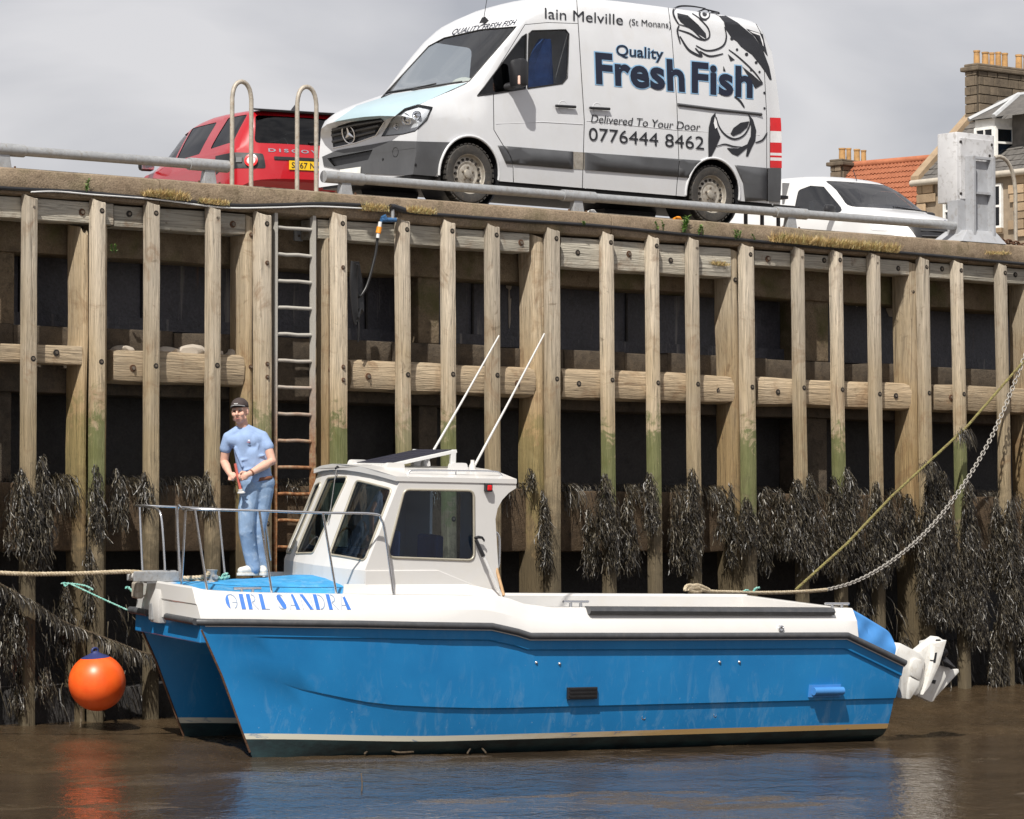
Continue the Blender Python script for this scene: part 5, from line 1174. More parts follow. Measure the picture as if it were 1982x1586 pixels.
# joints
neck = Q(469, 829, 0.01); chest = Q(476, 852, 0.0); belly = Q(490, 905, 0.02); pelv = Q(497, 948, 0.04)
shL = Q(439, 843, -0.02); elL = Q(433, 894, 0.02); wrL = Q(446, 918, -0.14)
shR = Q(509, 841, 0.04); elR = Q(526, 893, -0.02); wrR = Q(484, 919, -0.19)
hpL = Q(480, 955, 0.0); knL = Q(478, 1030, -0.07); anL = Q(489, 1098, 0.0)
hpR = Q(512, 953, 0.07); knR = Q(497, 1028, 0.06); anR = Q(505, 1096, 0.12)
tb0 = Q(458, 899, -0.24); tb1 = Q(468, 948, -0.22); td = (tb1 - tb0).normalized()
hc = Q(463.5, 797, -0.02); hf = Vector((-0.24, -0.97, 0.02)).normalized(); hu = Vector((-0.10, -0.14, 1.0)); hu = (hu - hf * hu.dot(hf)).normalized(); hr = hf.cross(hu).normalized()   # hr: image-right side of face is -hr or +hr
if hr.x < 0: hr = -hr
HA = Matrix(((hr.x, -hf.x, hu.x), (hr.y, -hf.y, hu.y), (hr.z, -hf.z, hu.z)))
def HP(x, y, z): return hc + hr * x + hf * y + hu * z
b = Blob()
b.ball(HP(0, -0.012, 0.025), 0.098, (0.80, 1.0, 1.02), HA); b.ball(HP(0, 0.02, -0.055), 0.062, (0.92, 1.0, 1.1), HA); b.ball(HP(0, 0.045, -0.098), 0.026, (1.2, 0.9, 0.9), HA)
b.ball(HP(0, 0.066, 0.018), 0.035, (1.5, 0.6, 0.5), HA)
b.limb([HP(0, 0.083, 0.008), HP(0, 0.098, -0.022), HP(0, 0.100, -0.034)], [0.010, 0.013, 0.015]); b.ball(HP(0.012, 0.090, -0.038), 0.010); b.ball(HP(-0.012, 0.090, -0.038), 0.010)
for s_ in (-1, 1):
    b.ball(HP(s_ * 0.038, 0.062, -0.030), 0.026, (1, 0.8, 1), HA); b.ball(HP(s_ * 0.079, -0.012, -0.01), 0.026, (0.35, 0.7, 1.15), HA); b.ball(HP(s_ * 0.05, 0.012, -0.072), 0.03, (0.7, 1, 0.8), HA)
b.ball(HP(0, 0.078, -0.061), 0.020, (1.2, 0.6, 0.45), HA); b.ball(HP(0, 0.072, -0.078), 0.020, (1.1, 0.6, 0.45), HA)
b.limb([HP(0, -0.025, -0.06), neck + Vector((0, 0.01, 0.01)), chest + Vector((0, 0.03, 0.03))], [0.056, 0.057, 0.055])
b.limb([chest + Vector((0.0, 0.02, 0.0)), belly + Vector((0, 0.01, 0)), pelv], [0.07, 0.07, 0.07]); b.limb([shL + Vector((0.02, 0, -0.03)), shR + Vector((-0.02, 0, -0.03))], [0.035, 0.035])
# arms
b.limb([shL.lerp(elL, 0.25), shL.lerp(elL, 0.5), elL, elL.lerp(wrL, 0.35), wrL], [0.042, 0.047, 0.042, 0.044, 0.028]); b.limb([shR.lerp(elR, 0.25), shR.lerp(elR, 0.5), elR, elR.lerp(wrR, 0.3), wrR], [0.044, 0.050, 0.044, 0.047, 0.029])
# hands: palm, four unequal bent fingers and a thumb, closed on the tube
def hand(w, tip, grip, side):
    d = (tip - w).normalized(); out = Vector((0, -1, 0)); across = d.cross(out).normalized(); out = across.cross(d).normalized()
    if out.y > 0: out = -out
    pc_ = w + d * 0.05; b.limb([w, w + d * 0.03], [0.028, 0.032]); b.ball(pc_, 0.043, (1.0, 0.55, 1.0), Matrix(((d.x, out.x, across.x), (d.y, out.y, across.y), (d.z, out.z, across.z))))
    for k, ln in enumerate((0.062, 0.070, 0.066, 0.052)):
        r0 = w + d * 0.078 + across * (0.028 - 0.0185 * k); a = r0 + d * ln * 0.45 + out * ln * 0.12; c = a + d * ln * 0.18 + out * ln * 0.42 * side; e = c - d * ln * 0.22 + out * ln * 0.25 * side
        b.limb([r0 - d * 0.02, r0, a, c, e], [0.010, 0.0095, 0.0088, 0.0082, 0.0072])
    t0 = w + d * 0.03 + across * 0.030; b.limb([t0, t0 + d * 0.03 + across * 0.018 + out * 0.012, t0 + d * 0.058 + across * 0.010 + out * 0.022], [0.013, 0.0115, 0.009])
hand(wrL, Q(461, 930, -0.225), None, 1.0); hand(wrR, Q(464, 928, -0.235), None, 1.0)
# legs inside the jeans
b.limb([hpL, knL, anL], [0.055, 0.04, 0.035]); b.limb([hpR, knR, anR], [0.055, 0.04, 0.035])
body = b.skin('body', M['skin'], man, 0.0065, 2)
for s_ in (-1, 1):
    m = Blob(); m.ball(HP(s_ * 0.031, 0.079, 0.000), 0.0125, (1.35, 0.55, 0.55), HA); m.build('eye', M['eye'], man, 1.0)
    m = Blob(); m.limb([HP(s_ * 0.014, 0.089, 0.016), HP(s_ * 0.034, 0.087, 0.020), HP(s_ * 0.052, 0.074, 0.014)], [0.005, 0.006, 0.004]); m.build('eyebrow', M['hair'], man, 1.0)
m = Blob(); m.ball(HP(0.0, 0.088, -0.0695), 0.016, (1.35, 0.5, 0.35), HA); m.build('mouth', M['mouth'], man, 1.0)
m = Blob(); m.limb([HP(-0.02, 0.086, -0.078), HP(0, 0.0905, -0.079), HP(0.02, 0.086, -0.078)], [0.004, 0.0055, 0.004]); m.build('lip', M['lip'], man, 1.0)
# hair at the sides
m = Blob()
for s_ in (-1, 1): m.ball(HP(s_ * 0.070, -0.035, 0.012), 0.045, (0.28, 0.9, 0.75), HA)
m.ball(HP(0, -0.075, 0.0), 0.06, (1.05, 0.5, 0.9), HA); m.skin('hair', M['hair'], man, 0.007, 2)
# cap
m = Blob(); m.ball(HP(0, -0.010, 0.052), 0.101, (0.86, 1.04, 0.86), HA)
cp = m.build('cap', M['cap'], man, 1.5)
bmc = bmesh.new(); bmc.from_mesh(cp.data); pl = HP(0, 0, 0.038); bmesh.ops.bisect_plane(bmc, geom=list(bmc.verts) + list(bmc.edges) + list(bmc.faces), plane_co=pl, plane_no=hu + hf * 0.05, clear_inner=True); bmc.to_mesh(cp.data); bmc.free()
md = cp.modifiers.new('thickness', 'SOLIDIFY'); md.thickness = 0.004
vs = []; fs = []
for i in range(9):
    a = lerp(-1.15, 1.15, i / 8)
    for r_, dz in ((0.075, 0.008), (0.105, 0.012), (0.130, 0.010)):
        k = 1.0 if r_ < 0.08 else (1 - 0.20 * abs(math.sin(a)) ** 2); vs.append(HP(math.sin(a) * 0.086 * (1.0 if r_ < 0.12 else 0.92), math.cos(a) * r_ * k + 0.01, 0.044 + dz - 0.012 * math.sin(a) ** 2))
for i in range(8):
    for j in range(2): fs.append((i * 3 + j, i * 3 + j + 1, i * 3 + j + 4, i * 3 + j + 3))
m = MB(); m.add(vs, fs); pk = m.build('cap_peak', M['cap'], man, smooth=1.5); pk.modifiers.new('thickness', 'SOLIDIFY').thickness = 0.006
m = MB(); m.tube([vs[i * 3 + 2] for i in range(9)], 0.004, 6); m.build('peak_piping', M['interior_light'], man)
m = MB(); vs_, fs_ = fit_text('www', -0.022, 0.022, -0.005, 0.005, 0.03); decal('cap_badge', vs_, fs_, M['ink_white'], man, lambda x, y: HP(x - 0.006, 0.090, 0.072 + y + 0.0) + hf * 0.006)
# t-shirt
t = Blob(); t.limb([neck + Vector((0.004, 0.02, -0.02)), chest], [0.070, 0.110]); t.limb([neck + Vector((-0.03, 0.015, -0.02)), shL + Vector((0.020, 0, -0.022))], [0.058, 0.058]); t.limb([neck + Vector((0.04, 0.015, -0.02)), shR + Vector((-0.02, 0, -0.022))], [0.060, 0.060]); t.limb([shL + Vector((0.04, 0, -0.05)), chest + Vector((-0.02, 0, -0.02))], [0.07, 0.10]); t.limb([shR + Vector((-0.04, 0, -0.05)), chest + Vector((0.05, 0.0, -0.02))], [0.075, 0.10])
t.limb([chest + Vector((-0.03, 0.0, -0.02)), Q(474, 890, 0.0), Q(480, 925, 0.01)], [0.108, 0.098, 0.10]); t.limb([chest + Vector((0.055, 0.03, -0.02)), Q(499, 890, 0.03), Q(505, 923, 0.03)], [0.112, 0.104, 0.106]); t.limb([Q(487, 880, 0.0), Q(492, 926, 0.02)], [0.11, 0.115])
t.limb([shL + Vector((0.012, 0, -0.022)), shL.lerp(elL, 0.50)], [0.056, 0.060]); t.limb([shR + Vector((-0.012, 0, -0.022)), shR.lerp(elR, 0.46)], [0.058, 0.064])
for a0, a1 in (((468, 892, -0.10), (512, 882, -0.07)), ((474, 912, -0.10), (520, 898, -0.07)), ((455, 868, -0.09), (470, 905, -0.105)), ((500, 862, -0.07), (492, 900, -0.095))):
    t.limb([Q(*a0), Q(*a1)], [0.012, 0.012])
t.skin('t_shirt', M['tee'], man, 0.009, 3)
p = Q(482, 857, -0.118); m = MB(); m.box(p, (0.030, 0.004, 0.006)); m.build('shirt_print', M['flare'], man); m = MB(); m.box(p + Vector((0.004, 0, 0.018)), (0.018, 0.004, 0.012)); m.build('shirt_print', M['ink_white'], man)
# jeans
j = Blob(); j.limb([Q(482, 938, 0.0), Q(512, 934, 0.05)], [0.098, 0.098]); j.limb([Q(484, 950, 0.0), Q(478, 990, -0.04), knL, Q(484, 1070, -0.02), Q(491, 1100, 0.0)], [0.102, 0.090, 0.078, 0.070, 0.068]); j.limb([Q(510, 948, 0.06), Q(503, 990, 0.07), knR, Q(501, 1070, 0.1), Q(506, 1096, 0.12)], [0.098, 0.092, 0.078, 0.070, 0.066])
for a0, a1 in (((468, 1010, -0.10), (486, 1020, -0.125)), ((470, 1036, -0.12), (488, 1030, -0.13)), ((476, 1062, -0.07), (494, 1056, -0.08)), ((480, 1090, -0.05), (496, 1084, -0.06)), ((496, 975, -0.02), (512, 962, -0.02)), ((474, 968, -0.10), (492, 976, -0.07)), ((498, 1040, 0.0), (508, 1050, 0.03)), ((500, 1080, 0.05), (510, 1074, 0.07))):
    j.limb([Q(*a0), Q(*a1)], [0.013, 0.010])
j.skin('jeans', M['denim'], man, 0.009, 3)
bl = []
for k in range(20):
    a = 2 * math.pi * k / 20; bl.append(Q(498, 932, 0.03) + Vector((0.152 * math.cos(a), 0.112 * math.sin(a), 0.028 * math.cos(a) + 0.01)))
m = MB(); vs = [p + Vector((0, 0, dz)) for p in bl for dz in (-0.018, 0.018)]; m.add(vs, [(2 * k, (2 * k + 2) % 40, (2 * k + 3) % 40, 2 * k + 1) for k in range(20)]); be = m.build('belt', M['belt'], man, 1.5); be.modifiers.new('thickness', 'SOLIDIFY').thickness = 0.012
# shoes
for an, yaw, nm in ((anL + Vector((0, 0, -0.0)), (-0.82, -0.57, 0), 0), (anR, (0.2, -0.98, 0), 1)):
    d = Vector(yaw).normalized(); g = Blob(); c = Vector((an.x, an.y, 0.0)); zf = 0.035
    g.limb([c - d * 0.05 + UP * 0.05, c + d * 0.05 + UP * 0.045, c + d * 0.13 + UP * 0.035], [0.045, 0.046, 0.038]); g.limb([c - d * 0.04 + UP * 0.08, c + UP * 0.085], [0.04, 0.04]); s = g.skin('shoe', M['shoe'], man, 0.008, 3)
    so_ = MB(); side = d.cross(UP); pr = []
    for k in range(18):
        a = 2 * math.pi * k / 18; q = c + d * (0.045 + 0.135 * math.cos(a)) + side * 0.048 * math.sin(a) * (1.0 + 0.1 * math.cos(a)); pr.append(q)
    so_.hull([p + UP * -0.012 for p in pr], [p + UP * 0.016 for p in pr]); so_.build('sole', M['shoe'], man, bevel=0.004)
# wrist band
m = MB(); w = wrR.lerp(elR, 0.10); dd = (elR - wrR).normalized(); A = look(w, dd); m.lathe([(0.033, -0.009), (0.036, 0), (0.033, 0.009)], 12, A); m.build('wrist_band', M['belt'], man, 1.0)
# what he holds
ht = thing('hand_pump', 'red plastic tube with a white foot held in both hands of the man', 'hand tool', mat=PM)
m = MB(); m.tube([tb0, tb1], 0.014, 14); m.build('tube', M['flare'], ht, 0.9); m = MB(); m.tube([tb1, tb1 + td * 0.04], [0.024, 0.021], 14); m.build('collar', M['gel'], ht, 0.9)
m = MB(); m.lathe([(0.03, 0), (0.034, 0.010), (0.02, 0.024), (0.0, 0.026)], 14, Matrix.Translation(tb1 + td * 0.045) @ Matrix.Diagonal((1.2, 0.8, 1, 1))); m.build('foot', M['gel'], ht, 0.9)
# ------------------------------------------------------------------ buoy, ropes, chain, cabinet
def strand_rope(pts, r, pitch=0.09, n=3, seg=None):
    """laid rope: three strands twisted round the path"""
    pts = [Vector(p) for p in pts]; L = [0]
    for a, b in zip(pts[:-1], pts[1:]): L.append(L[-1] + (b - a).length)
    N = int(L[-1] / 0.018) + 2; path = []; i = 0
    for k in range(N + 1):
        s = L[-1] * k / N
        while i < len(L) - 2 and L[i + 1] < s: i += 1
        t = (s - L[i]) / max(1e-9, L[i + 1] - L[i]); path.append((pts[i].lerp(pts[i + 1], t), s, (pts[i + 1] - pts[i]).normalized()))
    m = MB()
    for q in range(n):
        P = []
        for p, s, d in path:
            u = d.cross(UP).normalized(); w = d.cross(u); a = 2 * math.pi * (s / pitch + q / n); P.append(p + (u * math.cos(a) + w * math.sin(a)) * r * 0.55)
        m.tube(P, r * 0.55, 6)
    return m
bw = BM @ Vector((-0.30, 0.19, 1.79)); e0 = PY(-110, 1098, -1.5)
P = smooth_path([e0, e0.lerp(bw, 0.35) + Vector((0, 0, -0.045)), e0.lerp(bw, 0.7) + Vector((0, 0, -0.03)), bw, BM @ Vector((0.05, 0.19, 1.735)), BM @ Vector((0.35, 0.0, 1.75)), BM @ Vector((0.42, -0.02, 1.80))], 8)
m = strand_rope(P, 0.022); single('mooring_rope', m, M['rope'], 'thick cream mooring rope stretched from the bow roller towards the wall', 'rope')
def twine(pts, r, mat, label, name='twine'):
    m = strand_rope(smooth_path(pts, 8), r, 0.05, 2); return single(name, m, M[mat], label, 'rope')
ra = e0.lerp(bw, 0.52) + Vector((0, 0, -0.045)); near_b = BM @ Vector((0.0, 0.78, 1.385)); 
twine([PD(118, 1130, 35.9), PD(128, 1129, 35.9), PD(142, 1133, 35.85), PD(200, 1160, 35.8), PD(258, 1186, 35.75)], 0.010, 'rope_teal', 'thin teal twine slanting from the mooring rope down to the bow')
twine([PD(262, 1150, 35.6), PD(252, 1141, 35.6), PD(246, 1136, 35.6), PD(244, 1140, 35.6)], 0.016, 'rope_teal', 'short frayed teal rope end poking out beside the bow')
twine([PD(122, 1128, 35.88), PD(128, 1136, 35.86), PD(133, 1130, 35.86), PD(160, 1133, 35.85), PD(172, 1137, 35.84), PD(180, 1142, 35.84)], 0.011, 'rope_teal', 'teal twine knot tied round the cream mooring rope')
# ropes lying on the foredeck
twine([BM @ BY(x, y, yy) for x, y, yy in ((435, 1124, 0.05), (425, 1119, 0.12), (418, 1122, 0.02), (442, 1117, 0.1), (430, 1114, 0.16), (440, 1111, 0.1))], 0.018, 'rope_teal', 'tangle of teal rope lying by the foredeck bollard')
twine([BM @ BY(x, y, yy) for x, y, yy in ((370, 1129, 0.1), (385, 1125, 0.12), (400, 1127, 0.02), (418, 1128, -0.05), (404, 1130, -0.1), (390, 1130, -0.05))], 0.020, 'rope', 'loose bight of cream rope lying on the blue foredeck')
# weed-hung old rope
wr = smooth_path([PY(-40, 1110, -0.1), PY(24, 1147, -0.12), PY(56, 1163, -0.12), PY(117, 1203, -0.14), PY(177, 1228, -0.16), PY(230, 1248, -0.16), PY(285, 1268, -0.1), PY(340, 1275, 0.05)], 8)
m = strand_rope(wr, 0.024); single('old_rope', m, M['rope_dark'], 'old dark rope hung with weed slung low along the wall behind the buoy', 'rope')
W2 = Strands()
for p in wr[::1]:
    for _ in range(14): W2.add(p + Vector((rnd.uniform(-.05, .05), -0.02, 0.0)), (rnd.uniform(-.6, .6), -0.6, 0.1), rnd.uniform(0.05, 0.22), 0.012, 4, wtone(), 0.2)
tag(W2.build('rope_weed', M['weed']), 'dark weed dangling from the old rope', 'seaweed', kind='stuff')
# buoy
bc = PY(188, 1321, -0.55); rb = 55.0 / 1.0 * (bc - CAM).length / F
bu = thing('mooring_buoy', 'round orange vinyl buoy with a navy cap hanging against the wall', 'buoy', bc)
A = look((0, 0, 0), Vector((-0.10, -0.02, 1.0))); pr = []
for k in range(25):
    t = -math.pi / 2 + math.pi * k / 24
    if t < 1.05: pr.append((max(1e-5, rb * math.cos(t)), rb * math.sin(t)))
m = MB(); m.lathe(pr + [(rb * 0.50, rb * 0.866)], 40, A); m.build('ball', M['buoy'], bu, 1.5)
m = MB(); m.lathe([(rb * math.cos(t), rb * math.sin(t) + 0.002) for t in (1.04, 1.15, 1.25)] + [(0.07, rb * 0.985), (0.05, rb * 1.02), (0.035, rb * 1.06), (0.03, rb * 1.09), (0.0, rb * 1.1)], 32, A); m.build('cap', M['buoy_top'], bu, 1.2)
m = MB(); m.tube([A @ Vector((0.035 * math.cos(a), 0, rb * 1.10 + 0.03 * math.sin(a))) for a in [2 * math.pi * k / 12 for k in range(12)]], 0.012, 6, closed=True); m.build('eye', M['buoy_top'], bu, 1.2)
m = MB(); m.lathe([(0.045, -rb * 0.985), (0.03, -rb * 1.005), (0.0, -rb * 1.005)], 14, A @ Matrix.Rotation(-0.25, 4, 'Y')); m.build('valve', M['rust'], bu, 1.2)
topb = bc + A @ Vector((0, 0, rb * 1.12)); m = strand_rope([topb, PY(178, 1240, -0.3), PY(177, 1228, -0.15)], 0.016); single('buoy_lanyard', m, M['rope_dark'], 'short dark lanyard tying the orange buoy to the old rope', 'rope')
m = strand_rope([bc + Vector((-0.12, 0.1, -rb * 0.9)), PY(157, 1395, -0.4), PY(156, 1408, -0.35)], 0.010); single('buoy_tail', m, M['rope'], 'frayed rope tail hanging below the orange buoy', 'rope')
# stern mooring: rope then chain up to the quay
a0 = BM @ BY(1330, 1140, 1.0); q1 = PY(1992, 668, -0.12); dA = (a0 - CAM).length; dB = (q1 - CAM).length
def along(px, py): 
    t = (px - 1330) / (1992 - 1330); d = ray(px, py).normalized(); return CAM + d * lerp(dA, dB, t)
m = strand_rope(smooth_path([along(x, y) for x, y in ((1330, 1141), (1345, 1138), (1372, 1145), (1420, 1147), (1480, 1148), (1550, 1146), (1600, 1142))], 6), 0.022); single('stern_rope', m, M['rope'], 'pale rope leading from the boat stern quarter to the galvanised chain', 'rope')
m = strand_rope(smooth_path([along(x, y) for x, y in ((1325, 1143), (1330, 1134), (1345, 1135), (1358, 1143), (1345, 1146), (1332, 1139), (1350, 1133), (1372, 1142))], 6), 0.020); single('rope_knot', m, M['rope'], 'pale knotted rope loop sitting on the boat side rail', 'rope')
twine([along(1432, 1151), along(1445, 1143), along(1455, 1149), along(1462, 1140), along(1470, 1138)], 0.016, 'rope_teal', 'teal twine whipping tied on the pale stern rope')
def chain(label, pts, link_len, rad, mat):
    P = smooth_path(pts, 12); L = [0]
    for a, b in zip(P[:-1], P[1:]): L.append(L[-1] + (b - a).length)
    o = thing('mooring_chain', label, 'chain', P[0]); O_ = Vector(o.location); n = int(L[-1] / link_len); me = None; i = 0
    for k in range(n):
        s = (k + 0.5) * link_len
        while i < len(L) - 2 and L[i + 1] < s: i += 1
        t = (s - L[i]) / max(1e-9, L[i + 1] - L[i]); p = P[i].lerp(P[i + 1], t) - O_; d = (P[i + 1] - P[i]).normalized()
        if me is None:
            m = MB(); h = link_len * 0.5; w = link_len * 0.42
            ring = [(w * math.cos(a), 0, h * 0.55 * (1 if math.sin(a) > 0 else -1) + w * math.sin(a)) for a in [2 * math.pi * (q + 0.5) / 12 for q in range(12)]]
            m.tube(ring, rad, 6, closed=True); lk = m.build('link', M[mat], o, 1.5); me = lk.data
        else: lk = bpy.data.objects.new('link', me); C.objects.link(lk); lk.parent = o
        lk.matrix_basis = look(p, d) @ Matrix.Rotation(math.pi / 2 * (k % 2) + 0.6, 4, 'Z')
    return o
chain('galvanised mooring chain sagging from the stern rope up to the quay wall', [along(x, y) for x, y in ((1600, 1142), (1650, 1128), (1700, 1103), (1750, 1068), (1800, 1022), (1850, 960), (1900, 882), (1940, 800), (1992, 668))], 0.052, 0.0068, 'chain')
m = strand_rope([PY(1540, 1142, -0.30), PY(1640, 1052, -0.27), PY(1725, 962, -0.24), PY(1870, 828, -0.2), PY(1990, 690, -0.14), PY(2030, 640, -0.05)], 0.017); single('weedy_rope', m, M['rope_green'], 'straight yellow-green rope slanting up past the pile feet beside the chain', 'rope')
W3 = Strands()
for x, y in ((1862, 838), (1800, 893), (1790, 900), (1868, 832)):
    p = PY(x, y, -0.2)
    for _ in range(60): W3.add(p + Vector((rnd.uniform(-.1, .1), 0, rnd.uniform(-0.05, 0.03))), (rnd.uniform(-.6, .6), -0.4, 0), rnd.uniform(0.08, 0.26), 0.011, 4, wtone(), 0.2)
tag(W3.build('rope_weed', M['weed']), 'small weed tufts caught on the yellow-green rope', 'seaweed', kind='stuff')
chain('rusty chain lying on the coping beyond the white cabinet', [PY(x, y, 0.35) + Vector((0, 0, 0.0)) for x, y in ((1905, 448), (1930, 464), (1960, 470), (1990, 478), (2030, 484))], 0.07, 0.011, 'rust')
# ---- white cabinet on a steel stand at the quay edge
YC = 0.30
c0 = PY(1888, 462, YC); cbn = thing('service_cabinet', 'chipped white box cabinet on a flared grey steel stand at the quay edge', 'cabinet', (c0.x, YC, 5.86)); KO = Vector(cbn.location)
xa = PY(1852, 330, YC).x - KO.x; xb = PY(1925, 330, YC).x - KO.x; z0 = PY(1888, 394, YC).z - KO.z; z1 = PY(1888, 259, YC).z - KO.z; dpc = 0.34
m = MB(); m.bb((xa, 0.0, z0), (xb, dpc, z1), bev=0.012); bxo = m.build('casing', M['cabinet'], cbn, smooth=0.6)
m = MB(); m.bb((xa + 0.05, -0.012, z0 + 0.04), (xb - 0.05, 0.001, z1 - 0.07), bev=0.004); m.build('back_panel', M['cabinet'], bxo)
for fx_, fz_ in ((0.09, 0.12), (0.91, 0.12), (0.09, 0.86), (0.91, 0.86), (0.85, 0.7), (0.9, 0.55)):
    m = MB(); p = Vector((lerp(xa, xb, fx_), -0.006, lerp(z0, z1, fz_))); m.lathe([(0.02, 0), (0.018, 0.012), (0, 0.014)], 8, look(p, (0, -1, 0))); m.build('fixing_screw', M['bolt_hole'], bxo, smooth=0.6)
sx0 = PY(1869, 400, YC).x - KO.x; sx1 = PY(1907, 400, YC).x - KO.x
for x in (sx0, sx1):
    m = MB(); m.bb((x - 0.022, -0.16, 0.0), (x + 0.022, -0.014, z0 + 0.66 * (z1 - z0)), bev=0.004); m.build('upright', M['grey_steel'], cbn)
m = MB(); m.bb((sx0 + 0.023, -0.06, 0.01), (sx1 - 0.023, -0.04, z0 + 0.60 * (z1 - z0))); m.build('web', M['grey_steel'], cbn)
for zz in (0.12, 0.62): m = MB(); m.bb((sx0 + 0.023, -0.12, z0 + zz * (z1 - z0)), (sx1 - 0.023, -0.062, z0 + zz * (z1 - z0) + 0.03)); m.build('rung_bar', M['grey_steel'], cbn)
m = MB(); m.bb((sx0 - 0.16, -0.02, 0.02), (sx0 - 0.023, 0.16, z0 + 0.02)); m.build('side_plate', M['grey_steel'], cbn)
m = MB(); m.hull([(sx0 - 0.10, -0.12, 0.16), (sx1 + 0.06, -0.12, 0.16), (sx1 + 0.06, 0.26, 0.16), (sx0 - 0.10, 0.26, 0.16)], [(sx0 - 0.30, -0.22, 0.0), (sx1 + 0.16, -0.22, 0.0), (sx1 + 0.16, 0.36, 0.0), (sx0 - 0.30, 0.36, 0.0)]); m.build('flared_base', M['grey_steel'], cbn, bevel=0.006)
p = PY(1912, 441, YC) - KO; m = MB(); m.lathe([(0.05, -0.05), (0.055, 0), (0.05, 0.05), (0, 0.055)], 14, look(p, (1, -0.4, 0))); m.build('cable_gland', M['black_rubber'], cbn, 0.8)
# small things on the mud
def debris(name, pts, r, mat, label, cat):
    m = MB(); m.tube(smooth_path([PZ(x, y, 0.0) + Vector((0, 0, mud_z(PZ(x, y, 0).x, PZ(x, y, 0).y) * 0 + 0.012 + dz)) for x, y, dz in pts], 5), r, 6); single(name, m, M[mat], label, cat)
debris('driftwood_twig', [(700, 1536, 0.0), (701, 1528, 0.03), (699, 1516, 0.07)], 0.006, 'rope_dark', 'small upright twig sticking out of the shallow water', 'twig')
debris('rope_scrap', [(706, 1467, 0.03), (722, 1461, 0.05), (745, 1462, 0.05), (770, 1465, 0.03), (800, 1464, 0.03)], 0.010, 'rope_dark', 'muddy rope scrap lying beside the hull bottom, long and flat', 'rope')
debris('rope_scrap', [(905, 1464, 0.02), (915, 1457, 0.05), (928, 1457, 0.05), (940, 1463, 0.02)], 0.009, 'rope_dark', 'muddy rope scrap arched beside the hull bottom', 'rope')

# ------------------------------------------------------------------ vehicles
def to_px(p):
    d = Vector(p) - CAM; z = d.dot(cf); return (991 + F * d.dot(cr) / z, 793 - F * d.dot(cu) / z)
def carve_px(bm, W_, poly, val, layer, sel=None, face=True):
    """mark the part of a body shell that is seen inside a convex outline given in photograph pixels; W_ = body to world matrix"""
    Wi = W_.inverted(); camL = Wi @ CAM; R3 = Wi.to_3x3(); n = len(poly)
    ar = sum(poly[i - 1][0] * poly[i][1] - poly[i][0] * poly[i - 1][1] for i in range(n))
    if ar < 0: poly = poly[::-1]
    xs = [p[0] for p in poly]; ys = [p[1] for p in poly]; bx = (min(xs), max(xs), min(ys), max(ys))
    def cand():
        out = []
        for f in bm.faces:
            if sel is not None and f[layer] not in sel: continue
            if face and f.normal.dot(camL - f.calc_center_median()) <= 0: continue
            ps = [to_px(W_ @ v.co) for v in f.verts]
            if max(p[0] for p in ps) < bx[0] or min(p[0] for p in ps) > bx[1] or max(p[1] for p in ps) < bx[2] or min(p[1] for p in ps) > bx[3]: continue
            out.append(f)
        return out
    for i in range(n):
        a = R3 @ ray(*poly[i - 1]); b = R3 @ ray(*poly[i]); no = a.cross(b)
        if no.length < 1e-12: continue
        fs = cand(); geom = list({e for f in fs for e in f.edges} | {v for f in fs for v in f.verts}) + fs
        bmesh.ops.bisect_plane(bm, geom=geom, dist=1e-5, plane_co=camL, plane_no=no.normalized())
    hit = []
    for f in cand():
        c = to_px(W_ @ f.calc_center_median())
        if inpoly(c[0], c[1], poly): f[layer] = val; hit.append(f)
    return hit
def shell(st, ring, nose=0.0, tail=0.0):
    """closed body from cross-sections; ring(x) -> list of (y, z) from near sill over the roof to the centre; mirrored"""
    bm = bmesh.new(); lay = bm.faces.layers.int.new('part'); rows = []
    for x in st:
        r = ring(x); full = [(x_, -y, z) for x_, y, z in r] + [(x_, y, z) for x_, y, z in r[-2::-1]]; rows.append([bm.verts.new(p) for p in full])
    n = len(rows[0])
    for a, b in zip(rows[:-1], rows[1:]):
        for j in range(n - 1): bm.faces.new((a[j], a[j + 1], b[j + 1], b[j]))
    h = (n + 1) // 2
    for row in (rows[0], rows[-1]):
        for j in range(h - 1): bm.faces.new((row[j], row[j + 1], row[n - 2 - j], row[n - 1 - j])) if n - 2 - j > j + 1 else bm.faces.new((row[j], row[j + 1], row[n - 1 - j]))
    bmesh.ops.remove_doubles(bm, verts=bm.verts, dist=1e-4); bmesh.ops.recalc_face_normals(bm, faces=bm.faces); return bm, lay
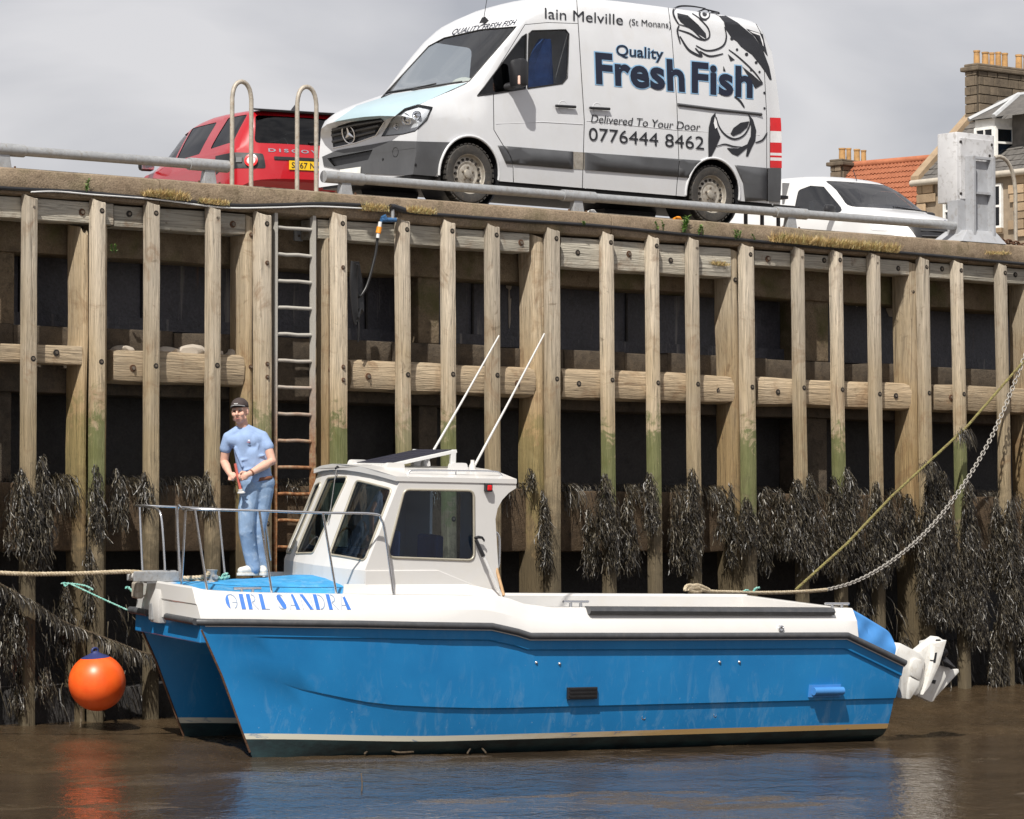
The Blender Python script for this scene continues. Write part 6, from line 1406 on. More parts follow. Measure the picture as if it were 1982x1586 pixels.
def wheel(parent, c, r, w, side, kind='steel'):
    """wheel with tyre, pierced steel or spoked alloy rim; side = -1 outer face towards -y"""
    A = look(c, (0, side, 0)); o = MB(); hw = w / 2; ri = r * 0.66
    o.lathe([(ri, -hw), (r * 0.93, -hw), (r, -hw * 0.72), (r, hw * 0.72), (r * 0.93, hw * 0.98), (r * 0.80, hw * 1.02), (ri, hw * 0.9)], 40, A, False); t = o.build('tyre', M['tyre'], parent, 0.5)
    o = MB(); o.lathe([(ri, hw * 0.9), (ri * 0.97, hw * 0.86), (ri * 0.93, hw * 0.55), (ri * 0.86, hw * 0.45), (ri * 0.62, hw * 0.62), (ri * 0.50, hw * 0.55), (ri * 0.44, hw * 0.60), (ri * 0.24, hw * 0.62), (ri * 0.22, hw * 0.80), (ri * 0.12, hw * 0.86), (0, hw * 0.86)], 40, A, False); rm = o.build('rim', M['rim'] if kind == 'steel' else M['alloy'], t, 0.5)
    n = 16 if kind == 'steel' else 10
    for k in range(n):
        a = 2 * math.pi * k / n; q = A @ Vector((ri * 0.745 * math.cos(a), ri * 0.745 * math.sin(a), hw * 0.53)); m = MB(); m.lathe([(ri * 0.075, -0.01), (ri * 0.075, 0.014)], 8, look(q, (0, side, 0))); m.build('vent_hole', M['bolt_hole'], t)
    for k in range(5):
        a = 2 * math.pi * k / 5; q = A @ Vector((ri * 0.33 * math.cos(a), ri * 0.33 * math.sin(a), hw * 0.63)); m = MB(); m.lathe([(0.014, 0), (0.012, 0.014), (0, 0.016)], 6, look(q, (0, side, 0))); m.build('wheel_nut', M['bolt'], t)
    o = MB()
    for k in range(36):                                     # tread blocks
        a = 2 * math.pi * k / 36; q = A @ Vector(((r - 0.004) * math.cos(a), (r - 0.004) * math.sin(a), 0)); Bm = A @ Matrix.Rotation(a, 4, 'Z') @ Matrix.Translation((r - 0.002, 0, hw * 0.62)); o.box((0, 0, 0), (0.016, r * 0.11, hw * 0.62), Bm)
    tr = o.build('tread', M['tyre'], t); tr['kind'] = 'stuff'
    return t
def liner(parent, c, r, depth, side):
    m = MB(); A = look(c, (0, -side, 0)); n = 28
    for k in range(n):
        a0, a1 = 2 * math.pi * k / n, 2 * math.pi * (k + 1) / n; q = [A @ Vector((r * math.cos(t), r * math.sin(t), h)) for h in (0, depth) for t in (a0, a1)]; m.add([q[0], q[1], q[3], q[2], A @ Vector((0, 0, depth))], [(0, 1, 2, 3), (3, 2, 4)])
    return m.build('wheel_arch', M['black_plastic'], parent, 0.6)
# ---- the fish van ----
YF = 0.80; vw = PY(912, 336, YF); VC = Vector((vw.x, YF + 0.985, DZ)); VW = Matrix.Translation(VC)
van = thing('delivery_van', 'white high-roof fish van with navy lettering and a fish drawing, parked on the quay', 'van', VC)
WHT = [(0.0, 0.93), (0.30, 0.955), (0.55, 0.985), (1.05, 0.985), (1.35, 0.972), (1.7, 0.945), (2.0, 0.915), (2.25, 0.875), (2.42, 0.82), (2.54, 0.72), (2.62, 0.52), (2.66, 0.0)]
ZTV = [(-0.98, 1.00), (-0.93, 1.09), (-0.8, 1.17), (-0.5, 1.29), (-0.2, 1.395), (-0.02, 1.47), (0.08, 1.56), (0.5, 1.98), (0.88, 2.34), (1.05, 2.44), (1.35, 2.56), (1.8, 2.635), (2.6, 2.66), (4.2, 2.65), (4.66, 2.62), (4.80, 2.52), (4.86, 2.40)]
def van_w(x, z):
    """half width of the body at height z"""
    w = interp(WHT, z)
    if x < 0.6: w *= 1 - 0.045 * ss(0.6, -0.95, x)
    if x > 4.3: w -= 0.035 * ss(4.3, 4.86, x)
    return w
def van_ring(x):
    zt = spl(ZTV, x); out = []; ed = 0.13 if x < -0.1 else lerp(0.13, 0.24, ss(0.5, 1.8, x))
    zs_ = [0.30, 0.36, 0.50, 0.62, 0.75, 0.9, 1.05, 1.2, 1.35, 1.55, 1.75, 1.95, 2.15, 2.3]
    top = zt - ed; fr = ss(-0.55, -0.97, x); pts = []
    for z in zs_:
        zz = min(z, 0.30 + (top - 0.30) * (z - 0.30) / 2.0) if top < 2.3 else z
        if top < 2.3: zz = 0.30 + (top - 0.30) * ((z - 0.30) / 2.0)
        pts.append((van_w(x, zz) if x > 0.0 else van_w(x, min(zz, 1.2)) - (0.10 * ss(0.95, 1.3, zz) * ss(0.5, -0.5, x)), zz))
    w0 = pts[-1][0]
    if x < 1.0: w0s = [0.985, 0.93, 0.80, 0.55, 0.28, 0.0]
    else: w0s = [0.975, 0.90, 0.76, 0.54, 0.28, 0.0]
    for q, hfac in zip(w0s, (0.22, 0.50, 0.74, 0.90, 0.975, 1.0)): pts.append((w0 * q, top + (zt - top) * hfac))
    for y, z in pts:
        xx = x
        if x < 0.9:
            sweep = 0.30 * (y / 0.98) ** 3.0 * ss(0.9, -0.9, x)            # corners swept back
            low = -0.03 * ss(1.0, 0.6, z) * fr
            xx = x + sweep + low
        if x > 4.6: xx = x - 0.05 * (y / 0.98) ** 4 - 0.10 * ss(1.2, 2.6, z) * ss(4.6, 4.86, x)
        out.append((xx, y, z))
    return out
stv = [-0.98, -0.965, -0.93, -0.87, -0.78, -0.65, -0.5, -0.35, -0.2, -0.08, 0.0, 0.08, 0.2, 0.35, 0.5, 0.7, 0.88, 1.05, 1.2, 1.4, 1.7, 2.1, 2.6, 3.1, 3.6, 4.1, 4.4, 4.6, 4.72, 4.80, 4.84, 4.86]
bm, lay = shell(stv, van_ring)
camL = VW.inverted() @ CAM
sideV = Matrix(((1, 0, 0, 0), (0, 0, -1, 0), (0, 1, 0, 0), (0, 0, 0, 1)))
RWX = PY(1382, 376, YF).x - VC.x; WR = 0.345; WZ = 0.355
circ = lambda cx, cz, r, n=22: [(cx + r * math.cos(2 * math.pi * k / n), cz + r * math.sin(2 * math.pi * k / n)) for k in range(n)]
for sgn, z0_, z1_ in ((-1, 0.4, 2), (1, -2, -0.4)):
    for cx in (0.0, RWX): carve(bm, sideV, circ(cx, WZ, 0.425), 99, lay, z0_, z1_)
# windows and panels, outlines read from the photograph
G_WS, G_Q, G_SD, HOOD, HL, GR, BP, LG, TR, SEAM, RB, ARC = 20, 21, 22, 30, 31, 32, 33, 34, 35, 36, 37, 38
carve_px(bm, VW, [(738, 190), (760, 181), (908, 158), (999, 52), (930, 58), (860, 74), (830, 90)], G_WS, lay, (0,))
carve_px(bm, VW, [(924, 186), (1017, 172), (1019, 66), (1010, 72), (955, 145)], G_Q, lay, (0,))
carve_px(bm, VW, [(1021, 171.5), (1088, 162), (1098, 150), (1101, 66), (1095, 58), (1030, 60), (1023, 66)], G_SD, lay, (0,))
carve_px(bm, VW, [(646, 236), (745, 233), (812, 203), (906, 160), (758, 183), (690, 205)], HOOD, lay, (0,))
carve_px(bm, VW, [(739, 264), (759, 231), (783, 211), (809, 203), (837, 208), (826, 233), (804, 254), (780, 260)], HL, lay, (0, HOOD))
carve_px(bm, VW, [(641, 254), (645, 286), (690, 276), (727, 262), (744, 235), (737, 229), (680, 236), (655, 244)], GR, lay, (0, HOOD))
carve_px(bm, VW, [(625, 304), (655, 291), (716, 281), (760, 273), (874, 276), (853, 315), (841, 343), (700, 336), (628, 322)], BP, lay, (0,))
carve_px(bm, VW, [(635, 307), (723, 290), (714, 310), (648, 323)], LG, lay, (BP,))
carve_px(bm, VW, [(963, 282), (1108, 294), (1108, 328), (979, 317)], TR, lay, (0,)); carve_px(bm, VW, [(1108, 294), (1131, 295.5), (1131, 329), (1108, 328)], TR + 100, lay, (0,)); carve_px(bm, VW, [(1131, 295.5), (1366, 312), (1338, 345), (1131, 329)], TR, lay, (0,))
carve_px(bm, VW, [(1422, 320), (1484, 326), (1484, 388), (1442, 390), (1438, 355)], TR, lay, (0,)); carve_px(bm, VW, [(1484, 326), (1510, 326), (1508, 392), (1484, 390)], RB, lay, (0,))
def seams(pts, w=0.9):
    for (x0, y0), (x1, y1) in zip(pts[:-1], pts[1:]):
        d = Vector((x1 - x0, y1 - y0)).normalized(); nn = Vector((-d.y, d.x)) * w; carve_px(bm, VW, [(x0 + nn.x, y0 + nn.y), (x1 + nn.x, y1 + nn.y), (x1 - nn.x, y1 - nn.y), (x0 - nn.x, y0 - nn.y)], SEAM, lay, (0, TR, TR + 100))
seams([(955, 182), (956, 252), (985, 300), (993, 320), (994, 358)], 0.7); seams([(1115, -20), (1119, 45), (1131, 235), (1127, 372)], 0.7); seams([(1291, -2), (1300, 65), (1310, 199), (1314, 312), (1308, 385)], 0.6); seams([(1453, 26), (1476, 71), (1484, 227), (1484, 390)], 0.6); seams([(957, 143), (1016, 48), (1060, 44), (1119, 46)], 0.6)
TLV = []
for k, (y0, y1, mt, nm) in enumerate(((228, 254, 'lamp_red', 'tail_lamp'), (254, 276, 'lamp_white', 'tail_lamp_lens'), (276, 296, 'lamp_red', 'tail_lamp'), (296, 301, 'lamp_white', 'tail_lamp_lens'), (301, 305, 'lamp_red', 'tail_lamp'), (305, 311, 'lamp_white', 'tail_lamp_lens'), (311, 325, 'lamp_red', 'tail_lamp'))):
    carve_px(bm, VW, [(1490, y0), (1490, y1), (1520, y1 + 1), (1520, y0 + 1)], 60 + k, lay, (0,)); TLV.append((60 + k, mt, nm))
# far side cab window, lengthened beyond the near one so sky light shows through the cab
for f in list(bm.faces): pass
sdp = rpoly([(0.22, 1.38), (1.46, 1.38), (1.48, 2.12), (0.80, 2.14)], 0.08, 3); carve(bm, sideV, sdp, G_SD + 1, lay, -2, -0.4, (0,))
body_vals = [v for v in {f[lay] for f in bm.faces} if v in (0,)]
vb = split_layer(bm, lay, (0,), 'body', M['van_white'], van, smooth=0.7)
for v_, mt, nm in TLV: split_layer(bm, lay, (v_,), nm, M[mt], van, off=0.006)
bn = split_layer(bm, lay, (HOOD,), 'bonnet', M['bonnet'], van, smooth=0.7); split_layer(bm, lay, (SEAM,), 'panel_gap', M['black_rubber'], van, off=-0.004)['kind'] = 'stuff'
split_layer(bm, lay, (G_WS,), 'windscreen', M['glass'], van, off=-0.004); split_layer(bm, lay, (G_Q,), 'quarter_window', M['glass_dark'], van, off=-0.006); split_layer(bm, lay, (G_SD,), 'door_window', M['glass_clear'], van, off=-0.006); split_layer(bm, lay, (G_SD + 1,), 'door_window', M['glass_clear'], van, off=-0.006)
for vals in ((G_WS,), (G_SD,), (G_Q,)):
    for lp in rim_of(bm, lay, vals): m = MB(); m.tube(lp, 0.009, 5, closed=True); m.build('window_seal', M['black_rubber'], van, 1.5)
bpo = split_layer(bm, lay, (BP,), 'front_bumper', M['cladding'], van, off=0.012); split_layer(bm, lay, (LG,), 'lower_grille', M['black_plastic'], van, off=-0.02); split_layer(bm, lay, (TR,), 'side_moulding', M['cladding'], van, off=0.014, solid=0.014)
split_layer(bm, lay, (TR + 100,), 'pillar_panel', M['rim'], van, off=0.004); split_layer(bm, lay, (RB,), 'rear_bumper', M['cladding'], van, off=0.02)
gr = split_layer(bm, lay, (GR,), 'grille', M['black_plastic'], van, off=-0.01); hlo = split_layer(bm, lay, (HL,), 'headlamp', M['glass_clear'], van, off=0.006); split_layer(bm, lay, (HL,), 'lamp_bowl', M['reflector'], hlo, off=-0.035)
for lp in rim_of(bm, lay, (HL,)): m = MB(); m.tube(lp, 0.006, 5, closed=True); m.build('lamp_edge', M['black_rubber'], hlo, 1.5)
HLF = [f.calc_center_median() for f in bm.faces if f[lay] == HL]; GRF = [(f.calc_center_median(), f.normal.copy()) for f in bm.faces if f[lay] == GR]
from mathutils.bvhtree import BVHTree
vtree = BVHTree.FromBMesh(bm)
def vhit(px, py, off=0.003):
    """point of the van shell seen at a pixel, lifted off the surface"""
    o = VW.inverted() @ CAM; d = ray(px, py).normalized(); loc, no, i, ds = vtree.ray_cast(o, d)
    if loc is None: return None
    return loc + no * off, no
bm.free()
def vbar(name, pts, r, mat, parent=van, off=0.0, n=8):
    P = [vhit(*p, off) for p in pts]; P = [p[0] for p in P if p]; m = MB(); m.tube(P, r, n); return m.build(name, M[mat], parent, 0.9)
# grille bars, star badge, lamp projectors
vbar('grille_bar', [(644, 262), (690, 252), (735, 242)], 0.018, 'cladding', gr, 0.008); vbar('grille_bar', [(645, 275), (690, 264), (729, 254)], 0.018, 'cladding', gr, 0.008); vbar('grille_bar', [(644, 250), (690, 240), (741, 232)], 0.014, 'cladding', gr, 0.008); vbar('grille_trim', [(645, 287), (690, 277), (728, 263), (744, 236)], 0.008, 'chrome', gr, 0.004)
sc_, sn = vhit(679, 258, 0.035); A = look(sc_, sn, UP); m = MB(); rs = 0.112
m.tube([A @ Vector((rs * math.cos(a), rs * math.sin(a), 0)) for a in [2 * math.pi * k / 28 for k in range(28)]], 0.011, 8, closed=True); st_ = m.build('badge_ring', M['chrome'], gr, 1.5)
for k in range(3):
    a = 2 * math.pi * k / 3; m = MB(); c_ = lambda r_, da, h_: A @ Vector((r_ * math.cos(a + da), r_ * math.sin(a + da), h_))
    m.add([c_(0, 0, 0.016), c_(0.028, 1.047, 0.002), c_(rs, 0, 0.002), c_(0.028, -1.047, 0.002)], [(0, 1, 2), (0, 2, 3)]); m.build('badge_point', M['chrome'], st_)
for px, py, r_ in ((785, 234, 0.075), (806, 222, 0.055), (765, 246, 0.04)):
    q, n_ = vhit(px, py, -0.02); m = MB(); m.lathe([(r_, 0.0), (r_ * 0.95, 0.01), (r_ * 0.8, -0.01), (r_ * 0.4, 0.012), (0, 0.022)], 18, look(q, (n_ + Vector((-1, -0.3, 0))).normalized())); m.build('lamp_projector', M['chrome'], hlo, 0.9)
q, n_ = vhit(767, 295, 0.0); m = MB(); m.lathe([(0.06, -0.02), (0.055, 0.016), (0.04, 0.004), (0, 0.0)], 16, look(q, n_)); m.build('fog_lamp_blank', M['black_plastic'], bpo, 0.8)
for px, py in ((743, 309), (803, 319)):
    q, n_ = vhit(px, py, 0.012); m = MB(); m.lathe([(0.016, 0), (0.014, 0.006), (0, 0.008)], 12, look(q, n_)); m.build('parking_sensor', M['black_rubber'], bpo, 0.8)
q, n_ = vhit(682, 326, 0.02); A = look(q + n_ * 0.012 + Vector((0, 0, -0.05)), n_, Vector((0, 1, 0))); m = MB(); m.box((0, 0, 0), (0.40, 0.09, 0.008), A); npl = m.build('number_plate', M['plate_white'], van)
for k in range(0): pass
# sill and underside
m = MB(); m.bb((-0.75, -0.85, 0.27), (4.75, 0.85, 0.31)); m.build('floor_pan', M['black_plastic'], van)
m = MB(); m.bb((0.50, -0.80, 0.9), (0.92, 0.80, 1.20), bev=0.05); m.build('dashboard', M['interior'], van)
m = MB(); m.bb((1.55, -0.84, 0.5), (1.60, 0.84, 2.35)); m.build('bulkhead', M['interior_light'], van)
for y in (-0.3, 0.5):
    m = MB(); m.bb((1.33, y - 0.2, 1.1), (1.48, y + 0.2, 1.60), bev=0.05); m.bb((0.95, y - 0.2, 0.98), (1.4, y + 0.2, 1.12), bev=0.04); m.build('cab_seat', M['interior'], van)
m = MB(); m.tube([Vector((0.98 + 0.09 * math.sin(a), 0.48 + 0.19 * math.cos(a), 1.28 + 0.17 * math.sin(a))) for a in [k * math.pi / 8 for k in range(16)]], 0.014, 6, closed=True); m.build('steering_wheel', M['black_plastic'], van)
# jacket hung in the cab, things on the dash
jk = MB(); n = 14; rings = []
for i in range(9):
    t = i / 8; z = lerp(2.02, 1.36, t); hw = lerp(0.06, 0.26, t ** 0.7); rings.append([Vector((1.24 + hw * math.cos(2 * math.pi * k / n) * (1 + 0.15 * math.sin(5 * 2 * math.pi * k / n)) - 0.12 * t, -0.78 + 0.06 * math.sin(2 * math.pi * k / n) * (1 + 0.4 * math.sin(k * 2.3 + i * 0.2)), z)) for k in range(n)])
jk.loft(rings); o = jk.build('work_jacket', M['jacket'], None, 1.2); o.location = VC; tag(o, 'blue work jacket hanging inside the van door window', 'jacket')
o = Blob(); o.ball((0.42, -0.30, 1.46), 0.13, (1.0, 1.4, 0.75)); o = o.build('cloth_bundle', M['paper'], None, 1.2); o.location = VC; tag(o, 'white cloth bundle lying on the van dashboard', 'cloth')
o = Blob(); o.ball((0.36, 0.28, 1.46), 0.06, (1, 1, 1.2)); o = o.build('dash_cup', M['teal'], None, 1.2); o.location = VC; tag(o, 'small teal plastic cup standing on the van dashboard', 'cup')
o = MB(); o.box((0.42, 0.02, 1.42), (0.16, 0.22, 0.08), bev=0.01); o = o.build('dash_tray', M['peel'], None, 0.8); o.location = VC; tag(o, 'small cream tub standing on the van dashboard', 'tub')
# wheels
for cx in (0.0, RWX):
    for sd_, y in ((-1, -0.845), (1, 0.845)): wheel(van, Vector((cx, y, WZ)), WR, 0.235, sd_); liner(van, Vector((cx, sd_ * 0.955, WZ)), 0.427, 0.40, sd_)
# arch lips
for cx in (0.0, RWX):
    P = [Vector((cx + 0.43 * math.cos(a), -van_w(cx, WZ + 0.43 * math.sin(a)) - 0.002, WZ + 0.43 * math.sin(a))) for a in [lerp(-0.1, math.pi + 0.1, k / 24) for k in range(25)]]; m = MB(); m.tube(P, 0.016, 6); m.build('arch_lip', M['van_white'], van, 1.2)
# mirror, handles, slide rail, tail lamps, aerial, wipers
mc, mn = vhit(987, 150, 0.0); m = MB(); A = Matrix.Translation(Vector((mc.x, -1.10, mc.z)))
m.box((0.0, -0.02, 0.03), (0.13, 0.22, 0.33), A, 0.045); mir = m.build('door_mirror', M['black_plastic'], van, 0.6); m = MB(); m.tube([Vector((mc.x - 0.06, -0.93, mc.z - 0.12)), Vector((mc.x, -1.03, mc.z - 0.10))], 0.045, 10); m.build('mirror_arm', M['black_plastic'], mir, 0.8); m = MB(); m.box(Vector((mc.x - 0.045, -1.20, mc.z - 0.06)), (0.05, 0.03, 0.10), bev=0.01); m.build('indicator', M['lamp_amber'], mir)
for x0, x1, y in ((1073, 1111, 207), (1139, 1177, 211)):
    vbar('door_handle', [(x0, y - 1), ((x0 + x1) / 2, y), (x1, y + 1)], 0.017, 'black_plastic', van, 0.028); q, n_ = vhit((x0 + x1) / 2 - 2, y, 0.002); m = MB(); m.lathe([(0.075, 0), (0.07, 0.003), (0.05, -0.004), (0, -0.004)], 18, look(q, n_)); m.build('handle_cup', M['van_white'], van, 0.6)
vbar('slide_rail', [(1311, 203), (1390, 213), (1473, 222)], 0.020, 'cladding', van, 0.008, 6)
vbar('swage_line', [(1135, 234), (1240, 245), (1310, 252), (1470, 262)], 0.004, 'van_white', van, 0.001, 6); vbar('swage_line', [(960, 240), (1050, 236.5), (1128, 241)], 0.004, 'van_white', van, 0.001, 6)
q = VW.inverted() @ PL(932, 42, VC, (0, 1, 0)); ab_, an_ = vhit(938, 46, 0.0); m = MB(); m.hull([ab_ + Vector(p) for p in ((-0.06, -0.03, 0), (0.06, -0.03, 0.02), (0.06, 0.03, 0.02), (-0.06, 0.03, 0))], [ab_ + Vector(p) for p in ((-0.03, -0.01, 0.07), (0.0, -0.01, 0.08), (0.0, 0.01, 0.08), (-0.03, 0.01, 0.07))]); m.build('aerial_base', M['black_plastic'], van); m = MB(); m.tube([ab_ + Vector((-0.01, 0, 0.07)), ab_ + Vector((0.06, 0, 0.42))], 0.004, 6); m.build('aerial', M['black_plastic'], van)
vbar('wiper', [(752, 181), (800, 174), (845, 164)], 0.010, 'black_plastic', van, 0.012); vbar('wiper', [(800, 176), (850, 167), (895, 160)], 0.010, 'black_plastic', van, 0.012)
vbar('bonnet_gap', [(745, 233), (812, 203), (860, 181), (906, 160)], 0.004, 'black_rubber', van, 0.0); vbar('bonnet_scoop', [(797, 176), (830, 171), (866, 165)], 0.010, 'black_plastic', van, -0.002)
m = MB(); m.bb((4.86, -0.75, 0.40), (5.12, 0.75, 0.44), bev=0.006); m.build('rear_step', M['black_plastic'], van)
# lettering on the flank, laid out in body coordinates
def flank(px, py):
    y = -0.97
    for _ in range(6): q = VW.inverted() @ PL(px, py, (0, VC.y + y, 0), (0, 1, 0)); y = -van_w(q.x, q.z)
    return q
def fcast(x, z, off=0.006):
    for k in range(5):
        h = vtree.ray_cast(Vector((x + 0.0007 * k, -3, z + 0.0009 * k)), Vector((0, 1, 0.0003)))
        if h[0] is not None: return Vector((x, h[0].y - off, z))
    return Vector((x, -van_w(x, z) - off, z))
def flank_fn(x, z): return fcast(x, z)
def letters(txt, pl, pr_, pt, mat, bold=0.0, shear=0.0, halo=None, sp=1.0):
    """pl, pr_: pixel of the left and right end of the base line, pt: pixel of the top left"""
    vs, fs = text_polys(txt, 1.0, bold, shear, sp); ax = min(v[0] for v in vs); bx = max(v[0] for v in vs); cap = 0.72
    def mp(off):
        def f(x, y):
            u = (x - ax) / (bx - ax); px = lerp(pl[0], pr_[0], u) + (pt[0] - pl[0]) * y / cap; py = lerp(pl[1], pr_[1], u) + (pt[1] - pl[1]) * y / cap
            for k in range(4):
                q = vhit(px + 0.05 * k, py + 0.07 * k, off)
                if q: return q[0]
            return fcast(*[(lambda q: (q.x, q.z))(flank(px, py))][0], off)
        return f
    if halo:
        vs2, fs2 = text_polys(txt, 1.0, bold + halo, shear, sp); decal('lettering_outline', vs2, fs2, M['ink_halo'], van, mp(0.004), (0.3, 0.1))
    return decal('lettering', vs, fs, M[mat], van, mp(0.008), (0.25, 0.06))
letters('Iain Melville', (1054, 36), (1205, 49), (1054, 15), 'ink_dark'); letters('(St Monans)', (1217, 49), (1298, 55), (1217, 36), 'ink_dark')
letters('Quality', (1192, 107), (1283, 115), (1192, 86), 'ink', 0.010, halo=0.03); letters('Fresh', (1153, 160), (1325, 176), (1151, 101), 'ink', 0.032, halo=0.028, sp=1.04); letters('Fish', (1338, 177), (1456, 188), (1338, 119), 'ink', 0.032, halo=0.028, sp=1.04)
letters('Delivered To Your Door', (1143, 237), (1355, 254), (1143, 221), 'ink_dark', 0.0, 0.18); letters('0776444 8462', (1139, 272), (1362, 290), (1139, 246), 'ink_dark')
ab2 = [vhit(x, y, 0.004) for x, y in ((876, 69), (1000, 49), (1000, 36), (884, 52))]
vs_, fs_ = text_polys('QUALITY FRESH FISH', 1.0, 0.0, 0.25); ax = min(v[0] for v in vs_); bx = max(v[0] for v in vs_)
def roofmap(x, y):
    u = (x - ax) / (bx - ax); w = y / 0.72; px = lerp(874, 997, u) + 5 * w; py = lerp(68, 48.5, u) - 11 * w
    for k in range(30):
        q = vhit(px + 0.3 * k, py + 0.8 * k, 0.006)
        if q: return q[0]
    return Vector((1.1, 0.3, 2.4))
decal('lettering', vs_, fs_, M['ink'], van, roofmap, (0.2, 0.15))
# the fish drawing
def fx(p): return (1050 + p[0] / 3.524, p[1] / 3.524)
def fish_poly(pts, mat='ink_dark', off=0.006, name='fish_drawing'):
    pts = [fx(p) for p in pts]; tr = ngon_tris(pts)
    def mp(x, y): q = vhit(x, y, off); return q[0] if q else flank_fn(*[(lambda q: (q.x, q.z))(flank(x, y))][0])
    return decal(name, pts, tr, M[mat], van, mp, (4, 4))
def fish_line(pts, w=6, mat='ink_dark'):
    P = [(p.x, p.y) for p in smooth_path([(a, b, 0) for a, b in pts], 5)]; L_ = []; R_ = []
    for i in range(len(P)):
        a = Vector(P[max(0, i - 1)]); b = Vector(P[min(len(P) - 1, i + 1)]); d = (b - a).normalized(); nn = Vector((-d.y, d.x)) * w * (0.55 + 0.45 * math.sin(math.pi * i / (len(P) - 1))); L_.append((P[i][0] + nn.x, P[i][1] + nn.y)); R_.append((P[i][0] - nn.x, P[i][1] - nn.y))
    vs = [fx(p) for p in L_ + R_]; n = len(L_)
    def mp(x, y): q = vhit(x, y, 0.007); return q[0] if q else flank_fn(*[(lambda q: (q.x, q.z))(flank(x, y))][0])
    decal('fish_drawing', vs, [(i, i + 1, n + i + 1, n + i) for i in range(n - 1)], M[mat], van, mp)
fish_poly([(1100, 58), (1200, 82), (1330, 158), (1440, 250), (1500, 340), (1545, 460), (1562, 545), (1548, 545), (1520, 495), (1480, 440), (1425, 372), (1385, 345), (1350, 318), (1325, 285), (1290, 262), (1245, 195), (1235, 150), (1200, 110), (1150, 82)])
fish_line([(1110, 60), (1020, 45), (940, 44), (900, 62), (890, 92), (905, 132), (928, 168)], 7); fish_poly([(918, 92), (990, 108), (1060, 170), (1112, 230), (1118, 268), (1090, 250), (1000, 195), (940, 150), (920, 120)])
fish_line([(930, 168), (1010, 195), (1080, 260), (1115, 272), (1138, 245), (1125, 190), (1070, 130), (1020, 95)], 5); fish_line([(930, 175), (918, 215), (938, 300)], 6); fish_line([(925, 205), (1000, 230), (1060, 265), (1110, 278)], 6)
fish_line([(935, 250), (985, 330), (1030, 365), (1085, 385), (1040, 330)], 8); fish_line([(1240, 185), (1252, 250), (1235, 308), (1180, 340), (1110, 345), (1045, 312)], 6); fish_line([(1070, 350), (1140, 385), (1230, 368)], 6)
fish_line([(1105 + 35 * math.cos(a), 100 + 35 * math.sin(a)) for a in [2 * math.pi * k / 12 for k in range(13)]], 6); fish_poly([(1105 + 16 * math.cos(a), 98 + 16 * math.sin(a)) for a in [2 * math.pi * k / 10 for k in range(10)]])
fish_poly([(1385, 196), (1500, 235), (1512, 290), (1535, 385), (1500, 340), (1440, 240)]); fish_poly([(1405, 210), (1480, 232), (1500, 280), (1505, 320), (1450, 240)], 'ink_white', 0.0085)
fish_poly([(1415, 222), (1478, 245), (1498, 310), (1450, 248)], 'ink_dark', 0.011)
fish_line([(1268, 340), (1340, 395), (1440, 490), (1500, 570)], 5); fish_poly([(1360, 455), (1430, 510), (1502, 575), (1450, 606), (1400, 520)]); fish_poly([(1262, 370), (1310, 410), (1280, 420)]); fish_poly([(1232, 450), (1248, 488), (1230, 486)])
for x, y, r_ in ((1290, 265, 12), (1325, 340, 9), (1390, 372, 12), (1455, 428, 10), (1478, 492, 8), (1512, 635, 9), (1512, 740, 8), (1420, 480, 7)): fish_poly([(x + r_ * math.cos(a), y + r_ * math.sin(a)) for a in [2 * math.pi * k / 8 for k in range(8)]])
fish_line([(1308, 660), (1345, 690), (1375, 735)], 7)
fish_poly([(1178, 768), (1150, 800), (1132, 870), (1128, 960), (1130, 1075), (1145, 1080), (1180, 1010), (1212, 935), (1190, 880), (1180, 820)]); fish_poly([(1172, 800), (1186, 830), (1190, 870), (1175, 880), (1165, 840)], 'ink_white', 0.009)
fish_line([(1182, 800), (1205, 870), (1250, 925), (1310, 950), (1370, 925), (1405, 870), (1415, 820)], 6); fish_poly([(1400, 775), (1435, 820), (1456, 890), (1450, 960), (1425, 1010), (1400, 1068), (1385, 1068), (1395, 1010), (1330, 1066), (1290, 1050), (1255, 1010), (1330, 1015), (1395, 985), (1418, 930), (1420, 870), (1410, 815)])
fish_line([(1185, 1000), (1240, 985), (1300, 1000), (1360, 1005)], 5); fish_poly([(1280, 915), (1300, 875), (1350, 838), (1408, 828), (1395, 870), (1350, 910), (1300, 930)]); fish_line([(1450, 975), (1500, 955), (1530, 905)], 6)
# ---- lighter-weight cars for the background ----
def car_ring(T):
    def ring(x):
        zt = spl(T['zt'], x); w = spl(T['w'], x); wt = min(spl(T['wt'], x), w * 0.97); zb = min(interp(T['zb'], x), zt - 0.10); ed = interp(T['ed'], x); pts = []
        top = zt - ed; z0 = T['z0']
        if top < zb + 0.05: zb = top - 0.05
        for q, f in ((0.0, 0.94), (0.08, 0.985), (0.3, 1.0), (0.55, 1.0), (0.8, 0.99), (1.0, 0.975)): pts.append((w * f, lerp(z0, zb, q)))
        for q in (0.12, 0.35, 0.6, 0.85, 1.0): pts.append((lerp(w * 0.965, wt, q ** 1.2), lerp(zb, top, q)))
        for q, hf_ in ((0.95, 0.35), (0.82, 0.65), (0.55, 0.90), (0.28, 0.98), (0.0, 1.0)): pts.append((wt * q, top + ed * hf_))
        out = []
        for y, z in pts:
            xx = x + T['nose'] * (y / T['wm']) ** 3 * ss(T['x0'] + 1.1, T['x0'], x) - T['tail'] * (y / T['wm']) ** 3 * ss(T['x1'] - 0.6, T['x1'], x); out.append((xx, y, z))
        return out
    return ring
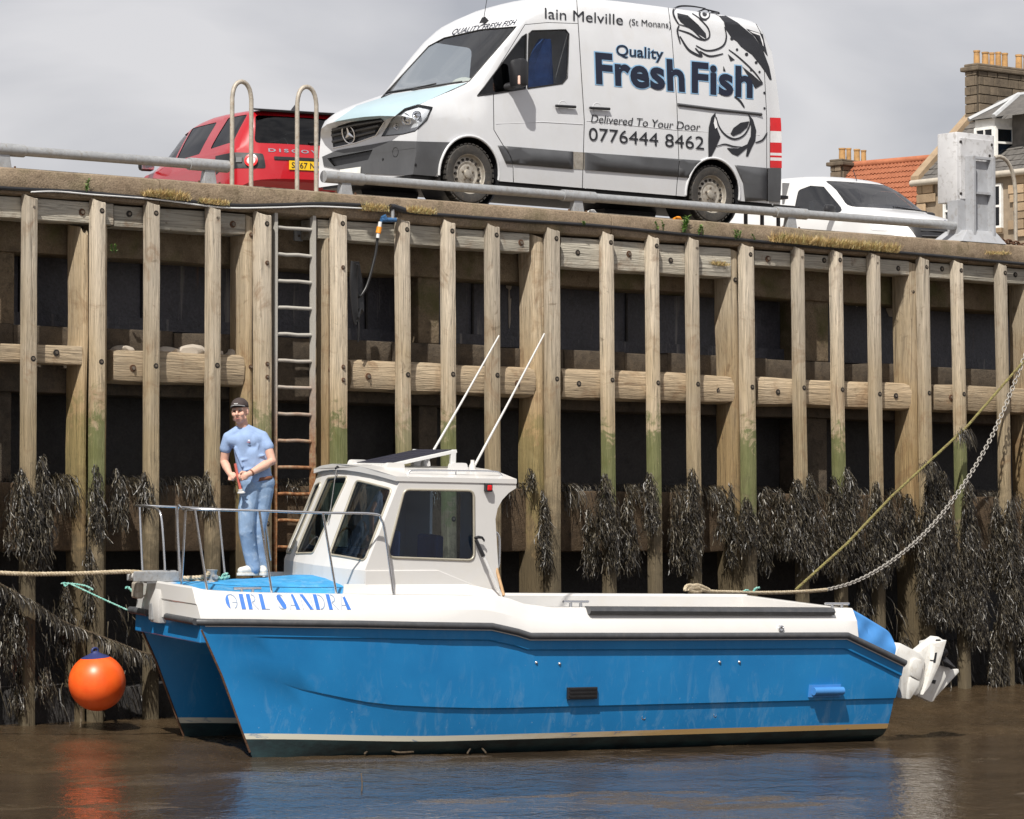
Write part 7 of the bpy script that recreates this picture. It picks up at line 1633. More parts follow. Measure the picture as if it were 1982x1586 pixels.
# red car: x runs from nose to tail
RT = dict(x0=-2.3, x1=2.3, z0=0.28, nose=0.35, tail=0.22, wm=0.95, zt=[(-2.3, 0.75), (-2.2, 0.92), (-1.9, 1.02), (-1.2, 1.12), (-0.95, 1.17), (-0.2, 1.60), (0.2, 1.68), (0.8, 1.71), (1.7, 1.68), (1.98, 1.64), (2.12, 1.45), (2.22, 1.12), (2.26, 1.0), (2.3, 0.75)],
          w=[(-2.3, 0.82), (-2.0, 0.90), (-1.4, 0.945), (1.6, 0.95), (2.3, 0.90)], wt=[(-2.3, 0.7), (-1.0, 0.74), (0, 0.66), (1.6, 0.66), (2.05, 0.66), (2.3, 0.78)], zb=[(-2.3, 0.95), (-1, 1.06), (2.3, 1.12)], ed=[(-2.3, 0.10), (-0.9, 0.06), (0.5, 0.06), (2.3, 0.07)])
st_r = [-2.3, -2.27, -2.2, -2.1, -1.9, -1.6, -1.3, -1.05, -0.95, -0.85, -0.6, -0.35, -0.2, 0, 0.3, 0.7, 1.1, 1.5, 1.75, 1.9, 1.98, 2.05, 2.12, 2.18, 2.22, 2.26, 2.29, 2.3]
def suv(mat, label, Mx, carved=True, plate=None, lettering=None):
    o = thing('parked_car', label, 'car', mat=Mx); bm, lay = shell(st_r, car_ring(RT))
    sv = Matrix(((1, 0, 0, 0), (0, 0, -1, 0), (0, 1, 0, 0), (0, 0, 0, 1)))
    for z0_, z1_ in ((0.4, 2), (-2, -0.4)):
        for cx in (-1.40, 1.34): carve(bm, sv, circ(cx, 0.36, 0.40), 99, lay, z0_, z1_)
        carve(bm, sv, rpoly([(-0.80, 1.16), (-0.02, 1.16), (-0.02, 1.56), (-0.30, 1.53)], 0.03, 2), 21, lay, z0_, z1_, (0,)); carve(bm, sv, rpoly([(0.04, 1.16), (0.86, 1.17), (0.98, 1.58), (0.04, 1.60)], 0.03, 2), 22, lay, z0_, z1_, (0,)); carve(bm, sv, rpoly([(1.20, 1.20), (1.90, 1.22), (1.90, 1.58), (1.32, 1.60)], 0.03, 2), 23, lay, z0_, z1_, (0,))
        carve(bm, sv, [(-2.1, 0.28), (2.3, 0.28), (2.3, 0.42), (-2.1, 0.42)], 40, lay, z0_, z1_, (0,))
    rv = Matrix(((0, 0, 1, 0), (1, 0, 0, 0), (0, 1, 0, 0), (0, 0, 0, 1)))      # local xy = y,z ; z = x
    carve(bm, rv, rpoly([(-0.66, 1.20), (0.66, 1.20), (0.60, 1.56), (-0.60, 1.56)], 0.05, 3), 24, lay, 1.8, 3, (0,)); carve(bm, rv, [(-0.95, 0.28), (0.95, 0.28), (0.95, 0.44), (-0.95, 0.44)], 40, lay, 1.9, 3, (0,))
    carve(bm, rv, [(-0.44, 0.985), (0.44, 0.985), (0.44, 1.025), (-0.44, 1.025)], 42, lay, 1.9, 3, (0,))
    for s_ in (-1, 1): carve(bm, rv, rpoly([(s_ * 0.55, 0.87), (s_ * 0.98, 0.87), (s_ * 0.98, 1.08), (s_ * 0.57, 1.06)][::s_], 0.03, 2), 43, lay, 1.6, 3, (0,))
    carve(bm, rv, rpoly([(-0.72, 1.18), (0.72, 1.18), (0.60, 1.58), (-0.60, 1.58)], 0.05, 3), 25, lay, -1.2, 0.1, (0,))
    split_layer(bm, lay, (0,), 'body', M[mat], o, smooth=0.7)
    for f in bm.faces:
        if f[lay] in (21, 22, 23, 43) and f.calc_center_median().y > 0: f[lay] += 50
    for v in (21, 22, 23, 71, 72, 73): split_layer(bm, lay, (v,), 'side_window', M['glass_dark'] if v not in (21, 71) else M['glass'], o, off=-0.006)
    split_layer(bm, lay, (24,), 'rear_window', M['glass_dark'], o, off=0.004); split_layer(bm, lay, (25,), 'windscreen', M['glass'], o); split_layer(bm, lay, (40,), 'lower_cladding', M['cladding'], o, off=0.006); split_layer(bm, lay, (42,), 'tailgate_trim', M['black_plastic'], o, off=0.012)
    for s_ in (-1, 1):
        split_layer(bm, lay, (43 if s_ < 0 else 93,), 'tail_lamp', M['black_plastic'], o, off=0.004)
    bt = BVHTree.FromBMesh(bm); bm.free()
    def rear(y, z, off=0.01):
        loc, no, i, d = bt.ray_cast(Vector((4, y, z)), Vector((-1, 0, 0))); return (loc + no * off, no) if loc else (Vector((2.3, y, z)), Vector((1, 0, 0)))
    for s_ in (-1, 1):
        q, n_ = rear(s_ * 0.72, 0.965, 0.012); A = look(q, n_); m = MB(); m.lathe([(0.085, 0), (0.085, 0.012), (0.058, 0.014), (0.058, 0.004), (0, 0.004)], 20, A); m.build('round_lamp', M['lamp_red'], o, 0.6); m = MB(); m.lathe([(0.055, 0.005), (0.04, 0.014), (0.0, 0.016)], 16, A); m.build('lamp_centre', M['lamp_white'], o, 0.8)
        q, n_ = rear(s_ * 0.85, 0.975, 0.01); m = MB(); m.box((0, 0, 0.004), (0.07, 0.08, 0.012), look(q, n_), 0.004); m.build('lamp_side', M['cladding'], o)
    if lettering:
        vs, fs = fit_text(lettering, -0.50, 0.50, 1.085, 1.13, 0.03, 0, 1.5); decal('tailgate_lettering', vs, fs, M['chrome'], o, lambda x, y: rear(x, y, 0.006)[0], (0.1, 0))
    if plate:
        q, n_ = rear(0, 0.92, 0.02); A = frame(q, (0, 1, 0), (0, 0, 1), (1, 0, 0)); m = MB(); m.box((0, 0, 0), (0.52, 0.112, 0.01), A); pl = m.build('number_plate', M['plate_yellow'], o); vs, fs = fit_text(plate, -0.23, 0.23, -0.038, 0.038, 0.01); decal('plate_lettering', vs, fs, M['ink_dark'], pl, lambda x, y: A @ Vector((x, y, 0.008)))
        vs, fs = fit_text('SPORT', 0, 1, 0, 1, 0.02) if False else ([], [])
    for cx in (-1.40, 1.34):
        for sd_ in (-1, 1): wheel(o, Vector((cx, sd_ * 0.82, 0.36)), 0.36, 0.24, sd_, 'alloy'); liner(o, Vector((cx, sd_ * 0.93, 0.36)), 0.402, 0.36, sd_)
    for s_ in (-1, 1):
        m = MB(); m.box(Vector((-0.68, s_ * 1.02, 1.17)), (0.12, 0.22, 0.16), bev=0.05); mo = m.build('door_mirror', M['black_plastic'], o, 0.8); m = MB(); m.box(Vector((-0.618, s_ * 1.02, 1.17)), (0.008, 0.17, 0.12), bev=0.003); m.build('mirror_glass', M['chrome'], mo)
    m = MB(); m.hull([(1.75, -0.02, 1.67), (1.92, -0.02, 1.655), (1.92, 0.02, 1.655), (1.75, 0.02, 1.67)], [(1.90, -0.006, 1.75), (1.93, -0.006, 1.75), (1.93, 0.006, 1.75), (1.90, 0.006, 1.75)]); m.build('roof_fin', M['black_plastic'], o)
    m = MB(); m.hull([(1.86, -0.62, 1.655), (2.10, -0.60, 1.61), (2.10, 0.60, 1.61), (1.86, 0.62, 1.655)], [(1.86, -0.62, 1.672), (2.11, -0.60, 1.632), (2.11, 0.60, 1.632), (1.86, 0.62, 1.672)]); m.build('roof_spoiler', M['black_plastic'], o)
    m = MB(); m.tube([rear(0.05, 1.22, 0.02)[0], rear(0.25, 1.24, 0.02)[0], rear(0.45, 1.25, 0.02)[0]], 0.014, 6); m.build('rear_wiper', M['black_plastic'], o)
    m = MB(); m.bb((-0.2, -0.7, 0.5), (1.9, 0.7, 0.9)); m.build('cabin_floor', M['interior'], o)
    for y in (-0.38, 0.38): m = MB(); m.bb((0.05, y - 0.24, 0.9), (0.2, y + 0.24, 1.38), bev=0.05); m.build('seat', M['interior'], o)
    return o
# tail faces the camera, nose points away and to the left
def car_matrix(px_plate, py_plate, ang, zc, dep, lx, ly):
    """place so that the local point (lx, ly, zc) is seen at the pixel, standing on the deck"""
    d = ray(px_plate, py_plate); t = (DZ + zc - CAM.z) / d.z; P = CAM + d * t; ax = Vector((math.cos(ang), math.sin(ang), 0)); ay = Vector((-math.sin(ang), math.cos(ang), 0)); o = P - ax * lx - ay * ly; o.z = DZ; return frame(o, ax, ay, UP)
phi = math.atan2(math.cos(TH), math.sin(TH)) + R(27) + math.pi     # direction from nose to tail
suv('red_car', 'red sport utility car parked with its tail towards the quay edge', car_matrix(597, 322, phi, 0.92, 0, 2.3, 0), plate='ST67 NVV', lettering='DISCOVERY')
suv('green_car', 'dark green car of which only the tail edge shows beside the shorter pipe rail', car_matrix(-122, 300, phi, 0.92, 0, 2.3, 0))
# white small van: nose points towards the camera and right
PT = dict(x0=-2.2, x1=3.0, z0=0.25, nose=0.40, tail=0.05, wm=0.9, zt=[(-2.2, 0.70), (-2.12, 0.90), (-1.9, 1.00), (-1.5, 1.10), (-1.15, 1.17), (-1.0, 1.22), (-0.35, 1.62), (-0.05, 1.74), (0.4, 1.80), (1.2, 1.82), (2.6, 1.80), (2.92, 1.74), (3.0, 1.5)],
          w=[(-2.2, 0.78), (-1.8, 0.86), (-1.2, 0.90), (3.0, 0.90)], wt=[(-2.2, 0.65), (-1.0, 0.74), (0, 0.68), (2.8, 0.70), (3.0, 0.72)], zb=[(-2.2, 0.90), (-1, 1.06), (2.2, 1.10)], ed=[(-2.2, 0.12), (-0.9, 0.07), (0.5, 0.09), (2.2, 0.09)])
pv_ang = math.atan2(math.cos(TH), math.sin(TH)) + R(36)               # nose to tail direction
PW = car_matrix(1612, 343, pv_ang, 1.80, 0, 0.35, 0.0)
pv = thing('small_van', 'small white panel van parked nose towards the cabinet behind the rail', 'van', mat=PW); bm, lay = shell([-2.2, -2.17, -2.1, -2.0, -1.85, -1.65, -1.4, -1.2, -1.1, -1.0, -0.85, -0.65, -0.5, -0.35, -0.2, -0.05, 0.15, 0.5, 0.9, 1.3, 1.8, 2.4, 2.7, 2.9, 2.97, 3.0], car_ring(PT))
for z0_, z1_ in ((0.4, 2), (-2, -0.4)):
    for cx in (-1.35, 1.85): carve(bm, sideV, circ(cx, 0.32, 0.37), 99, lay, z0_, z1_)
    carve(bm, sideV, rpoly([(-0.86, 1.12), (0.28, 1.14), (0.30, 1.55), (0.05, 1.60), (-0.25, 1.56)], 0.05, 3), 21, lay, z0_, z1_, (0,))
fv = Matrix(((0, 0, -1, 0), (-1, 0, 0, 0), (0, 1, 0, 0), (0, 0, 0, 1)))
carve(bm, fv, rpoly([(-0.76, 1.20), (0.76, 1.20), (0.62, 1.66), (-0.62, 1.66)], 0.06, 3), 25, lay, 0.0, 1.3, (0,))
carve(bm, fv, rpoly([(-0.52, 0.62), (0.52, 0.62), (0.62, 0.92), (0.40, 0.96), (-0.40, 0.96), (-0.62, 0.92)], 0.03, 2), 32, lay, 1.6, 3, (0,)); carve(bm, fv, [(-0.9, 0.25), (0.9, 0.25), (0.9, 0.56), (-0.9, 0.56)], 40, lay, 1.6, 3, (0,))
for s_ in (-1, 1): carve(bm, fv, rpoly([(s_ * 0.60, 0.72), (s_ * 0.86, 0.80), (s_ * 0.86, 1.02), (s_ * 0.64, 0.98)][::s_], 0.03, 2), 31, lay, 1.2, 3, (0,))
for f in bm.faces:
    if f[lay] in (21, 31) and f.calc_center_median().y > 0: f[lay] += 50
split_layer(bm, lay, (0,), 'body', M['white_car'], pv, smooth=0.7); split_layer(bm, lay, (21,), 'door_window', M['glass'], pv, off=-0.006); split_layer(bm, lay, (71,), 'door_window', M['glass'], pv, off=-0.006); split_layer(bm, lay, (25,), 'windscreen', M['glass'], pv, off=-0.003); split_layer(bm, lay, (32,), 'grille', M['black_plastic'], pv, off=-0.01); split_layer(bm, lay, (40,), 'front_bumper', M['cladding'], pv, off=0.01)
hl2 = split_layer(bm, lay, (31,), 'headlamp', M['reflector'], pv, off=0.005); split_layer(bm, lay, (81,), 'headlamp', M['reflector'], pv, off=0.005)
bt2 = BVHTree.FromBMesh(bm); bm.free()
def nose_at(y, z, off=0.01): loc, no, i, d = bt2.ray_cast(Vector((-5, y, z)), Vector((1, 0, 0))); return loc + no * off, no
q, n_ = nose_at(0, 0.88, 0.02); A = frame(q, (0, -1, 0), (0, 0, 1), (-1, 0, 0)); vs_ = [(-0.035, -0.06), (-0.01, -0.03), (0.01, -0.065), (0.03, -0.06), (0.015, -0.02), (0.045, 0.0), (0.05, 0.03), (0.02, 0.03), (0.03, 0.06), (0.0, 0.07), (-0.03, 0.05), (-0.02, 0.02), (-0.05, 0.0), (-0.02, -0.01)]
m = MB(); m.prism(vs_, 0, 0.008, A); m.build('badge', M['chrome'], pv)
for z in (0.70, 0.78, 0.86): m = MB(); m.tube([nose_at(y, z, 0.004)[0] for y in (-0.45, -0.2, 0, 0.2, 0.45)], 0.010, 6); m.build('grille_bar', M['cladding'], pv, 0.8)
for cx in (-1.35, 1.85):
    for sd_ in (-1, 1): wheel(pv, Vector((cx, sd_ * 0.77, 0.32)), 0.32, 0.2, sd_); liner(pv, Vector((cx, sd_ * 0.87, 0.32)), 0.372, 0.33, sd_)
for s_ in (-1, 1): m = MB(); m.box(Vector((-0.72, s_ * 1.0, 1.16)), (0.10, 0.20, 0.15), bev=0.045); m.build('door_mirror', M['black_plastic'], pv, 0.8)
m = MB(); m.bb((-1.0, -0.72, 0.85), (-0.65, 0.72, 1.12), bev=0.04); m.build('dashboard', M['interior'], pv); m = MB(); m.bb((0.55, -0.80, 0.4), (0.60, 0.80, 1.68)); m.build('bulkhead', M['interior'], pv)
for y in (-0.38, 0.38): m = MB(); m.bb((0.1, y - 0.22, 0.7), (0.25, y + 0.22, 1.40), bev=0.05); m.build('seat', M['interior'], pv)
m = MB(); m.tube([Vector((-0.2, 0.0, 1.70)), Vector((-0.12, 0.0, 1.86))], 0.006, 6); m.build('aerial', M['black_plastic'], pv)
m = MB(); m.tube([nose_at(-0.7, 1.19, 0.02)[0], nose_at(0.0, 1.22, 0.02)[0]], 0.01, 6); m.build('wiper', M['black_plastic'], pv)
# black trestle frame standing behind the fish van
tr = thing('trestle_frame', 'black steel trestle frame standing on the quay behind the fish van', 'trestle', (PY(1475, 430, 2.4).x, 2.4, DZ)); hh = 0.42
for x in (-0.28, 0.0, 0.28):
    m = MB(); m.bb((x - 0.018, -0.018, 0), (x + 0.018, 0.018, hh)); m.build('leg', M['black_plastic'], tr)
m = MB(); m.bb((-0.42, -0.25, hh), (0.42, 0.25, hh + 0.05), bev=0.006); m.build('top', M['black_plastic'], tr); m = MB(); m.bb((-0.42, -0.22, 0.0), (0.42, 0.22, 0.10), bev=0.01); m.build('base', M['black_plastic'], tr)
# ------------------------------------------------------------------ houses behind the harbour
def hframe(dep, px, yaw):
    ex = (hx * math.cos(yaw) + hy * math.sin(yaw)).normalized(); ey = Vector((-ex.y, ex.x, 0)); o = PD(px, 470, dep); return Matrix(((ex.x, ey.x, 0, o.x), (ex.y, ey.y, 0, o.y), (0, 0, 1, DZ), (0, 0, 0, 1)))
class House:
    def __init__(s, name, label, dep, px, yaw): s.W = hframe(dep, px, yaw); s.Wi = s.W.inverted(); s.o = thing(name, label, 'house', mat=s.W)
    def p(s, px, py, d=0.0):
        """house point at depth d behind the front plane, seen at a pixel"""
        n = s.W.to_3x3() @ Vector((0, 1, 0)); return s.Wi @ PL(px, py, s.W @ Vector((0, d, 0)), n)
def _pu(s, px, py, u):
    n = s.W.to_3x3() @ Vector((1, 0, 0)); return s.Wi @ PL(px, py, s.W @ Vector((u, 0, 0)), n)
House.pu = _pu
def roof_tiles(name, q00, q10, q11, q01, nu, nv, mat, parent, kind):
    """rows of tiles on a quad; u along the eaves, v up the slope"""
    q00, q10, q11, q01 = map(Vector, (q00, q10, q11, q01)); nrm = (q10 - q00).cross(q01 - q00).normalized()
    if nrm.z < 0: nrm = -nrm
    at = lambda u, v: q00.lerp(q10, u).lerp(q01.lerp(q11, u), v); m = MB()
    b = MB(); b.hull([at(0, 0) - nrm * 0.08, at(1, 0) - nrm * 0.08, at(1, 1) - nrm * 0.08, at(0, 1) - nrm * 0.08], [at(0, 0), at(1, 0), at(1, 1), at(0, 1)]); ro = b.build(name, M['tile_bed'] if kind == 'pan' else M['slate'], parent)
    for j in range(nv):
        for i in range(nu):
            sh = (0.5 / nu if (j % 2 and kind != 'pan') else 0.0); u0 = i / nu + sh + 0.02 / nu; u1 = (i + 1) / nu + sh - 0.02 / nu
            if u0 >= 1: continue
            u1 = min(u1, 1.0); v0 = j / nv; v1 = min(1.0, (j + 1.12) / nv); jt = rnd.uniform(-0.008, 0.012)
            if kind == 'pan':
                w = (at(1, 0) - at(0, 0)).length / nu; prof = [(0, 0.0), (0.25, 0.28 * w), (0.5, 0.34 * w), (0.75, 0.10 * w), (1.0, 0.02 * w)]; vs = []
                for v, lift in ((v0, 0.05 + jt), (v1, 0.015)):
                    for a, h in prof: vs.append(at(lerp(u0, u1, a), v) + nrm * (h + lift))
                m.add(vs, [(k, k + 1, 6 + k, 5 + k) for k in range(4)])
                m.add([vs[k] for k in range(5)] + [vs[k] - nrm * 0.04 for k in range(5)], [(k, k + 1, 6 + k, 5 + k) for k in range(4)])
            else:
                vs = [at(u0, v0) + nrm * (0.03 + jt), at(u1, v0) + nrm * (0.03 + jt), at(u1, v1) + nrm * 0.008, at(u0, v1) + nrm * 0.008]; m.add(vs + [vs[0] - nrm * 0.025, vs[1] - nrm * 0.025], [(0, 1, 2, 3), (4, 5, 1, 0)])
    t = m.build('roof_tiles' if kind == 'pan' else 'slates', mat, ro); t['kind'] = 'stuff'; return ro
_blk = {}
def blocks(parent, H, u0, u1, z0, z1, d, holes=(), row=0.24, mat='stone'):
    """dressed stones laid in courses on a front wall, each its own piece"""
    if 'm' not in _blk:
        m = MB(); m.box((0.5, 0, 0.5), (1, 0.06, 1), bev=0.03); o = m.build('stone_block', None, None); _blk['m'] = o.data; bpy.data.objects.remove(o)
    key = mat
    if key not in _blk: me = _blk['m'].copy(); me.materials.append(M[mat]); _blk[key] = me
    z = z0; k = 0
    while z < z1 - 0.03:
        h = min(row * rnd.uniform(0.85, 1.2), z1 - z); u = u0 - (0.0 if k % 2 else rnd.uniform(0.1, 0.3)); k += 1
        while u < u1:
            w = rnd.uniform(0.32, 0.75); a = max(u, u0); b = min(u + w, u1)
            if b - a > 0.06 and not any(a < hb_ and b > ha and z < hz1 and z + h > hz0 for ha, hb_, hz0, hz1 in holes):
                o = bpy.data.objects.new('stone_block', _blk[key]); C.objects.link(o); o.parent = parent; o.location = (a + 0.012, d - 0.035 + rnd.uniform(-0.008, 0.008), z + 0.012); o.scale = (b - a - 0.024, 1, h - 0.024)
            u += w
        z += h
def sash(H, parent, u0, u1, z0, z1, d, cross=True):
    w = MB(); f = 0.07; w.bb((u0, d - 0.02, z0), (u0 + f, d + 0.10, z1)); w.bb((u1 - f, d - 0.02, z0), (u1, d + 0.10, z1)); w.bb((u0 + f, d - 0.02, z1 - f), (u1 - f, d + 0.10, z1)); w.bb((u0 + f, d - 0.02, z0), (u1 - f, d + 0.10, z0 + f)); zm = (z0 + z1) / 2; w.bb((u0 + f, d - 0.01, zm - 0.03), (u1 - f, d + 0.09, zm + 0.03))
    if cross: w.bb(((u0 + u1) / 2 - 0.02, d, zm + 0.03), ((u0 + u1) / 2 + 0.02, d + 0.08, z1 - f))
    wo = w.build('window', M['win_white'], parent)
    for a, b in ((z0 + f, zm - 0.03), (zm + 0.03, z1 - f)): g = MB(); g.bb((u0 + f, d + 0.045, a), (u1 - f, d + 0.055, b)); g.build('pane', M['glass_tint'], wo)
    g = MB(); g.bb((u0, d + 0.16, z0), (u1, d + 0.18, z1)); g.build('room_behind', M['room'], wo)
    g = MB(); g.bb((u0 + f, d + 0.11, z1 - (z1 - z0) * 0.55), (u1 - f, d + 0.12, z1 - f)); g.build('net_curtain', M['curtain'], wo)
    s = MB(); s.bb((u0 - 0.08, d - 0.12, z0 - 0.14), (u1 + 0.08, d - 0.021, z0), bev=0.015); s.build('sill', M['stone'], wo)
def chimney(H, parent, u0, u1, d0, d1, zb, zt, pots, mat, mort):
    """stack standing across the ridge; pots = (left px, right px, top py)"""
    st = MB(); st.bb((u0, d0, zb), (u1, d1, zt)); so_ = st.build('chimney_stack', M[mort], parent); blocks(so_, H, u0 - 0.01, u1 + 0.01, zb, zt, d0, (), 0.26, mat)
    z = zb; k = 0
    while z < zt - 0.03:                                     # long face
        h = min(0.26, zt - z); u = d0 - (0.2 if k % 2 else 0.0); k += 1
        while u < d1 - 0.04:
            w = rnd.uniform(0.35, 0.65); a = max(u, d0); b = min(u + w, d1)
            if b - a > 0.06: o = bpy.data.objects.new('stone_block', _blk[mat]); C.objects.link(o); o.parent = so_; o.matrix_basis = Matrix.Translation((u1 + 0.035 + rnd.uniform(-0.008, 0.008), a + 0.012, z + 0.012)) @ Matrix.Rotation(math.pi / 2, 4, 'Z') @ Matrix.Diagonal((b - a - 0.024, 1, h - 0.024, 1))
            u += w
        z += h
    cp = MB(); cp.bb((u0 - 0.13, d0 - 0.13, zt), (u1 + 0.13, d1 + 0.13, zt + 0.13), bev=0.03); cp.bb((u0 - 0.05, d0 - 0.05, zt + 0.13), (u1 + 0.05, d1 + 0.05, zt + 0.22), bev=0.03); cp.build('chimney_cap', M[mat], so_)
    um = (u0 + u1) / 2
    for x0, x1, y0 in pots:
        p = H.pu((x0 + x1) / 2, y0, um); r = 0.5 * (x1 - x0) * (H.W @ p - CAM).length / F; h = p.z - (zt + 0.18); m = MB()
        m.lathe([(r * 0.95, 0), (r * 0.92, h * 0.4), (r * 0.86, h * 0.86), (r * 1.0, h * 0.88), (r * 1.02, h * 0.99), (r * 0.8, h), (r * 0.72, h * 0.8)], 16, Matrix.Translation((um, p.y, zt + 0.18))); m.build('chimney_pot', M['pot'], so_, 0.6)
# stone house with the bay dormer
HA_ = House('stone_house', 'tall sandstone house with slate roof, bay dormer and many chimney pots', 100.0, 1900, R(-50)); o = HA_.o
uL = HA_.p(1776, 400, 0).x; ze = HA_.p(1926, 341, 0).z; uR = uL + 9.0
w1 = (HA_.p(1828, 400).x, HA_.p(1851, 400).x, HA_.p(1840, 445).z, HA_.p(1840, 372).z); w2 = (HA_.p(1913, 400).x, HA_.p(1941, 400).x, HA_.p(1926, 443).z, HA_.p(1926, 357).z)
m = MB(); hd = 2.8; m.bb((uL, 0.02, 0), (uR, 2 * hd, ze)); wl = m.build('wall', M['mortar'], o)
blocks(wl, HA_, uL, uR - 2.5, max(0.0, HA_.p(1800, 475).z), ze - 0.02, 0.0, ((w1[0] - 0.1, w1[1] + 0.1, w1[2] - 0.16, w1[3] + 0.1), (w2[0] - 0.1, w2[1] + 0.1, w2[2] - 0.16, w2[3] + 0.1)))
sash(HA_, o, *w1, -0.05); sash(HA_, o, *w2, -0.05, False)
m = MB(); m.tube([Vector((uL - 0.1, -0.15, ze + 0.02)), Vector((uR, -0.15, ze + 0.02))], 0.09, 8); m.build('gutter', M['gutter'], o, 0.8)
hd = 2.8; rz = ze + 2.55
roof_tiles('roof', (uL, -0.12, ze + 0.05), (uR, -0.12, ze + 0.05), (uR, hd, rz), (uL, hd, rz), 30, 14, M['slate'], o, 'slate'); roof_tiles('roof', (uR, 2 * hd, ze + 0.05), (uL, 2 * hd, ze + 0.05), (uL, hd, rz), (uR, hd, rz), 10, 6, M['slate'], o, 'slate')
m = MB(); m.add([(uL, 0.02, ze), (uL, 2 * hd, ze), (uL, hd, rz - 0.05)], [(0, 1, 2)]); m.build('gable', M['stone_dark'], o)
m = MB(); m.hull([(uL - 0.12, -0.15, ze), (uL + 0.18, -0.15, ze), (uL + 0.18, -0.15, ze + 0.22), (uL - 0.12, -0.15, ze + 0.22)], [(uL - 0.12, hd, rz), (uL + 0.18, hd, rz), (uL + 0.18, hd, rz + 0.22), (uL - 0.12, hd, rz + 0.22)]); m.build('skew_stones', M['stone'], o)
cq = HA_.pu(1870, 140, uL); chimney(HA_, o, uL, uL + 0.44, cq.y, cq.y + 2.4, ze + 0.6, cq.z, ((1884, 1897, 98), (1900, 1914, 101), (1914.5, 1925, 102), (1926, 1938, 101), (1938.5, 1951, 103), (1965, 1979, 106), (1980, 1994, 107)), 'stone_dark', 'mortar_dark')
# bay dormer
db = 0.35; dl = HA_.p(1872, 260, db).x; dr = HA_.p(1941, 260, db).x; dz0 = HA_.p(1900, 300, db).z - 0.7; dz1 = HA_.p(1900, 232, db).z; dc = (dl + dr) / 2; dep2 = 1.1
dm = MB(); pl = [(dl, db + dep2), (dl + 0.30, db), (dr - 0.30, db), (dr, db + dep2)]
dm.hull([(x, y, dz0) for x, y in pl], [(x, y, dz0 + 0.55) for x, y in pl]); dmo = dm.build('dormer', M['win_white'], o); m = MB(); m.hull([(x, y, dz1 - 0.22) for x, y in pl], [(x, y, dz1) for x, y in pl]); m.build('dormer_head', M['win_white'], dmo)
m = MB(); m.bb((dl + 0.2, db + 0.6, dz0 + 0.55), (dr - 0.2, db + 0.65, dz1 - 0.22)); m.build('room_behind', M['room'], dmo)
for (xa_, ya_), (xb__, yb__) in zip(pl[:-1], pl[1:]):
    A_ = Vector((xa_, ya_, 0)); B_ = Vector((xb__, yb__, 0)); L_ = (B_ - A_).length; Mx = frame((A_.x, A_.y, 0), (B_ - A_).normalized(), (0, 0, 1), (B_ - A_).normalized().cross(UP)); n_ = 2 if L_ > 1.2 else 1
    for k in range(n_):
        a = L_ * k / n_; b = L_ * (k + 1) / n_; z0_ = dz0 + 0.55; z1_ = dz1 - 0.22; m = MB(); f = 0.08
        for q in ((a, a + f, z0_, z1_), (b - f, b, z0_, z1_), (a + f, b - f, z0_, z0_ + f), (a + f, b - f, z1_ - f, z1_), (a + f, b - f, (z0_ + z1_) / 2 - 0.03, (z0_ + z1_) / 2 + 0.03), ((a + b) / 2 - 0.02, (a + b) / 2 + 0.02, (z0_ + z1_) / 2 + 0.03, z1_ - f)): m.bb((q[0], q[2], -0.04), (q[1], q[3], 0.04), Mx)
        wo = m.build('window', M['win_white'], dmo); g = MB(); g.bb((a + f, z0_ + f, -0.005), (b - f, z1_ - f, 0.005), Mx); g.build('pane', M['glass_tint'], wo); g = MB(); g.bb((a + f, z0_ + f, -0.11), (b - f, (z0_ + z1_) / 2, -0.10), Mx); g.build('net_curtain', M['curtain'], wo)
ap = Vector((dc + 0.1, db + 1.3, HA_.p(1932, 192, db).z + 0.25)); ev = [Vector((dl - 0.15, db + dep2 + 0.1, dz1)), Vector((dl + 0.2, db - 0.15, dz1)), Vector((dr - 0.2, db - 0.15, dz1)), Vector((dr + 0.15, db + dep2 + 0.1, dz1))]; bk = Vector((dr + 1.8, db + 4, ap.z))
m = MB(); m.add([ev[0], ev[1], ev[2], ev[3], ap, Vector((dr + 2.5, db + 1.3, ap.z)), Vector((dr + 2.5, db - 0.1, dz1 + 0.1))], [(0, 1, 4), (1, 2, 4), (2, 6, 5, 4)]); rf = m.build('dormer_roof', M['slate'], dmo)
for e in ev[:3]: m = MB(); m.tube([e + Vector((0, 0, 0.02)), ap + Vector((0, 0, 0.02))], 0.075, 6); m.build('hip_flashing', M['lead'], rf, 0.8)
m = MB(); m.tube([ap, Vector((dr + 2.5, db + 1.3, ap.z))], 0.08, 6); m.build('ridge_flashing', M['lead'], rf, 0.8)
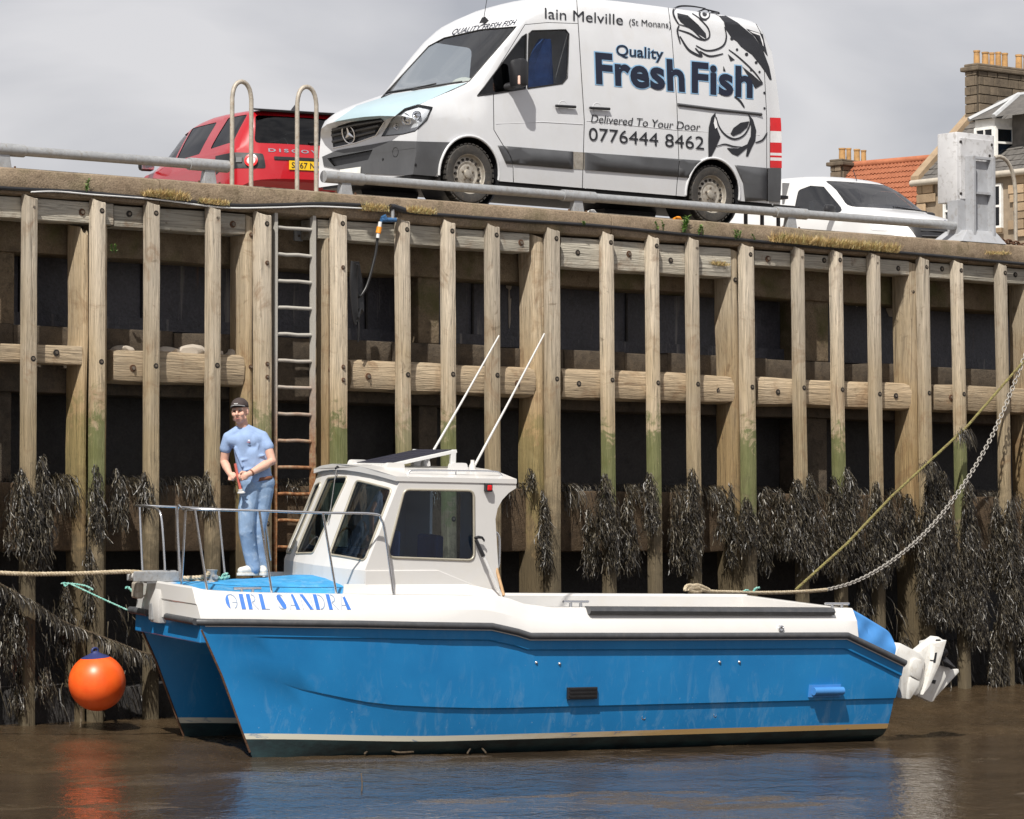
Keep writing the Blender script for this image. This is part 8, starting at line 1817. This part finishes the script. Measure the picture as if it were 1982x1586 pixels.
m = MB(); m.bb((dr - 0.1, db + 0.5, dz0), (dr + 2.5, db + 3, dz1 + 0.1)); m.build('dormer_cheek', M['slate'], dmo)
# cottage with the pantiled roof
HB = House('cottage', 'cottage with red clay pantile roof and a short chimney with four pots', 113.0, 1720, R(-42)); o = HB.o
rl0 = HB.p(1668, 327, 2.6); rl1 = HB.p(1830, 303, 2.6); u0 = rl0.x; u1 = rl1.x; zr_b = (rl0.z + rl1.z) / 2; ze_b = zr_b - 2.5
u0 = HB.p(1609, 330, 2.0).x; m = MB(); m.bb((u0, 0.2, 0), (u1, 5.2, ze_b)); m.build('wall', M['stone'], o)
roof_tiles('roof', (u0 - 0.1, 0, ze_b), (u1, 0, ze_b), (u1, 2.6, zr_b), (u0 - 0.1, 2.6, zr_b), 30, 13, M['pantile'], o, 'pan'); roof_tiles('roof', (u1, 5.3, ze_b), (u0 - 0.1, 5.3, ze_b), (u0 - 0.1, 2.6, zr_b), (u1, 2.6, zr_b), 8, 4, M['pantile'], o, 'pan')
m = MB(); m.tube([Vector((u0 - 0.1, 2.6, zr_b + 0.06)), Vector((u1, 2.6, zr_b + 0.06))], 0.12, 8); m.build('ridge', M['pantile'], o, 0.8)
m = MB(); m.add([(u0, 0.2, ze_b), (u0, 5.2, ze_b), (u0, 2.6, zr_b - 0.15)], [(0, 1, 2)]); m.build('gable', M['stone'], o)
cu0 = HB.p(1609, 330, 2.0).x; cd1 = HB.pu(1666, 330, cu0 + 0.42).y; chimney(HB, o, cu0, cu0 + 0.42, 2.0, max(cd1, 2.6), zr_b - 1.2, HB.p(1615, 322, 2.0).z, ((1623, 1637, 287), (1637.5, 1648, 287), (1652, 1665, 289), (1666, 1677, 291)), 'stone_dark', 'mortar_dark')
# street ground rising behind the harbour
m = MB(); m.add([(-120, 160, DZ - 0.02), (400, 160, DZ - 0.02), (500, 900, DZ + 2), (-300, 900, DZ + 2)], [(0, 1, 2, 3)]); tag(m.build('street_ground', M['deck']), kind='structure')
